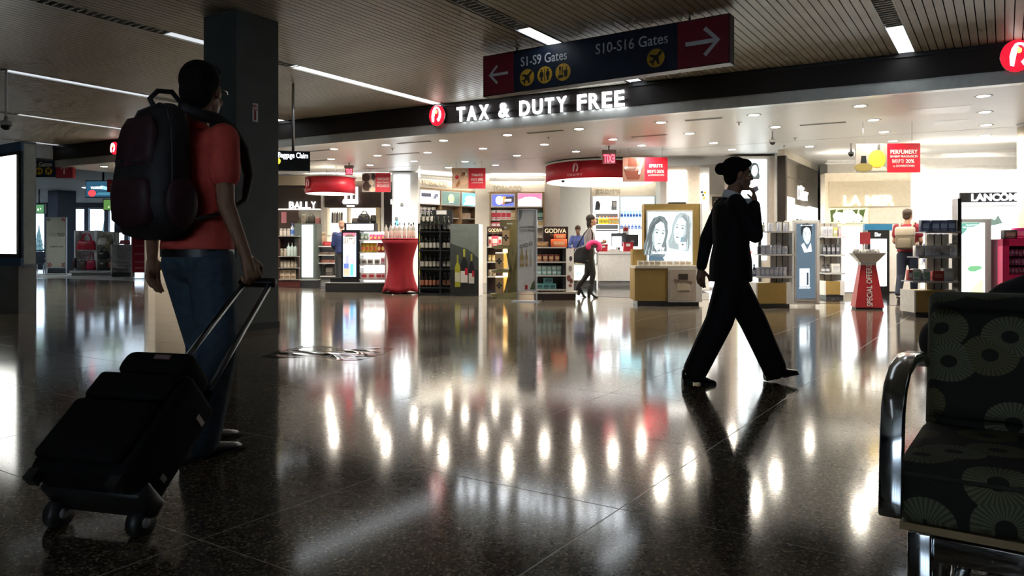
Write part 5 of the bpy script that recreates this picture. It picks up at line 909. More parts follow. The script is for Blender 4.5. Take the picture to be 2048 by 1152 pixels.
goods('gift_box', carton(.16, .1, .24, cm(.45, .03, .06), cm(.75, .6, .55)), fr, 'dark red gift box on the top praline shelf', 'box', None, [P.x(990)], 0, P.z(493)); goods('gift_box', carton(.07, .1, .22, cm(.65, .55, .45), cm(.45, .05, .06)), fr, 'slim cream gift box on the top praline shelf', 'box', 'slim cream gift boxes', [P.x(980), P.x(1000)], 0, P.z(493)); goods('praline_bag', pouch(.08, .15, cm(.5, .35, .1), cm(.7, .6, .4)), fr, 'gold praline bag on the middle praline shelf', 'packet', 'gold praline bags', [P.x(979), P.x(987)], 0, P.z(523)); goods('praline_bag', pouch(.08, .15, cm(.55, .45, .35), cm(.3, .2, .1)), fr, 'cream praline bag on the low praline shelf', 'packet', 'cream praline bags', [P.x(980), P.x(988)], 0, P.z(552))
# ---- gold faceted bottle display with lit niches
P = PX(1013, 15.1); t = thing('gold_bottle_display', 'faceted olive gold bottle display with lit niches and cross emblem boxes', 'display stand', Fr(P.o)); OG = mat((.22, .18, .07), .35, .5, 0, .1, 4); OGD = mat((.13, .105, .04), .35, .5)
part(t, 'tower', MB().loft([[(P.x(a), y, P.z(z)) for a, y in ((x0, .0), (x1, -.05), (x1, .3), (x0, .3))] for x0, x1, z in ((1004, 1038, 596), (1012, 1038, 568), (1018, 1038, 538), (1012, 1038, 505), (1016, 1038, 470), (1012, 1038, 443))], False), OG)
part(t, 'facet', MB().loft([[(P.x(1014), -.06, P.z(595)), (P.x(1036), -.07, P.z(595)), (P.x(1036), -.03, P.z(595))], [(P.x(1024), -.11, P.z(538)), (P.x(1026), -.11, P.z(538)), (P.x(1026), -.03, P.z(538))], [(P.x(1014), -.06, P.z(492)), (P.x(1036), -.07, P.z(492)), (P.x(1036), -.03, P.z(492))]], False), OGD)
part(t, 'foot', MB().prism([(P.x(a), P.z(b)) for a, b in ((981, 588), (1038, 583), (1038, 598), (1004, 598), (986, 594))], -.1, .28), OG)
for y0, k in ((497, 0), (545, 1)):
    part(t, 'niche_ledge', MB().prism([(P.x(a), P.z(b)) for a, b in ((982, y0-3), (1000, y0-8), (1018, y0-6), (1018, y0), (990, y0+1))], -.08, .25), OG); part(t, 'niche_light', P.bx(1006, 1015, -.02, .2, y0+1, y0+9), glow((1, .75, .35), 2.2)); part(t, 'niche_glow_panel', P.bx(1007, 1014.5, .02, .2, y0+9, y0+39), mat((.6, .28, .05), .4, 0, .9)); part(t, 'light_line', P.bx(991, 1006, -.03, .2, y0+8, y0+9.4), glow((1, .9, .7), 1.5))
part(t, 'crown', P.bx(1000, 1038, -.02, .3, 440, 452), OGD); txt(t, 'lettering', 'PATRON', P.x(1014), P.x(1030), P.z(449), P.z(446), -.02, WHITE, .003)
for a, b, y0, y1, lab in ((991, 1006, 507, 537, 'upper lit niche'), (991, 1006, 555, 586, 'lower lit niche'), (1005, 1019, 461, 491, 'top ledge')):
    c = thing('emblem_box', 'tan bottle box with black cross emblem in the %s' % lab, 'box', Fr(((P.o[0]), P.o[1]-.05)), 'cross emblem boxes'); part(c, 'body', P.bx(a, b, -.06, .04, y0, y1), mat((.3, .21, .11), .5)); cx, cz = P.x((a+b)/2), P.z((y0+y1)/2)
    for i in range(4): poly(c, 'emblem_petal', disc(cx+.032*math.cos(i*pi/2), cz+.038*math.sin(i*pi/2), .022 if i % 2 else .026, .026 if i % 2 else .02, 10), -.06, BLACK)
txt(t, 'lettering', '21', P.x(1024), P.x(1030), P.z(510), P.z(503), -.08, BLACK, .003)
# ---- frame stand with bottle poster
def frame_stand(px, Y, rz, x0, x1, top, bot, foot, lab, build, col):
    P = PX(px, Y); t = thing('poster_frame_stand', lab, 'stand', Fr(P.o, rz)); part(t, 'poster', P.bx(x0+1.5, x1-1.5, .01, .03, top+1.5, bot), col)
    part(t, 'frame', P.bx(x0, x0+2, 0, .04, top, foot).box(P.x(x1-2), P.x(x1), 0, .04, P.z(foot), P.z(top)).box(P.x(x0), P.x(x1), 0, .04, P.z(top+2), P.z(top)).box(P.x(x0), P.x(x1), 0, .04, P.z(bot+1.5), P.z(bot)), mat((.5, .52, .54), .35, .4)); part(t, 'foot_plate', B(P.x(x0-8), P.x(x1+8), -.2, .16, 0, .015), STEEL); build(P, t); return P, t
def b1(P, t):
    I1 = mat((.2, .22, .25), .5)
    txt(t, 'lettering', 'THE BEST', P.x(1040), P.x(1054), P.z(455.5), P.z(451.5), .009, mat((.4, .42, .45), .5), .002); txt(t, 'lettering', 'BRANDS', P.x(1055), P.x(1069), P.z(455.5), P.z(451.5), .009, I1, .002, .02); txt(t, 'lettering', 'AT THE BEST', P.x(1040), P.x(1055), P.z(462.5), P.z(458.5), .009, mat((.4, .42, .45), .5), .002); txt(t, 'lettering', 'PRICES', P.x(1056), P.x(1069), P.z(462.5), P.z(458.5), .009, I1, .002, .02)
    for x, y, w_, col in ((1043.5, 534, 4.2, (.45, .36, .16)), (1053, 533, 2.6, (.42, .33, .22)), (1062, 533, 2.2, (.55, .57, .6))):
        h_ = 36 if x < 1050 else 34
        poly(t, 'bottle_print', [(P.x(x+a*w_), P.z(y-b*h_)) for a, b in ((-1, 0), (1, 0), (1, .55), (.4, .75), (.4, 1), (-.4, 1), (-.4, .75), (-1, .55))], .009, mat(col, .4)); poly(t, 'label_print', rect(P, x-w_*.8, x+w_*.8, y-14, y-6), .006, mat((.6, .55, .4), .5)); poly(t, 'ring_print', disc(P.x(x-.5), P.z(493-(x-1043)*.3), .038, n=16), .009, I1); poly(t, 'ring_print', disc(P.x(x-.5), P.z(493-(x-1043)*.3), .026, n=16), .006, mat((.5, .53, .55), .5))
    poly(t, 'leaf_print', [(P.x(a), P.z(b)) for a, b in ((1038, 420), (1045, 420), (1043, 432), (1039, 442))], .009, mat((.25, .3, .3), .5)); poly(t, 'leaf_print', [(P.x(a), P.z(b)) for a, b in ((1060, 579), (1064, 567), (1069, 560), (1070, 579)) ], .009, mat((.1, .16, .08), .5)); poly(t, 'seal_print', rect(P, 1050, 1055, 570, 579), .009, mat((.45, .03, .05), .5))
frame_stand(1054, 14.1, R(-12), 1034, 1074, 418, 581, 602, 'narrow framed poster stand with printed bottles and THE BEST BRANDS', b1, mat((.78, .8, .82), .5))
# ---- praline gondola
P = PX(1112, 14.6); t = thing('praline_gondola', 'black praline gondola with GODIVA header and turquoise boxes', 'display stand', Fr(P.o, R(2))); part(t, 'header', P.bx(1087, 1137, .05, .3, 453, 498), mat((.022, .012, .01), .4)); txt(t, 'lettering', 'GODIVA', P.x(1090), P.x(1133), P.z(466), P.z(457), .05, mat((.8, .68, .45), .4, 0, .35), .006, .01); txt(t, 'lettering', 'Belgium 1926', P.x(1101), P.x(1121), P.z(471.5), P.z(468.5), .05, GOLD, .004)
part(t, 'back', P.bx(1070, 1130, .25, .3, 495, 590), mat((.03, .02, .02), .5)); part(t, 'end_block', P.bx(1130, 1147, -.05, .3, 497, 583), mat((.72, .7, .68), .5)); part(t, 'dark_post', P.bx(1124, 1131, -.1, .3, 497, 583), BLACK); part(t, 'plinth', P.bx(1070, 1150, -.15, .35, 586, 599.5), mat((.04, .02, .018), .4)); part(t, 'plinth_edge', P.bx(1068, 1153, -.18, .38, 583, 586.5), mat((.4, .36, .32), .4))
for y in (494, 523, 550, 578): part(t, 'shelf', P.bx(1070, 1131, -.15, .28, y, y+2.5), mat((.45, .42, .4), .35))
for cx, cy, rx, rz_, col in ((1141, 517, .03, .05, (.05, .04, .05)), (1140, 537, .035, .06, (.3, .27, .24)), (1137, 556, .04, .06, (.2, .07, .06)), (1142, 562, .03, .05, (.16, .05, .05)), (1140, 571, .035, .03, (.25, .1, .08))): poly(t, 'cherry_print', disc(P.x(cx), P.z(cy), rx, rz_, 12), -.05, mat(col, .5))
fr = Fr(P.o, R(2)); TQ = cm(.2, .38, .38)
goods('orange_gift_box', carton(.3, .18, .15, cm(.75, .14, .04), cm(.8, .45, .25)), fr, 'large orange gift box on top of the praline gondola', 'box', None, [P.x(1117)], -.05, P.z(494)); goods('orange_gift_box', carton(.22, .16, .1, cm(.75, .14, .04), cm(.8, .45, .25)), fr, 'smaller orange gift box stacked on the larger one', 'box', None, [P.x(1119)], -.05, P.z(494)+.151); goods('brown_box', carton(.24, .18, .1, cm(.16, .08, .04), cm(.4, .25, .1)), fr, 'flat brown box left of the orange gift boxes', 'box', None, [P.x(1083)], -.05, P.z(494))
goods('praline_carton', carton(.1, .1, .14, cm(.22, .06, .04), cm(.5, .35, .2)), fr, 'brown red praline carton on the upper gondola shelf', 'box', 'praline cartons, upper gondola shelf', [P.x(x) for x in (1078, 1090, 1102, 1114)], 0, P.z(523)); goods('turquoise_box', carton(.09, .12, .1, TQ, cm(.5, .62, .6)), fr, 'turquoise box on the middle gondola shelf, lower layer', 'box', 'turquoise boxes, middle gondola shelf', [P.x(x) for x in (1078, 1088, 1098, 1108, 1118)], 0, P.z(550)); goods('turquoise_box', carton(.09, .12, .08, cm(.3, .46, .45), cm(.55, .65, .62)), fr, 'pale turquoise box on the middle gondola shelf, upper layer', 'box', 'turquoise boxes, middle gondola shelf', [P.x(x) for x in (1078, 1088, 1098, 1108, 1118)], 0, P.z(550)+.101)
goods('turquoise_box', carton(.13, .14, .11, cm(.12, .35, .37), cm(.05, .12, .13)), fr, 'deep turquoise box on the bottom gondola shelf', 'box', 'turquoise boxes, bottom gondola shelf', [P.x(x) for x in (1079, 1092, 1105)], 0, P.z(578)); goods('turquoise_box', carton(.18, .14, .11, cm(.12, .35, .37), cm(.05, .12, .13)), fr, 'deep turquoise box stacked on the bottom gondola shelf row', 'box', None, [P.x(1096)], 0, P.z(578)+.111)
# ================================================================= LEFT OF THE HALL
P = PX(37, 11.25); t = thing('advert_light_box', 'freestanding advert light box with a blank white glowing face', 'light box', Fr(P.o, RA)); W_ = 1.5; HB = mat((.25, .3, .36), .35, .5)
part(t, 'pedestal', B(-1.25, 0, .0, .25, 0, .75), mat((.3, .31, .32), .3, .6)); part(t, 'head', B(-W_, .1, .02, .2, .72, 2.58), HB); part(t, 'bezel', B(-W_+.05, .03, -.01, .02, .84, 2.44), BLACK); part(t, 'lit_face', B(-W_+.12, -.05, -.015, -.01, .9, 2.39), glow((1, 1, .93), 1.9, True)); part(t, 'blue_rail', B(-W_, .1, -.012, .02, .72, .84), mat((.08, .17, .32), .35, .4)); part(t, 'blue_rail', B(-W_, .1, -.012, .02, 2.44, 2.58), mat((.08, .17, .32), .35, .4)); part(t, 'side_strip', B(.1, .104, .03, .19, .75, 2.55), mat((.5, .55, .52), .3, .4))
# dark square column near the man
t = thing('hall_column', 'dark grey square column with a fire extinguisher sticker', 'column', Fr((-3.19, 8.68), RA)); CG = mat((.06, .07, .07), .55, 0, 0, .1, 4)
part(t, 'shaft', B(-.62, 0, 0, .6, .08, ZM), CG); part(t, 'base_trim', B(-.63, .01, -.01, .61, 0, .08), mat((.03, .034, .034), .4)); 
o = part(t, 'sticker', B(0, .003, .22, .30, 2.47, 2.69), mat((.55, .52, .52), .5)); part(o, 'extinguisher_print', B(.003, .005, .245, .27, 2.49, 2.6).box(.003, .005, .24, .29, 2.605, 2.62), SIGNRED); q_ = txt(o, 'lettering', 'FIRE', .23, .29, 2.64, 2.67, 0, SIGNRED, .002); q_.rotation_euler = (0, 0, pi/2); q_.location = (.004, 0, 0)
# white advertising stand
def b2(P, t):
    txt(t, 'lettering', 'THE BEST', P.x(97), P.x(112), P.z(469), P.z(466), .009, mat((.3, .28, .22), .5), .003); txt(t, 'lettering', 'BRANDS', P.x(114), P.x(129), P.z(469), P.z(466), .009, INK, .003, .02); txt(t, 'lettering', 'AT THE BEST', P.x(97), P.x(115), P.z(473), P.z(470), .009, mat((.3, .28, .22), .5), .003); txt(t, 'lettering', 'PRICES', P.x(117), P.x(129), P.z(473), P.z(470), .009, INK, .003, .02); txt(t, 'lettering', 'WOMEN\'S SUMMER', P.x(99), P.x(127), P.z(495), P.z(492), .009, INK, .003)
    for x, y, sx, sy, m in ((97, 438, 1, 1, mat((.1, .13, .1), .5)), (127, 438, -1, 1, CRIM), (99, 530, 1, -1, CRIM), (127, 530, -1, -1, mat((.2, .02, .03), .5))):
        for a in range(5): c_ = a*2*pi/5; poly(t, 'petal_print', [(P.x(x), P.z(y)), (P.x(x+4*math.cos(c_-.35)), P.z(y+4*math.sin(c_-.35))), (P.x(x+6*math.cos(c_)), P.z(y+6*math.sin(c_))), (P.x(x+4*math.cos(c_+.35)), P.z(y+4*math.sin(c_+.35)))], .009-.0003*a, m)
frame_stand(112, 31.5, 0, 91, 133, 434, 535, 548.8, 'cream advertising stand with red corner leaves near the windows', b2, mat((.62, .58, .45), .5))
# handbag gondola
P = PX(205, 29.8); t = thing('handbag_gondola', 'white handbag gondola with two bays near the windows', 'display stand', Fr(P.o)); part(t, 'left_back', P.bx(152, 198, .2, .26, 461, 545), mat((.5, .48, .48), .5)); part(t, 'right_back', P.bx(198, 232, .2, .26, 463, 545), mat((.6, .56, .45), .5)); part(t, 'divider', P.bx(194, 199, -.2, .26, 461, 545), WHITE); part(t, 'end_panel', P.bx(151, 153.5, -.1, .26, 461, 545), WHITE); part(t, 'base', P.bx(149, 229, -.35, .3, 541, 545), LGREY); part(t, 'plinth', P.bx(152, 226, -.3, .3, 545, 551.3), GREY)
for y in (500, 519): part(t, 'ledge', P.bx(153, 226, .0, .2, y, y+1), WHITE)
RB = mat((.5, .015, .04), .4)
bag('handbag', 'wide bright red handbag in the left bay, hung high', 'handbag', 155, 192, 466, 500, 29.6, RB, 'handbags in the gondola', True, 0, .2, 0, .55); bag('handbag', 'red tote standing in the left bay below', 'handbag', 174, 192, 504, 540, 29.6, mat((.42, .02, .06), .4), 'handbags in the gondola', True, 0, .2, 0, .55); bag('handbag', 'dark brown tote in the left bay beside the red tote', 'handbag', 161, 174, 509, 540, 29.6, mat((.1, .06, .05), .4), 'handbags in the gondola', True, 0, .2, 0, .55)
bag('handbag', 'white round handbag at the top of the right bay', 'handbag', 197, 214, 466, 491, 29.6, mat((.65, .6, .5), .4), 'handbags in the gondola', True, 0, .2, 1, .6); bag('handbag', 'black and yellow handbag at the right bay edge', 'handbag', 213, 228, 468, 497, 29.55, mat((.18, .14, .05), .4), 'handbags in the gondola', True, 0, .2, 0, .55); bag('handbag', 'glossy black handbag in the middle of the right bay', 'handbag', 198, 218, 494, 518, 29.6, BLACK, 'handbags in the gondola', True, 0, .2, 1, .65); bag('handbag', 'black handbag at the bottom of the right bay', 'handbag', 199, 217, 517, 540, 29.6, mat((.03, .025, .025), .4), 'handbags in the gondola', True, 0, .2, 0, .7); bag('handbag', 'round brown handbag at the bottom right corner of the gondola', 'handbag', 217, 229, 508, 536, 29.5, mat((.25, .07, .05), .4), 'handbags in the gondola', True, 0, .15, 1, .5); bag('handbag', 'dark bag hanging on the outer left end of the gondola', 'handbag', 146, 152, 516, 536, 29.7, mat((.06, .04, .04), .5), 'handbags in the gondola', False)
P = PX(246, 28.6); t = thing('low_shelf_unit', 'low white shelf unit between handbags and red panel', 'shelf', Fr(P.o)); part(t, 'back', P.bx(228, 263, .2, .24, 490, 545), mat((.5, .5, .5), .5)); [part(t, 'shelf', P.bx(228, 263, -.2, .2, y, y+1.2), LGREY) for y in (489, 505, 520, 535)]; part(t, 'end_panel', P.bx(227, 228.5, -.2, .24, 489, 548), WHITE); part(t, 'plinth', P.bx(228, 263, -.15, .24, 545, 553.2), CHAR); part(t, 'top_rack', P.bx(231, 262, -.1, -.08, 464, 466).box(P.x(231), P.x(232), -.1, -.08, P.z(489), P.z(464)).box(P.x(261), P.x(262), -.1, -.08, P.z(489), P.z(464)), STEEL)
bag('handbag', 'pink clutch lying on the low white shelf unit', 'handbag', 240, 260, 480, 488.5, 28.5, mat((.55, .12, .15), .4), None, False); goods('dark_display_case', carton(.5, .3, .34, cm(.03, .04, .06), cm(.12, .14, .18)), Fr(P.o), 'dark glossy case on the rack above the low shelf unit', 'case', None, [P.x(247)], -.05, P.z(464))
P = PX(281, 26.2); t = thing('red_panel_stand', 'upright red panel with white lettering beside the man\'s hanging hand', 'stand', Fr(P.o)); part(t, 'panel', P.bx(264, 302, 0, .04, 462, 545), mat((.4, .015, .04), .5)); part(t, 'frame', P.bx(262.5, 264.5, -.01, .05, 460, 557).box(P.x(302), P.x(304), -.01, .05, P.z(557), P.z(460)), LGREY); part(t, 'foot_plate', B(P.x(260), P.x(306), -.2, .2, 0, .02), STEEL)
for s, y in (('JEWELRY', 490), ('SUNGLASSES', 506), ('CLOTHES', 522), ('WATCHES', 534)): txt(t, 'lettering', s, P.x(270), P.x(298), P.z(y+4), P.z(y), -.001, mat((.7, .5, .5), .5), .003)
P = PX(316, 26.4); t = thing('jewellery_case', 'bright white jewellery case behind the man\'s wrist', 'display case', Fr(P.o)); part(t, 'base', P.bx(304, 330, 0, .4, 515, 557), WHITE); part(t, 'lit_case', P.bx(304, 328, 0, .4, 487, 515), glow((.8, .9, 1), .9)); part(t, 'top', P.bx(303, 331, -.02, .42, 484, 487), LGREY)
# ---- lounge screens and gate number
def tv(px0, px1, y0, y1, Y, rz, lab, base, prints, tilt=0.):
    P = PX((px0+px1)/2, Y); t = thing('hanging_screen', lab, 'screen', Fr(P.o, rz)); part(t, 'shell', P.bx(px0, px1, 0, .12, y0, y1), BLACK); s = part(t, 'display', P.bx(px0+1.5, px1-1.5, -.01, 0, y0+1.5, y1-1.5), base)
    for pts, m in prints: poly(s, 'picture_print', [(P.x(px0+(px1-px0)*a), P.z(y1-(y1-y0)*b)) for a, b in pts], -.01, m)
    part(t, 'drop_pole', MB().cyl((0, .06, P.z(y0)), (0, .06, ZM-.3), .03, n=8), CHAR); return P, s
P, s = tv(170, 238, 361, 395, 23.5, R(-4), 'hanging screen showing WAKE UP over a dark blue picture', glow((.02, .07, .12), .8), [(el(.2, .25, .12, .2, 12), glow((.7, .05, .06), 1)), ([(.3, .55), (.9, .35), (.95, .5), (.5, .7)], glow((.3, .55, .65), .8)), ([(.3, .15), (.95, .12), (.9, .3), (.4, .3)], glow((.05, .18, .25), .8))]); txt(s, 'lettering', 'WAKE UP', P.x(181), P.x(206), P.z(378), P.z(373), -.014, glow((.9, .9, .9), 1.2), .003, .02)
tv(206, 246, 398, 421, 27, 0, 'hanging screen with a green football game under the gate number', glow((.07, .16, .04), .9), [(el(.3+.13*i, .3+.1*(i % 3), .03, .07, 8), glow((.8, .75, .5), 1)) for i in range(5)]); tv(64, 89, 408, 427, 30, 0, 'small green screen hanging beside the advert light box', glow((.06, .18, .08), .8), [(el(.5, .4, .06, .15, 8), glow((.7, .8, .5), 1)), (el(.7, .5, .04, .1, 8), glow((.7, .8, .5), 1))])
P = PX(228, 22.8); t = thing('gate_number_sign', 'red square sign reading S1 beside the hanging screen', 'sign', Fr(P.o)); part(t, 'panel', P.bx(214, 243, 0, .08, 359, 384), mat((.4, .03, .05), .5)); txt(t, 'lettering', 'S1', P.x(221), P.x(236), P.z(378), P.z(367), -.001, WHITE, .004, .01); part(t, 'hanger', MB().cyl((0, .04, P.z(359)), (0, .04, ZM-.3), .015, n=8), STEEL)
# ---- lounge seats
def lounge_seat(px, Y, rz, lab):
    P = PX(px, Y); t = thing('waiting_chair', lab, 'chair', Fr(P.o, rz), 'dark seats in the lounge'); m = mat((.03, .04, .06), .5); part(t, 'seat', B(-.28, .28, -.28, .28, .38, .46), m); part(t, 'backrest', B(-.28, .28, .22, .3, .46, .95), m)
    for a in (-.25, .25):
        part(t, 'leg', B(a-.02, a+.02, -.25, -.21, 0, .38), STEEL); part(t, 'leg', B(a-.02, a+.02, .21, .25, 0, .38), STEEL); part(t, 'armrest', B(a-.03, a+.03, -.25, .25, .62, .66), CHAR)
for px, Y, rz, l in ((76, 33.5, .4, 'dark lounge seat beside the advert light box, nearest'), (85, 35.2, .4, 'dark lounge seat left of the cream stand'), (150, 36.4, -.5, 'dark lounge seat right of the cream stand'), (158, 38, -.4, 'dark lounge seat left of the handbag gondola')): lounge_seat(px, Y, rz, l)
# ================================================================= PEOPLE
V = Vector
def hand(mb, w, d, pn, ts, curl, s=1., thumb=.5):
    w = V(w); d = V(d).normalized(); pn = V(pn); pn = (pn-d*pn.dot(d)).normalized(); ts = d.cross(pn) if d.cross(pn).dot(V(ts)) > 0 else -d.cross(pn)
    for i, (off, L) in enumerate(((.03, .072), (.01, .08), (-.01, .074), (-.028, .058))):
        k = w+d*.088*s*(1 if i < 3 else .93)+ts*off*s; mb.cap(w+ts*off*.55*s+d*.01*s, .0135*s, k, .0115*s, 8)
        p = k; a = curl[i] if isinstance(curl, (list, tuple)) else curl; ang = a*.8
        for j, (f, r) in enumerate(((.45, .0098), (.32, .0088), (.23, .0078))):
            q = p+(d*math.cos(ang)+pn*math.sin(ang))*L*f*s; mb.cap(p, r*s, q, r*.92*s, 8); p = q; ang += a
    b = w+d*.025*s+ts*.026*s; m = b+(d*.6+ts*.65+pn*thumb*.5).normalized()*.042*s; e = m+(d*.85+ts*.1+pn*thumb).normalized()*.03*s; f_ = e+(d*.8-ts*.1+pn*thumb*1.4).normalized()*.024*s
    mb.cap(b, .0155*s, m, .012*s, 8); mb.cap(m, .0115*s, e, .01*s, 8); mb.cap(e, .0098*s, f_, .0085*s, 8)
    mb.cap(w-d*.02*s, .023*s, w+d*.05*s, .022*s, 10)
def shoe(par, heel, d, L, m, pitch=0., ms=None, hh=0., slim=1.):
    heel = V(heel); d = V((d[0], d[1], 0)).normalized(); s = V((d.y, -d.x, 0)); up = V((0, 0, 1))
    d2 = d*math.cos(pitch)+up*math.sin(pitch); u2 = up*math.cos(pitch)-d*math.sin(pitch); rings = []
    for f, w, z0, z1 in ((0, .028, hh, .062+hh), (.04, .036, hh, .075+hh), (.25, .036, hh*.9, .082+hh), (.42, .038, hh*.55, .07+hh*.6), (.6, .045, .006, .055+hh*.2), (.8, .045, .004, .042), (.95, .032, .006, .03), (1, .014, .008, .02)):
        w *= slim; rings.append([heel+d2*L*f+s*(w*math.cos(a))+u2*((z0+z1)/2+(z1-z0)/2*math.sin(a)) for a in [2*pi*i/12 for i in range(12)]])
    o = part(par, 'shoe', MB().loft(rings), m)
    for nm_, f0, f1, w, z0, z1 in (('sole', .5, .97, .044, 0, .012), ('heel', 0, .28, .036, 0, max(.014, hh+.006))):
        w *= slim; c = [heel+d2*L*f+s*q*w+u2*z for z in (z0, z1) for f, q in ((f0, -1), (f1, -1), (f1, 1), (f0, 1))]; part(o, nm_, MB().add(c, [(3, 2, 1, 0), (4, 5, 6, 7), (0, 1, 5, 4), (1, 2, 6, 5), (2, 3, 7, 6), (3, 0, 4, 7)]), ms or BLACK)
    return o
def head_parts(mb, hc, yaw=0., s=1., pitch=0.):
    M3 = Matrix.Rotation(yaw, 3, 'Z') @ Matrix.Rotation(pitch, 3, 'X'); g = lambda x, y, z: V(hc)+M3 @ V((x*s, y*s, z*s))
    mb.ell(g(0, -.01, .02), (.074*s, .094*s, .095*s), M3=M3); mb.ell(g(0, .03, -.045), (.058*s, .062*s, .07*s), M3=M3); mb.ell(g(0, .062, -.088), (.03*s, .026*s, .024*s), 10, 7, M3)
    mb.ell(g(0, .09, -.012), (.014*s, .02*s, .026*s), 8, 6, M3); mb.ell(g(0, .101, -.024), (.014*s, .014*s, .011*s), 8, 6, M3); mb.ell(g(0, .082, -.058), (.024*s, .014*s, .011*s), 8, 6, M3); mb.ell(g(0, .072, .028), (.05*s, .018*s, .012*s), 8, 6, M3)
    for q in (-1, 1): mb.ell(g(q*.076, -.008, -.005), (.008*s, .02*s, .032*s), 8, 6, M3); mb.ell(g(q*.04, .062, -.03), (.022*s, .02*s, .02*s), 8, 6, M3)
    return g, M3
def human(label, fr, J, mats, vox=.008, long=True, hem=None, neck=.05, bw=1., cat='person', pose_pants=(.1, .085, .062, .07)):
    """J: joints in metres, x right, y forward; one continuous body mesh, clothing and hair as children"""
    hc = V(J['head']); ch = V(J['chest']); pe = V(J['pelvis']); nk = V(J['neck']); yaw = J.get('yaw', 0); hs = J.get('hs', 1.)
    b = MB(); g, M3 = head_parts(b, hc, yaw, hs, J.get('pitch', 0))
    b.cap(nk, .055*bw, hc+V((0, -.01, -.05)), .05*bw); b.ell(ch, (.15*bw, .095*bw, .2)); b.ell(pe, (.14*bw, .1*bw, .13)); b.cap(ch, .11*bw, pe, .11*bw); b.cap(ch+V((0, 0, .1)), .09*bw, nk, .055*bw)
    for sd in ('L', 'R'):
        sh, el_, wr = (V(p) for p in J['arm'+sd]); b.cap(sh, .048*bw, el_, .037*bw); b.cap(el_, .038*bw, wr, .024*bw); b.cap(ch+V((0, 0, .1)), .06*bw, sh, .048*bw)
        hd, pn, ts, cu = J['hand'+sd]; hand(b, wr, hd, pn, ts, cu, J.get('hands', 1.))
        hp, kn, an = (V(p) for p in J['leg'+sd]); b.cap(hp, .078*bw, kn, .05*bw); b.cap(kn, .05*bw, an, .034*bw)
    me = remesh(b, vox, 3, .4); o = tag(fr.put(link('person', me, mats['skin'])), label, cat)
    # trousers
    if 'pants' in mats:
        p = MB(); a0, a1, a2, a3 = pose_pants; p.ell(pe+V((0, 0, -.01)), (.17*bw, .125*bw, .14)); p.cap(pe+V((0, 0, .1)), .12*bw, pe, .13*bw)
        for sd in ('L', 'R'): hp, kn, an = (V(q) for q in J['leg'+sd]); p.cap(hp, a0*bw, kn, a1*bw); p.cap(kn, a1*bw, an+(an-kn).normalized()*.01, a3*bw); p.cap(pe, .12*bw, hp, a0*bw)
        part(o, 'trousers', remesh(p, max(vox*1.3, .008), 5), mats['pants'])
    t = MB(); hm = hem if hem is not None else pe.z+.02
    lo = V((pe.x, pe.y, hm)); fl = J.get('flare', 1.)
    t.loft([[V((c.x+rx*math.cos(a), c.y+ry*math.sin(a), c.z)) for a in [2*pi*i/20 for i in range(20)]] for c, rx, ry in ((lo, .185*bw*fl, .14*bw*fl), (pe+V((0, 0, .06)) if hm < pe.z+.05 else lo+V((0, 0, .03)), .18*bw*fl, .135*bw*fl), (pe.lerp(ch, .55), .17*bw, .125*bw), (ch+V((0, .005, .02)), .19*bw, .14*bw), (ch+V((0, -.005, .13)), .18*bw, .12*bw), (nk+V((0, 0, -.03)), .1*bw, .08*bw), (nk+V((0, 0, .0)), .062*bw, .062*bw))])
    for sd in ('L', 'R'):
        sh, el_, wr = (V(p) for p in J['arm'+sd]); t.cap(ch+V((0, 0, .1)), .09*bw, sh+V((0, 0, -.005)), .066*bw)
        if long: t.cap(sh, .066*bw, el_, .054*bw); t.cap(el_, .054*bw, wr+(el_-wr).normalized()*.02, .04*bw)
        else: t.cap(sh, .067*bw, sh.lerp(el_, .55), .066*bw)
    part(o, 'top', remesh(t, max(vox*1.2, .008), 4), mats['top'])
    return o, g, M3
def hair_short(o, g, M3, s, m, extra=()):
    h = MB(); h.ell(g(0, -.028, .045), (.086*s, .098*s, .09*s), M3=M3); h.ell(g(0, -.06, -.01), (.076*s, .05*s, .075*s), M3=M3); h.ell(g(0, .03, .09), (.07*s, .06*s, .04*s), M3=M3)
    for a in extra: h.ell(g(*a[0]), a[1], M3=M3)
    part(o, 'hair', remesh(h, .008, 4), m)
def eyes(o, g, s):
    for q in (-1, 1): part(o, 'eye', MB().ell(g(q*.031, .068, .002), (.013*s, .011*s, .012*s), 10, 7), mat((.6, .58, .55), .3)); part(o, 'iris', MB().ell(g(q*.031, .077, .002), (.006*s, .004*s, .006*s), 8, 6), BLACK); part(o, 'eyebrow', MB().tube([g(q*.014, .084, .026), g(q*.032, .08, .032), g(q*.05, .064, .026)], .0035*s, 6), mat((.02, .013, .01), .7))
HAIR = mat((.006, .005, .005), .85, 0, 0, .4, 90, .3, 0., 1.25); JEANS = mat((.035, .055, .08), .8, 0, 0, .25, 30, .1); SHIRT = mat((.6, .07, .05), .75, 0, 0, .05, 30, .05)
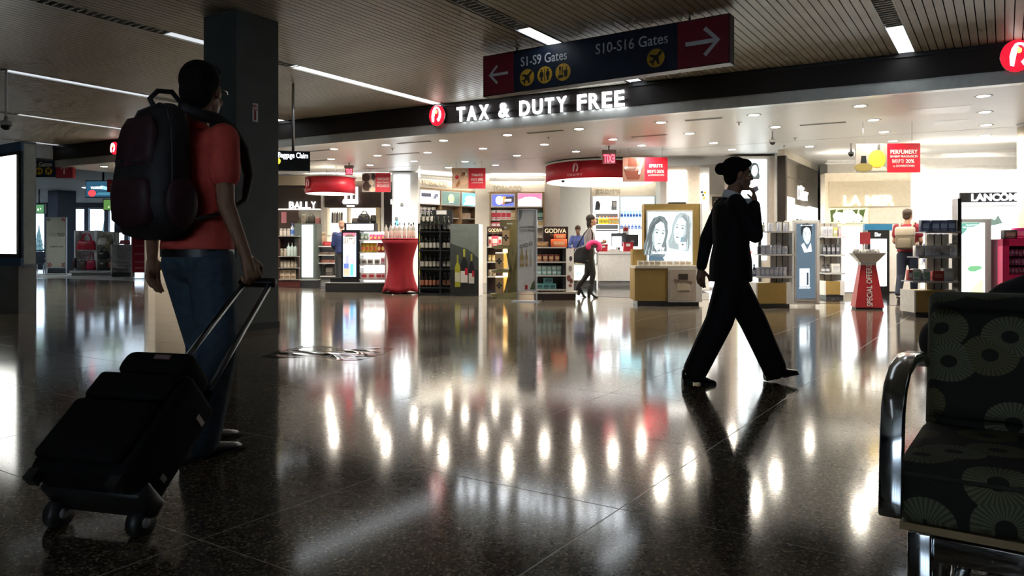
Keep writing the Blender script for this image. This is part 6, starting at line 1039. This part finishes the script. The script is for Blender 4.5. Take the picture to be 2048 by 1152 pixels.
# ---- the man with the suitcase
fr = Fr((-1.45, 3.476), R(-30))
J = dict(head=(0, .02, 1.665), neck=(0, -.02, 1.49), chest=(0, -.02, 1.27), pelvis=(0, -.01, .92), yaw=R(26), hs=1.08,
         armR=((.205, -.03, 1.43), (.27, -.07, 1.13), (.325, -.005, .90)), handR=((.1, .12, -.5), (-1, .1, .1), (0, 1, 0), [1.1, 1.15, 1.2, 1.2]),
         armL=((-.205, -.03, 1.43), (-.29, -.04, 1.13), (-.375, .02, .89)), handL=((-.12, .1, -1), (1, .1, -.2), (0, 1, 0), [.3, .35, .4, .45]),
         legR=((.1, -.01, .87), (.105, .02, .48), (.10, -.07, .1)), legL=((-.1, 0, .87), (-.08, .1, .48), (-.085, .09, .1)), hands=1.08)
man, g, M3 = human('man in coral t-shirt and jeans walking away with backpack and suitcase', fr, J, dict(skin=DSKIN, pants=JEANS, top=SHIRT), .006, False, .93, bw=1.03, pose_pants=(.105, .09, .07, .088))
hair_short(man, g, M3, 1.06, HAIR); eyes(man, g, 1.06)
SH = mat((.05, .055, .06), .4)
for x, y in ((.10, -.07), (-.085, .09)):
    s = shoe(man, (x, y-.09, 0), (.05 if x > 0 else -.05, 1), .30, SH, 0, mat((.02, .02, .02), .5)); part(s, 'tongue_panel', MB().ell((x+.005, y+.02, .075), (.03, .05, .016), 10, 6), mat((.3, .33, .35), .5))
part(man, 'glasses', MB().tube([g(.08, -.01, .012), g(.08, .06, .014), g(.064, .098, .012), g(.03, .108, .012), g(0, .112, .014), g(-.03, .108, .012), g(-.064, .098, .012), g(-.08, .06, .014), g(-.08, -.01, .012)], .0035, 6), mat((.4, .42, .45), .2, .8))
part(man, 'collar', MB().loft([[(.068*math.cos(a), -.02+.066*math.sin(a), z+.012*math.sin(a)*-1) for a in [2*pi*i/20 for i in range(20)]] for z in (1.475, 1.5, 1.505)], True, False), SHIRT); part(man, 'belt', MB().loft([[(.187*math.cos(a), -.01+.14*math.sin(a), z) for a in [2*pi*i/24 for i in range(24)]] for z in (.9, .935)], True, False), BLACK)
# backpack
t = thing('backpack', 'black and maroon backpack worn by the man in coral', 'backpack', fr); BPK = mat((.014, .012, .013), .65, 0, 0, .3, 25, .1); MAR = mat((.035, .010, .014), .6, 0, 0, .3, 25, .1)
rings = []
for z, w, y0, y1 in ((.975, .1, -.18, -.25), (1.0, .16, -.14, -.31), (1.12, .185, -.135, -.345), (1.25, .185, -.13, -.345), (1.37, .18, -.135, -.32), (1.47, .16, -.135, -.285), (1.54, .12, -.14, -.245), (1.575, .05, -.15, -.2)):
    rings.append([(w*(abs(math.cos(a))**.6)*(1 if math.cos(a) > 0 else -1), (y0+y1)/2+(y0-y1)/2*(abs(math.sin(a))**.7)*(1 if math.sin(a) > 0 else -1), z) for a in [2*pi*i/24 for i in range(24)]])
part(t, 'main_body', MB().loft(rings), BPK)
part(t, 'front_pocket', MB().loft([[(w*(abs(math.cos(a))**.5)*(1 if math.cos(a) > 0 else -1), -.32-.045*k_*(abs(math.sin(a))**.6)*(1 if math.sin(a) > 0 else -1)*1, z) for a in [2*pi*i/20 for i in range(20)]] for z, w, k_ in ((1.03, .09, .5), (1.06, .125, 1), (1.17, .13, 1.1), (1.22, .125, 1), (1.24, .1, .4))]), MAR)
part(t, 'upper_pocket', MB().loft([[(w*(abs(math.cos(a))**.5)*(1 if math.cos(a) > 0 else -1), -.3-.045*k_*(abs(math.sin(a))**.6)*(1 if math.sin(a) > 0 else -1), z) for a in [2*pi*i/20 for i in range(20)]] for z, w, k_ in ((1.27, .1, .5), (1.3, .13, 1.), (1.4, .125, .8), (1.46, .11, .5), (1.5, .08, .1))]), MAR)
for x in (-.06, .06): part(t, 'zip_pull', B(x-.02, x+.02, -.358, -.34, 1.3, 1.315), STEEL)
for x in (-.19, .19): part(t, 'side_pocket', MB().ell((x*.97, -.225, 1.13), (.025, .08, .11), 12, 8), MAR)
for q in (-1, 1):
    part(t, 'shoulder_strap', MB().tube([(q*.10, -.17, 1.56), (q*.125, -.1, 1.535), (q*.135, -.02, 1.525), (q*.14, .06, 1.49), (q*.15, .125, 1.40), (q*.17, .14, 1.28), (q*.2, .09, 1.16), (q*.215, -.02, 1.1), (q*.2, -.14, 1.07), (q*.16, -.2, 1.06)], [.02, .027, .03, .03, .028, .024, .014, .01, .01, .01], 8), BPK)
part(t, 'grab_handle', MB().tube([(-.03, -.2, 1.55), (-.05, -.215, 1.6), (-.045, -.18, 1.64), (-.03, -.12, 1.645), (-.02, -.08, 1.6), (-.02, -.1, 1.54)], .012, 8), BPK)
part(t, 'zip_line', MB().tube([(-.178, -.27, 1.1), (-.183, -.27, 1.27), (-.165, -.26, 1.43), (-.1, -.235, 1.545), (0, -.2, 1.577), (.1, -.235, 1.545), (.165, -.26, 1.43), (.183, -.27, 1.27), (.178, -.27, 1.1)], .005, 6), CHAR)
# suitcase, pulled behind at a slant
hw = fr.w(.335, .05, .80); wh = V((-1.37, 2.48, .05)); ax = (hw-wh); Ls = ax.length; az = ax.normalized()
hd = V((az.x, az.y, 0)).normalized(); sx = V((-hd.y, hd.x, 0)); ay = az.cross(sx).normalized()   # local: x right, y towards the man's back side, z along the handle
Mt = Matrix((sx, ay, az)).transposed().to_4x4(); Mt.translation = wh
t = thing('rolling_suitcase', 'black soft rolling suitcase tilted on its wheels, pulled by the man', 'suitcase', Fr((0, 0))); t.matrix_world = Mt
CASE = mat((.004, .004, .0045), .85, 0, 0, .3, 40, .1, 0., 1.25)
# the face with the poles looks towards the man (-y side is underneath when tilted)
part(t, 'case', bevel(B(-.195, .195, -.02, .2, .03, .46).mesh('case'), .035, 3), CASE); part(t, 'front_pocket', bevel(B(-.165, .165, .2, .24, .06, .3).mesh('p'), .02, 2), CASE); part(t, 'upper_pocket', bevel(B(-.165, .165, .2, .225, .32, .43).mesh('p'), .015, 2), CASE)
part(t, 'top_pack', bevel(B(-.13, .17, .01, .19, .465, .575).mesh('p'), .04, 3), CASE); part(t, 'pack_tag', B(-.05, .02, .19, .195, .52, .54), mat((.25, .14, .14), .5)); part(t, 'pack_strap', B(-.14, .18, -.005, .012, .46, .53), CASE)
for x in (-.11, .11): part(t, 'handle_tube', MB().cyl((x, -.01, .4), (x*.6, -.01, Ls-.01), .012, n=10), mat((.3, .32, .33), .35, 1., 0, .05))
part(t, 'handle_grip', bevel(B(-.09, .09, -.028, .008, Ls-.028, Ls+.006).mesh('g'), .008, 2), BLACK)
for x in (-.165, .165): w_ = part(t, 'wheel', MB().cyl((x-.02, -.01, 0), (x+.02, -.01, 0), .048, n=20), mat((.02, .02, .02), .4)); part(w_, 'hub', MB().cyl((x-.023, -.01, 0), (x+.023, -.01, 0), .018, n=12), GREY)
part(t, 'wheel_housing', bevel(B(-.2, .2, -.03, .1, .02, .09).mesh('h'), .015, 2), mat((.015, .015, .015), .4)); part(t, 'foot', B(-.18, -.14, .15, .19, 0, .04), BLACK); part(t, 'foot', B(.14, .18, .15, .19, 0, .04), BLACK); part(t, 'side_handle', MB().tube([(.195, .06, .16), (.22, .08, .18), (.225, .12, .25), (.22, .08, .32), (.195, .06, .34)], .01, 8), BLACK)
part(t, 'silver_strip', B(-.199, -.194, .03, .06, .12, .14), STEEL); part(t, 'silver_strip', B(-.199, -.194, .02, .07, .36, .38), STEEL)
# ---- the woman in the dark suit
fr = Fr((1.555, 5.3), R(-90)); SUIT = mat((.007, .0075, .009), .8, 0, 0, .2, 40, 0., 0., 1.3)
J = dict(head=(0, .045, 1.468), neck=(0, .0, 1.315), chest=(0, -.005, 1.12), pelvis=(0, -.01, .80), yaw=0., hs=.95, pitch=R(-4), flare=1.08,
         armR=((.165, -.02, 1.26), (.2, .10, 1.035), (.075, .135, 1.265)), handR=((-.3, .02, .95), (-.3, -.9, .1), (-.8, -.2, -.1), [.5, .6, .7, .8]),
         armL=((-.165, -.02, 1.26), (-.225, -.12, 1.02), (-.215, -.165, .80)), handL=((.05, -.05, -1), (1, .1, 0), (0, 1, 0), [.35, .4, .45, .5]),
         legR=((.075, -.02, .75), (.07, -.11, .44), (.06, -.27, .105)), legL=((-.075, .0, .75), (-.07, .17, .43), (-.06, .315, .105)), hands=.92)
wom, g, M3 = human('woman in a dark trouser suit striding to the right, hand at her mouth', fr, J, dict(skin=DSKIN, pants=SUIT, top=SUIT), .006, True, .715, bw=.97, pose_pants=(.112, .1, .075, .088))
h = MB(); s_ = .95; h.ell(g(0, -.03, .045), (.083, .096, .088), M3=M3); h.ell(g(0, -.055, -.01), (.072, .05, .07), M3=M3); h.ell(g(0, .03, .088), (.066, .06, .035), M3=M3); h.ell(g(0, -.135, .035), (.042, .042, .044), M3=M3); h.cap(g(0, -.09, .03), .035, g(0, -.125, .035), .03); part(wom, 'hair', remesh(h, .007, 4), HAIR); eyes(wom, g, .95)
part(wom, 'shirt_collar', MB().loft([[(.062*math.cos(a)*q, .005+.062*math.sin(a)*q, z+.02*math.sin(a)*-1) for a in [2*pi*i/20 for i in range(20)]] for z, q in ((1.29, 1.25), (1.335, 1.0), (1.345, .98))], True, False), mat((.62, .62, .62), .6)); part(wom, 'shirt_front', MB().prism([(-.05, 1.3), (.05, 1.3), (.045, 1.2), (.0, 1.05), (-.045, 1.2)], .02, .125), mat((.62, .62, .62), .6)); part(wom, 'neck_scarf', MB().tube([(0, .07, 1.29), (.0, .125, 1.24), (.005, .135, 1.14), (0, .13, 1.08)], [.012, .016, .02, .006], 8), mat((.012, .02, .06), .5)); part(wom, 'name_badge', B(.06, .11, .115, .122, 1.17, 1.2), mat((.5, .4, .32), .4)); part(wom, 'lapel', MB().prism([(.02, 1.28), (.09, 1.27), (.1, 1.15), (.03, 1.03)], .112, .122), SUIT); part(wom, 'lapel', MB().prism([(-.02, 1.28), (-.09, 1.27), (-.1, 1.15), (-.03, 1.03)], .112, .122), SUIT)
LSH = mat((.008, .008, .009), .22); shoe(wom, (.06, -.365, .0), (.0, 1), .235, LSH, 0, BLACK, .035, .9); shoe(wom, (-.06, .255, .005), (0, 1), .24, LSH, R(12), BLACK, .03, .9)
# ---- shopper with the pink neck pillow
fr = Fr((PX(1181, 15.3).o[0], 15.3), R(-90)); GT = mat((.25, .235, .235), .8)
J = dict(head=(0, .03, 1.575), neck=(0, -.01, 1.42), chest=(0, -.02, 1.21), pelvis=(0, -.02, .89), hs=.95, armR=((.16, -.02, 1.36), (.2, -.0, 1.1), (.12, .15, 1.0)), handR=((-.5, .6, .0), (-.5, -.5, 0), (0, 0, 1), .7), armL=((-.16, -.02, 1.36), (-.2, .08, 1.1), (-.1, .25, 1.12)), handL=((.5, .6, .2), (.5, -.5, 0), (0, 0, 1), .7), legR=((.07, -.02, .85), (.07, .04, .5), (.06, .0, .13)), legL=((-.07, -.02, .85), (-.07, -.06, .48), (-.06, -.24, .2)))
sw, g, M3 = human('shopper in grey jumper and black trousers with a pink neck pillow', fr, J, dict(skin=SKIN, pants=BLACK, top=GT), .011, True, .88, bw=.84, pose_pants=(.1, .078, .06, .05))
h = MB(); h.ell(g(0, -.03, .04), (.085, .1, .09), M3=M3); h.ell(g(0, -.065, -.06), (.08, .05, .12), M3=M3); h.ell(g(0, -.05, -.12), (.075, .045, .06), M3=M3); part(sw, 'hair', remesh(h, .009, 3), mat((.015, .008, .006), .8)); eyes(sw, g, .95); shoe(sw, (.06, -.07, .0), (0, 1), .22, BLACK, 0, BLACK, .085, .85); shoe(sw, (-.06, -.28, .06), (0, 1), .22, BLACK, R(-22), BLACK, .085, .85)
part(sw, 'ankle_boot', MB().cap((.06, 0, .24), .055, (.06, -.02, .12), .05), BLACK); part(sw, 'ankle_boot', MB().cap((-.06, -.21, .3), .055, (-.06, -.25, .19), .05), BLACK)
t = thing('shoulder_bag', 'large black leather shoulder bag of the grey jumper shopper', 'bag', fr); part(t, 'body', bevel(MB().prism([(-.38, .72), (.02, .68), (.04, .98), (-.1, 1.1), (-.32, 1.0), (-.4, .85)], -.07, .07).mesh('b'), .04, 2), mat((.012, .012, .013), .35)); t.children[0].rotation_euler = (0, 0, pi/2); t.children[0].location = (.26, .0, 0)
s = part(t, 'strap', MB().tube([(.25, -.3, 1.02), (.22, -.15, 1.3), (.19, -.03, 1.44), (.22, .02, 1.3), (.25, .0, 1.05)], .014, 8), BLACK); part(t, 'metal_tag', B(.33, .336, -.12, -.06, .75, .765), STEEL)
t = thing('neck_pillow', 'bright pink horseshoe neck pillow hanging on the black bag', 'pillow', fr); part(t, 'cushion', MB().tube([(.34, .03+.11*math.cos(a), 1.03+.09*math.sin(a)) for a in [R(-60+25*i) for i in range(12)]], [.035, .05]+[.055]*8+[.05, .035], 12), mat((.6, .03, .14), .7)); part(t, 'clip', B(.38, .4, .03, .09, 1.03, 1.05), BLACK)
# ---- cashier
fr = Fr((PX(1157, 21.9).o[0], 21.9), R(165)); 
J = dict(head=(0, .12, 1.57), neck=(0, .04, 1.42), chest=(0, .0, 1.22), pelvis=(0, -.06, .9), pitch=R(-28), armR=((.18, .02, 1.36), (.26, .1, 1.1), (.12, .32, 1.05)), handR=((-.4, .7, 0), (0, 0, -1), (-1, 0, 0), .4), armL=((-.18, .02, 1.36), (-.26, .1, 1.1), (-.12, .32, 1.05)), handL=((.4, .7, 0), (0, 0, -1), (1, 0, 0), .4), legR=((.09, -.06, .85), (.09, -.05, .47), (.09, -.06, .09)), legL=((-.09, -.06, .85), (-.09, -.05, .47), (-.09, -.06, .09)))
ca, g, M3 = human('cashier in a blue shirt looking down behind the counter', fr, J, dict(skin=SKIN, pants=CHAR, top=mat((.1, .14, .4), .7)), .012, True, .88)
hair_short(ca, g, M3, 1., mat((.06, .03, .018), .6)); eyes(ca, g, 1.); shoe(ca, (.09, -.12, 0), (0, 1), .28, BLACK); shoe(ca, (-.09, -.12, 0), (0, 1), .28, BLACK)
# ---- shopper with pale backpack
fr = Fr((PX(1815, 14.2).o[0], 14.2), R(-38))
J = dict(head=(0, .03, 1.62), neck=(0, -.01, 1.46), chest=(0, -.01, 1.24), pelvis=(0, -.01, .9), yaw=R(-10), armR=((.18, -.02, 1.4), (.23, -.02, 1.13), (.18, .17, 1.02)), handR=((-.2, .8, .1), (-1, 0, 0), (0, 0, 1), .9), armL=((-.18, -.02, 1.4), (-.23, .0, 1.13), (-.18, .2, 1.05)), handL=((.2, .8, .1), (1, 0, 0), (0, 0, 1), .9), legR=((.09, -.01, .86), (.1, .06, .48), (.09, .12, .09)), legL=((-.09, -.01, .86), (-.1, -.08, .48), (-.1, -.3, .16)))
mn, g, M3 = human('shopper in a maroon shirt with a pale canvas backpack, seen from behind', fr, J, dict(skin=SKIN, pants=mat((.012, .018, .035), .8), top=mat((.25, .02, .035), .8)), .011, False, .93, pose_pants=(.1, .075, .06, .06))
hair_short(mn, g, M3, 1., mat((.05, .03, .018), .6)); eyes(mn, g, 1.); BR = mat((.12, .05, .03), .6); shoe(mn, (.09, .06, 0), (0, 1), .29, BR, 0, WHITE); shoe(mn, (-.1, -.36, .1), (0, 1), .28, BR, R(-25), WHITE)
t = thing('canvas_backpack', 'cream and khaki canvas backpack on the maroon shirt shopper', 'backpack', fr); part(t, 'bag_body', bevel(B(-.16, .16, -.3, -.15, .98, 1.3).mesh('b'), .04, 2), mat((.2, .17, .12), .8)); part(t, 'flap', bevel(B(-.165, .165, -.32, -.14, 1.22, 1.4).mesh('b'), .04, 2), mat((.55, .48, .36), .8)); part(t, 'pocket', bevel(B(-.11, .11, -.335, -.29, 1.0, 1.18).mesh('b'), .02, 2), mat((.24, .2, .14), .8))
for q in (-1, 1): part(t, 'strap', MB().tube([(q*.1, -.16, 1.38), (q*.12, -.08, 1.49), (q*.13, .02, 1.48), (q*.15, .12, 1.36), (q*.18, .08, 1.15), (q*.15, -.17, 1.05)], .018, 8), mat((.5, .42, .32), .8))
# ---- shopper half hidden behind the chocolate island
fr = Fr((PX(684, 19.1).o[0], 19.1), R(20)); J = dict(head=(0, .05, 1.6), neck=(0, .0, 1.44), chest=(0, -.01, 1.22), pelvis=(0, -.01, .9), pitch=R(-20), armR=((.18, -.02, 1.38), (.23, 0, 1.1), (.15, .2, 1.0)), handR=((-.2, .8, .1), (0, 0, -1), (-1, 0, 0), .5), armL=((-.18, -.02, 1.38), (-.23, 0, 1.1), (-.15, .2, 1.0)), handL=((.2, .8, .1), (0, 0, -1), (1, 0, 0), .5), legR=((.09, -.01, .86), (.09, .0, .48), (.09, 0, .09)), legL=((-.09, -.01, .86), (-.09, 0, .48), (-.09, 0, .09)))
pb, g, M3 = human('person in a dark blue top bending behind the chocolate island', fr, J, dict(skin=mat((.5, .26, .18), .5), pants=CHAR, top=mat((.02, .035, .12), .7)), .014, True, .9); hair_short(pb, g, M3, .98, mat((.35, .2, .14), .6)); shoe(pb, (.09, -.06, 0), (0, 1), .28, BLACK); shoe(pb, (-.09, -.06, 0), (0, 1), .28, BLACK)
# ================================================================= FOREGROUND SEAT
def flower_cloth():
    m = bpy.data.materials.new('flower_cloth'); m.use_nodes = True; nt = m.node_tree; b = nt.nodes['Principled BSDF']; b.inputs['Roughness'].default_value = .9; N = nt.nodes.new; K = nt.links.new
    tc = N('ShaderNodeTexCoord'); mp = N('ShaderNodeMapping'); K(tc.outputs['Object'], mp.inputs[0]); mp.inputs['Location'].default_value = (.035, 0, .05)
    sep = N('ShaderNodeSeparateXYZ'); K(mp.outputs[0], sep.inputs[0]); sm = N('ShaderNodeMath'); sm.operation = 'ADD'; K(sep.outputs[1], sm.inputs[0]); K(sep.outputs[2], sm.inputs[1]); cb = N('ShaderNodeCombineXYZ'); K(sep.outputs[0], cb.inputs[0]); K(sm.outputs[0], cb.inputs[1])
    vo = N('ShaderNodeTexVoronoi'); vo.voronoi_dimensions = '2D'; vo.inputs['Scale'].default_value = 6.6; vo.inputs['Randomness'].default_value = .8; K(cb.outputs[0], vo.inputs['Vector'])
    sc = N('ShaderNodeVectorMath'); sc.operation = 'SCALE'; sc.inputs['Scale'].default_value = 6.6; K(cb.outputs[0], sc.inputs[0]); sp = N('ShaderNodeVectorMath'); sp.operation = 'SCALE'; sp.inputs['Scale'].default_value = 6.6; K(vo.outputs['Position'], sp.inputs[0])
    df = N('ShaderNodeVectorMath'); df.operation = 'SUBTRACT'; K(sc.outputs[0], df.inputs[0]); K(sp.outputs[0], df.inputs[1]); s2 = N('ShaderNodeSeparateXYZ'); K(df.outputs[0], s2.inputs[0])
    at_ = N('ShaderNodeMath'); at_.operation = 'ARCTAN2'; K(s2.outputs[1], at_.inputs[0]); K(s2.outputs[0], at_.inputs[1]); mu = N('ShaderNodeMath'); mu.operation = 'MULTIPLY'; mu.inputs[1].default_value = 34; K(at_.outputs[0], mu.inputs[0]); si = N('ShaderNodeMath'); si.operation = 'SINE'; K(mu.outputs[0], si.inputs[0])
    rp = N('ShaderNodeValToRGB'); cr = rp.color_ramp; cr.interpolation = 'CONSTANT'; cr.elements[0].color = (0, 0, 0, 1); cr.elements[1].position = .13; cr.elements[1].color = (1, 1, 1, 1); e = cr.elements.new(.43); e.color = (0, 0, 0, 1); K(vo.outputs['Distance'], rp.inputs[0])
    m1 = N('ShaderNodeMapRange'); m1.inputs['From Min'].default_value = -1; m1.inputs['To Min'].default_value = .35; m1.inputs['To Max'].default_value = 1.; K(si.outputs[0], m1.inputs[0]); m2 = N('ShaderNodeMath'); m2.operation = 'MULTIPLY'; K(rp.outputs[0], m2.inputs[0]); K(m1.outputs[0], m2.inputs[1])
    sc2 = N('ShaderNodeSeparateColor'); K(vo.outputs['Color'], sc2.inputs[0]); pet = N('ShaderNodeMix'); pet.data_type = 'RGBA'; K(sc2.outputs[0], pet.inputs['Factor']); pet.inputs['A'].default_value = (.11, .1, .035, 1); pet.inputs['B'].default_value = (.15, .165, .11, 1)
    mx = N('ShaderNodeMix'); mx.data_type = 'RGBA'; K(m2.outputs[0], mx.inputs['Factor']); mx.inputs['A'].default_value = (.012, .011, .007, 1); K(pet.outputs['Result'], mx.inputs['B']); K(mx.outputs['Result'], b.inputs['Base Color'])
    return m
CLOTH = flower_cloth()
fr = Fr((.899, 1.694), R(-35)); t = thing('lounge_chair', 'chrome framed lounge chair in dark fabric with olive flower rings', 'chair', fr)
# local x runs along the seat front to the right, y towards the backrest
def rbox(x0, x1, y0, y1, z0, z1, w, seg=3): return bevel(B(x0, x1, y0, y1, z0, z1).mesh('cushion'), w, seg)
part(t, 'seat', rbox(-.03, .58, -.02, .5, .31, .455, .035), CLOTH); part(t, 'seat_piping', MB().tube([(-.03, -.022, .425), (.58, -.022, .425)], .005, 8), mat((.03, .03, .02), .7)); part(t, 'seat_board', B(-.02, .58, -.01, .5, .295, .312), mat((.3, .2, .09), .5))
bk = MB(); n = 10; rings = []
for k in range(n+1):
    f_ = k/n; z = .44+.36*f_; y = .42+.08*f_; rings.append([(-.015, y+.0, z), (.58, y, z), (.58, y+.09, z), (-.015, y+.09, z)])
part(t, 'backrest', bevel(MB().loft(rings[::1], False).mesh('b'), .04, 3, 60), CLOTH)
part(t, 'backrest_shell', bevel(MB().loft([[(-.02, y+.03, z), (.58, y+.03, z), (.58, y+.1, z), (-.02, y+.1, z)] for z, y in ((.43, .42), (.808, .505))], False).mesh('b'), .02, 2, 60), mat((.1, .1, .07), .6))
def flatbar(pts, w, th, side=V((1, 0, 0))):
    pts = [V(p) for p in pts]; rings = []
    for i, p in enumerate(pts):
        d = (pts[min(i+1, len(pts)-1)]-pts[max(i-1, 0)]).normalized(); nn = d.cross(side).normalized(); rings.append([p+side*w/2+nn*th/2, p-side*w/2+nn*th/2, p-side*w/2-nn*th/2, p+side*w/2-nn*th/2])
    return bevel(MB().loft(rings, False).mesh('bar'), .006, 2, 40)
arm = [(-.03, .44, .615), (-.03, .36, .645), (-.03, .2, .655), (-.03, .06, .64), (-.03, .0, .61), (-.03, -.035, .56), (-.03, -.05, .48), (-.03, -.06, .38), (-.03, -.062, .335)]
part(t, 'armrest', flatbar(arm, .05, .022), CHROME)
part(t, 'leg', flatbar([(.02, .0, .297), (.02, .0, .15), (.02, .0, 0)], .05, .03), CHROME); part(t, 'leg', flatbar([(.02, .46, .297), (.02, .46, 0)], .05, .03), CHROME); part(t, 'front_rail', bevel(B(.045, .6, -.01, .015, .235, .29).mesh('r'), .005, 2), CHROME); part(t, 'cross_tube', MB().cyl((.1, .05, .24), (.07, .1, .0), .02, n=14), CHROME); part(t, 'side_rail', bevel(B(.0, .04, .02, .45, .24, .29).mesh('r'), .005, 2), CHROME)
# black bag behind the chair
t = thing('black_bag', 'large black rounded bag slumped behind the flower chair', 'bag', Fr((1.8, 2.62), R(-14), .32)); mb = MB(); mb.ell((.12, .05, .31), (.3, .2, .23)); mb.ell((-.25, -.02, .28), (.1, .12, .1)); mb.ell((-.08, 0, .24), (.2, .17, .17)); mb.ell((.3, .05, .28), (.25, .2, .26)); mb.ell((.1, .05, .14), (.36, .2, .14)); part(t, 'body', remesh(mb, .015, 6), mat((.008, .009, .014), .8, 0, 0, .2, 30, .1)); part(t, 'handle', MB().tube([(.0, -.12, .44), (.06, -.15, .5), (.16, -.15, .51), (.24, -.12, .47)], .01, 8), BLACK)
t = thing('low_stool', 'low black stool carrying the slumped black bag', 'stool', Fr((1.8, 2.62), R(-14))); part(t, 'top', rbox(-.2, .5, -.18, .28, .26, .32, .02), CHAR)
for x in (-.16, .46):
    for y in (-.14, .24): part(t, 'leg', B(x-.02, x+.02, y-.02, y+.02, 0, .26), CHROME)
# ---- crumpled clear film on the floor
fm = bpy.data.materials.new('clear_film'); fm.use_nodes = True; nt = fm.node_tree; a_ = nt.nodes.new('ShaderNodeBsdfTransparent'); b_ = nt.nodes.new('ShaderNodeBsdfGlossy'); b_.inputs['Roughness'].default_value = .08; l_ = nt.nodes.new('ShaderNodeLayerWeight'); l_.inputs[0].default_value = .35; x_ = nt.nodes.new('ShaderNodeMixShader')
nt.links.new(l_.outputs['Fresnel'], x_.inputs[0]); nt.links.new(a_.outputs[0], x_.inputs[1]); nt.links.new(b_.outputs[0], x_.inputs[2]); nt.links.new(x_.outputs[0], nt.nodes['Material Output'].inputs[0])
mb = MB(); n = 44; rr = random.Random(5); wv = [(rr.uniform(4, 30), rr.uniform(4, 30), rr.uniform(0, 6), rr.uniform(.1, 1)) for _ in range(9)]
def fh(u, v):
    e = min(1, 5*min(u, 1-u, v, 1-v)); return .001+e*.008*max(0, sum(k*math.sin(a*u+b*v+c+2*math.sin(5*u*v+c)) for a, b, c, k in wv)/2.2)**1.0
pts = [((u-.5)*(1.05-.2*abs(v-.5)), (v-.5)*(.75+.15*math.sin(9*u)), fh(u, v)) for v in [k/n for k in range(n+1)] for u in [k/n for k in range(n+1)]]
mb.add(pts, [(r*(n+1)+c, r*(n+1)+c+1, (r+1)*(n+1)+c+1, (r+1)*(n+1)+c) for r in range(n) for c in range(n)], True)
solo('plastic_film', mb, fm, 'crumpled clear plastic film lying on the floor right of the column', 'plastic sheet', Fr((-1.68, 6.9), R(-12)))
# ---- turn the whole place about the viewer so that the hall grid lies along the axes
bpy.context.view_layer.update()
turn = Matrix.Rotation(A1, 4, 'Z')
for o in list(S.objects):
    if o.parent is None: o.matrix_world = turn @ o.matrix_world
bpy.context.view_layer.update()
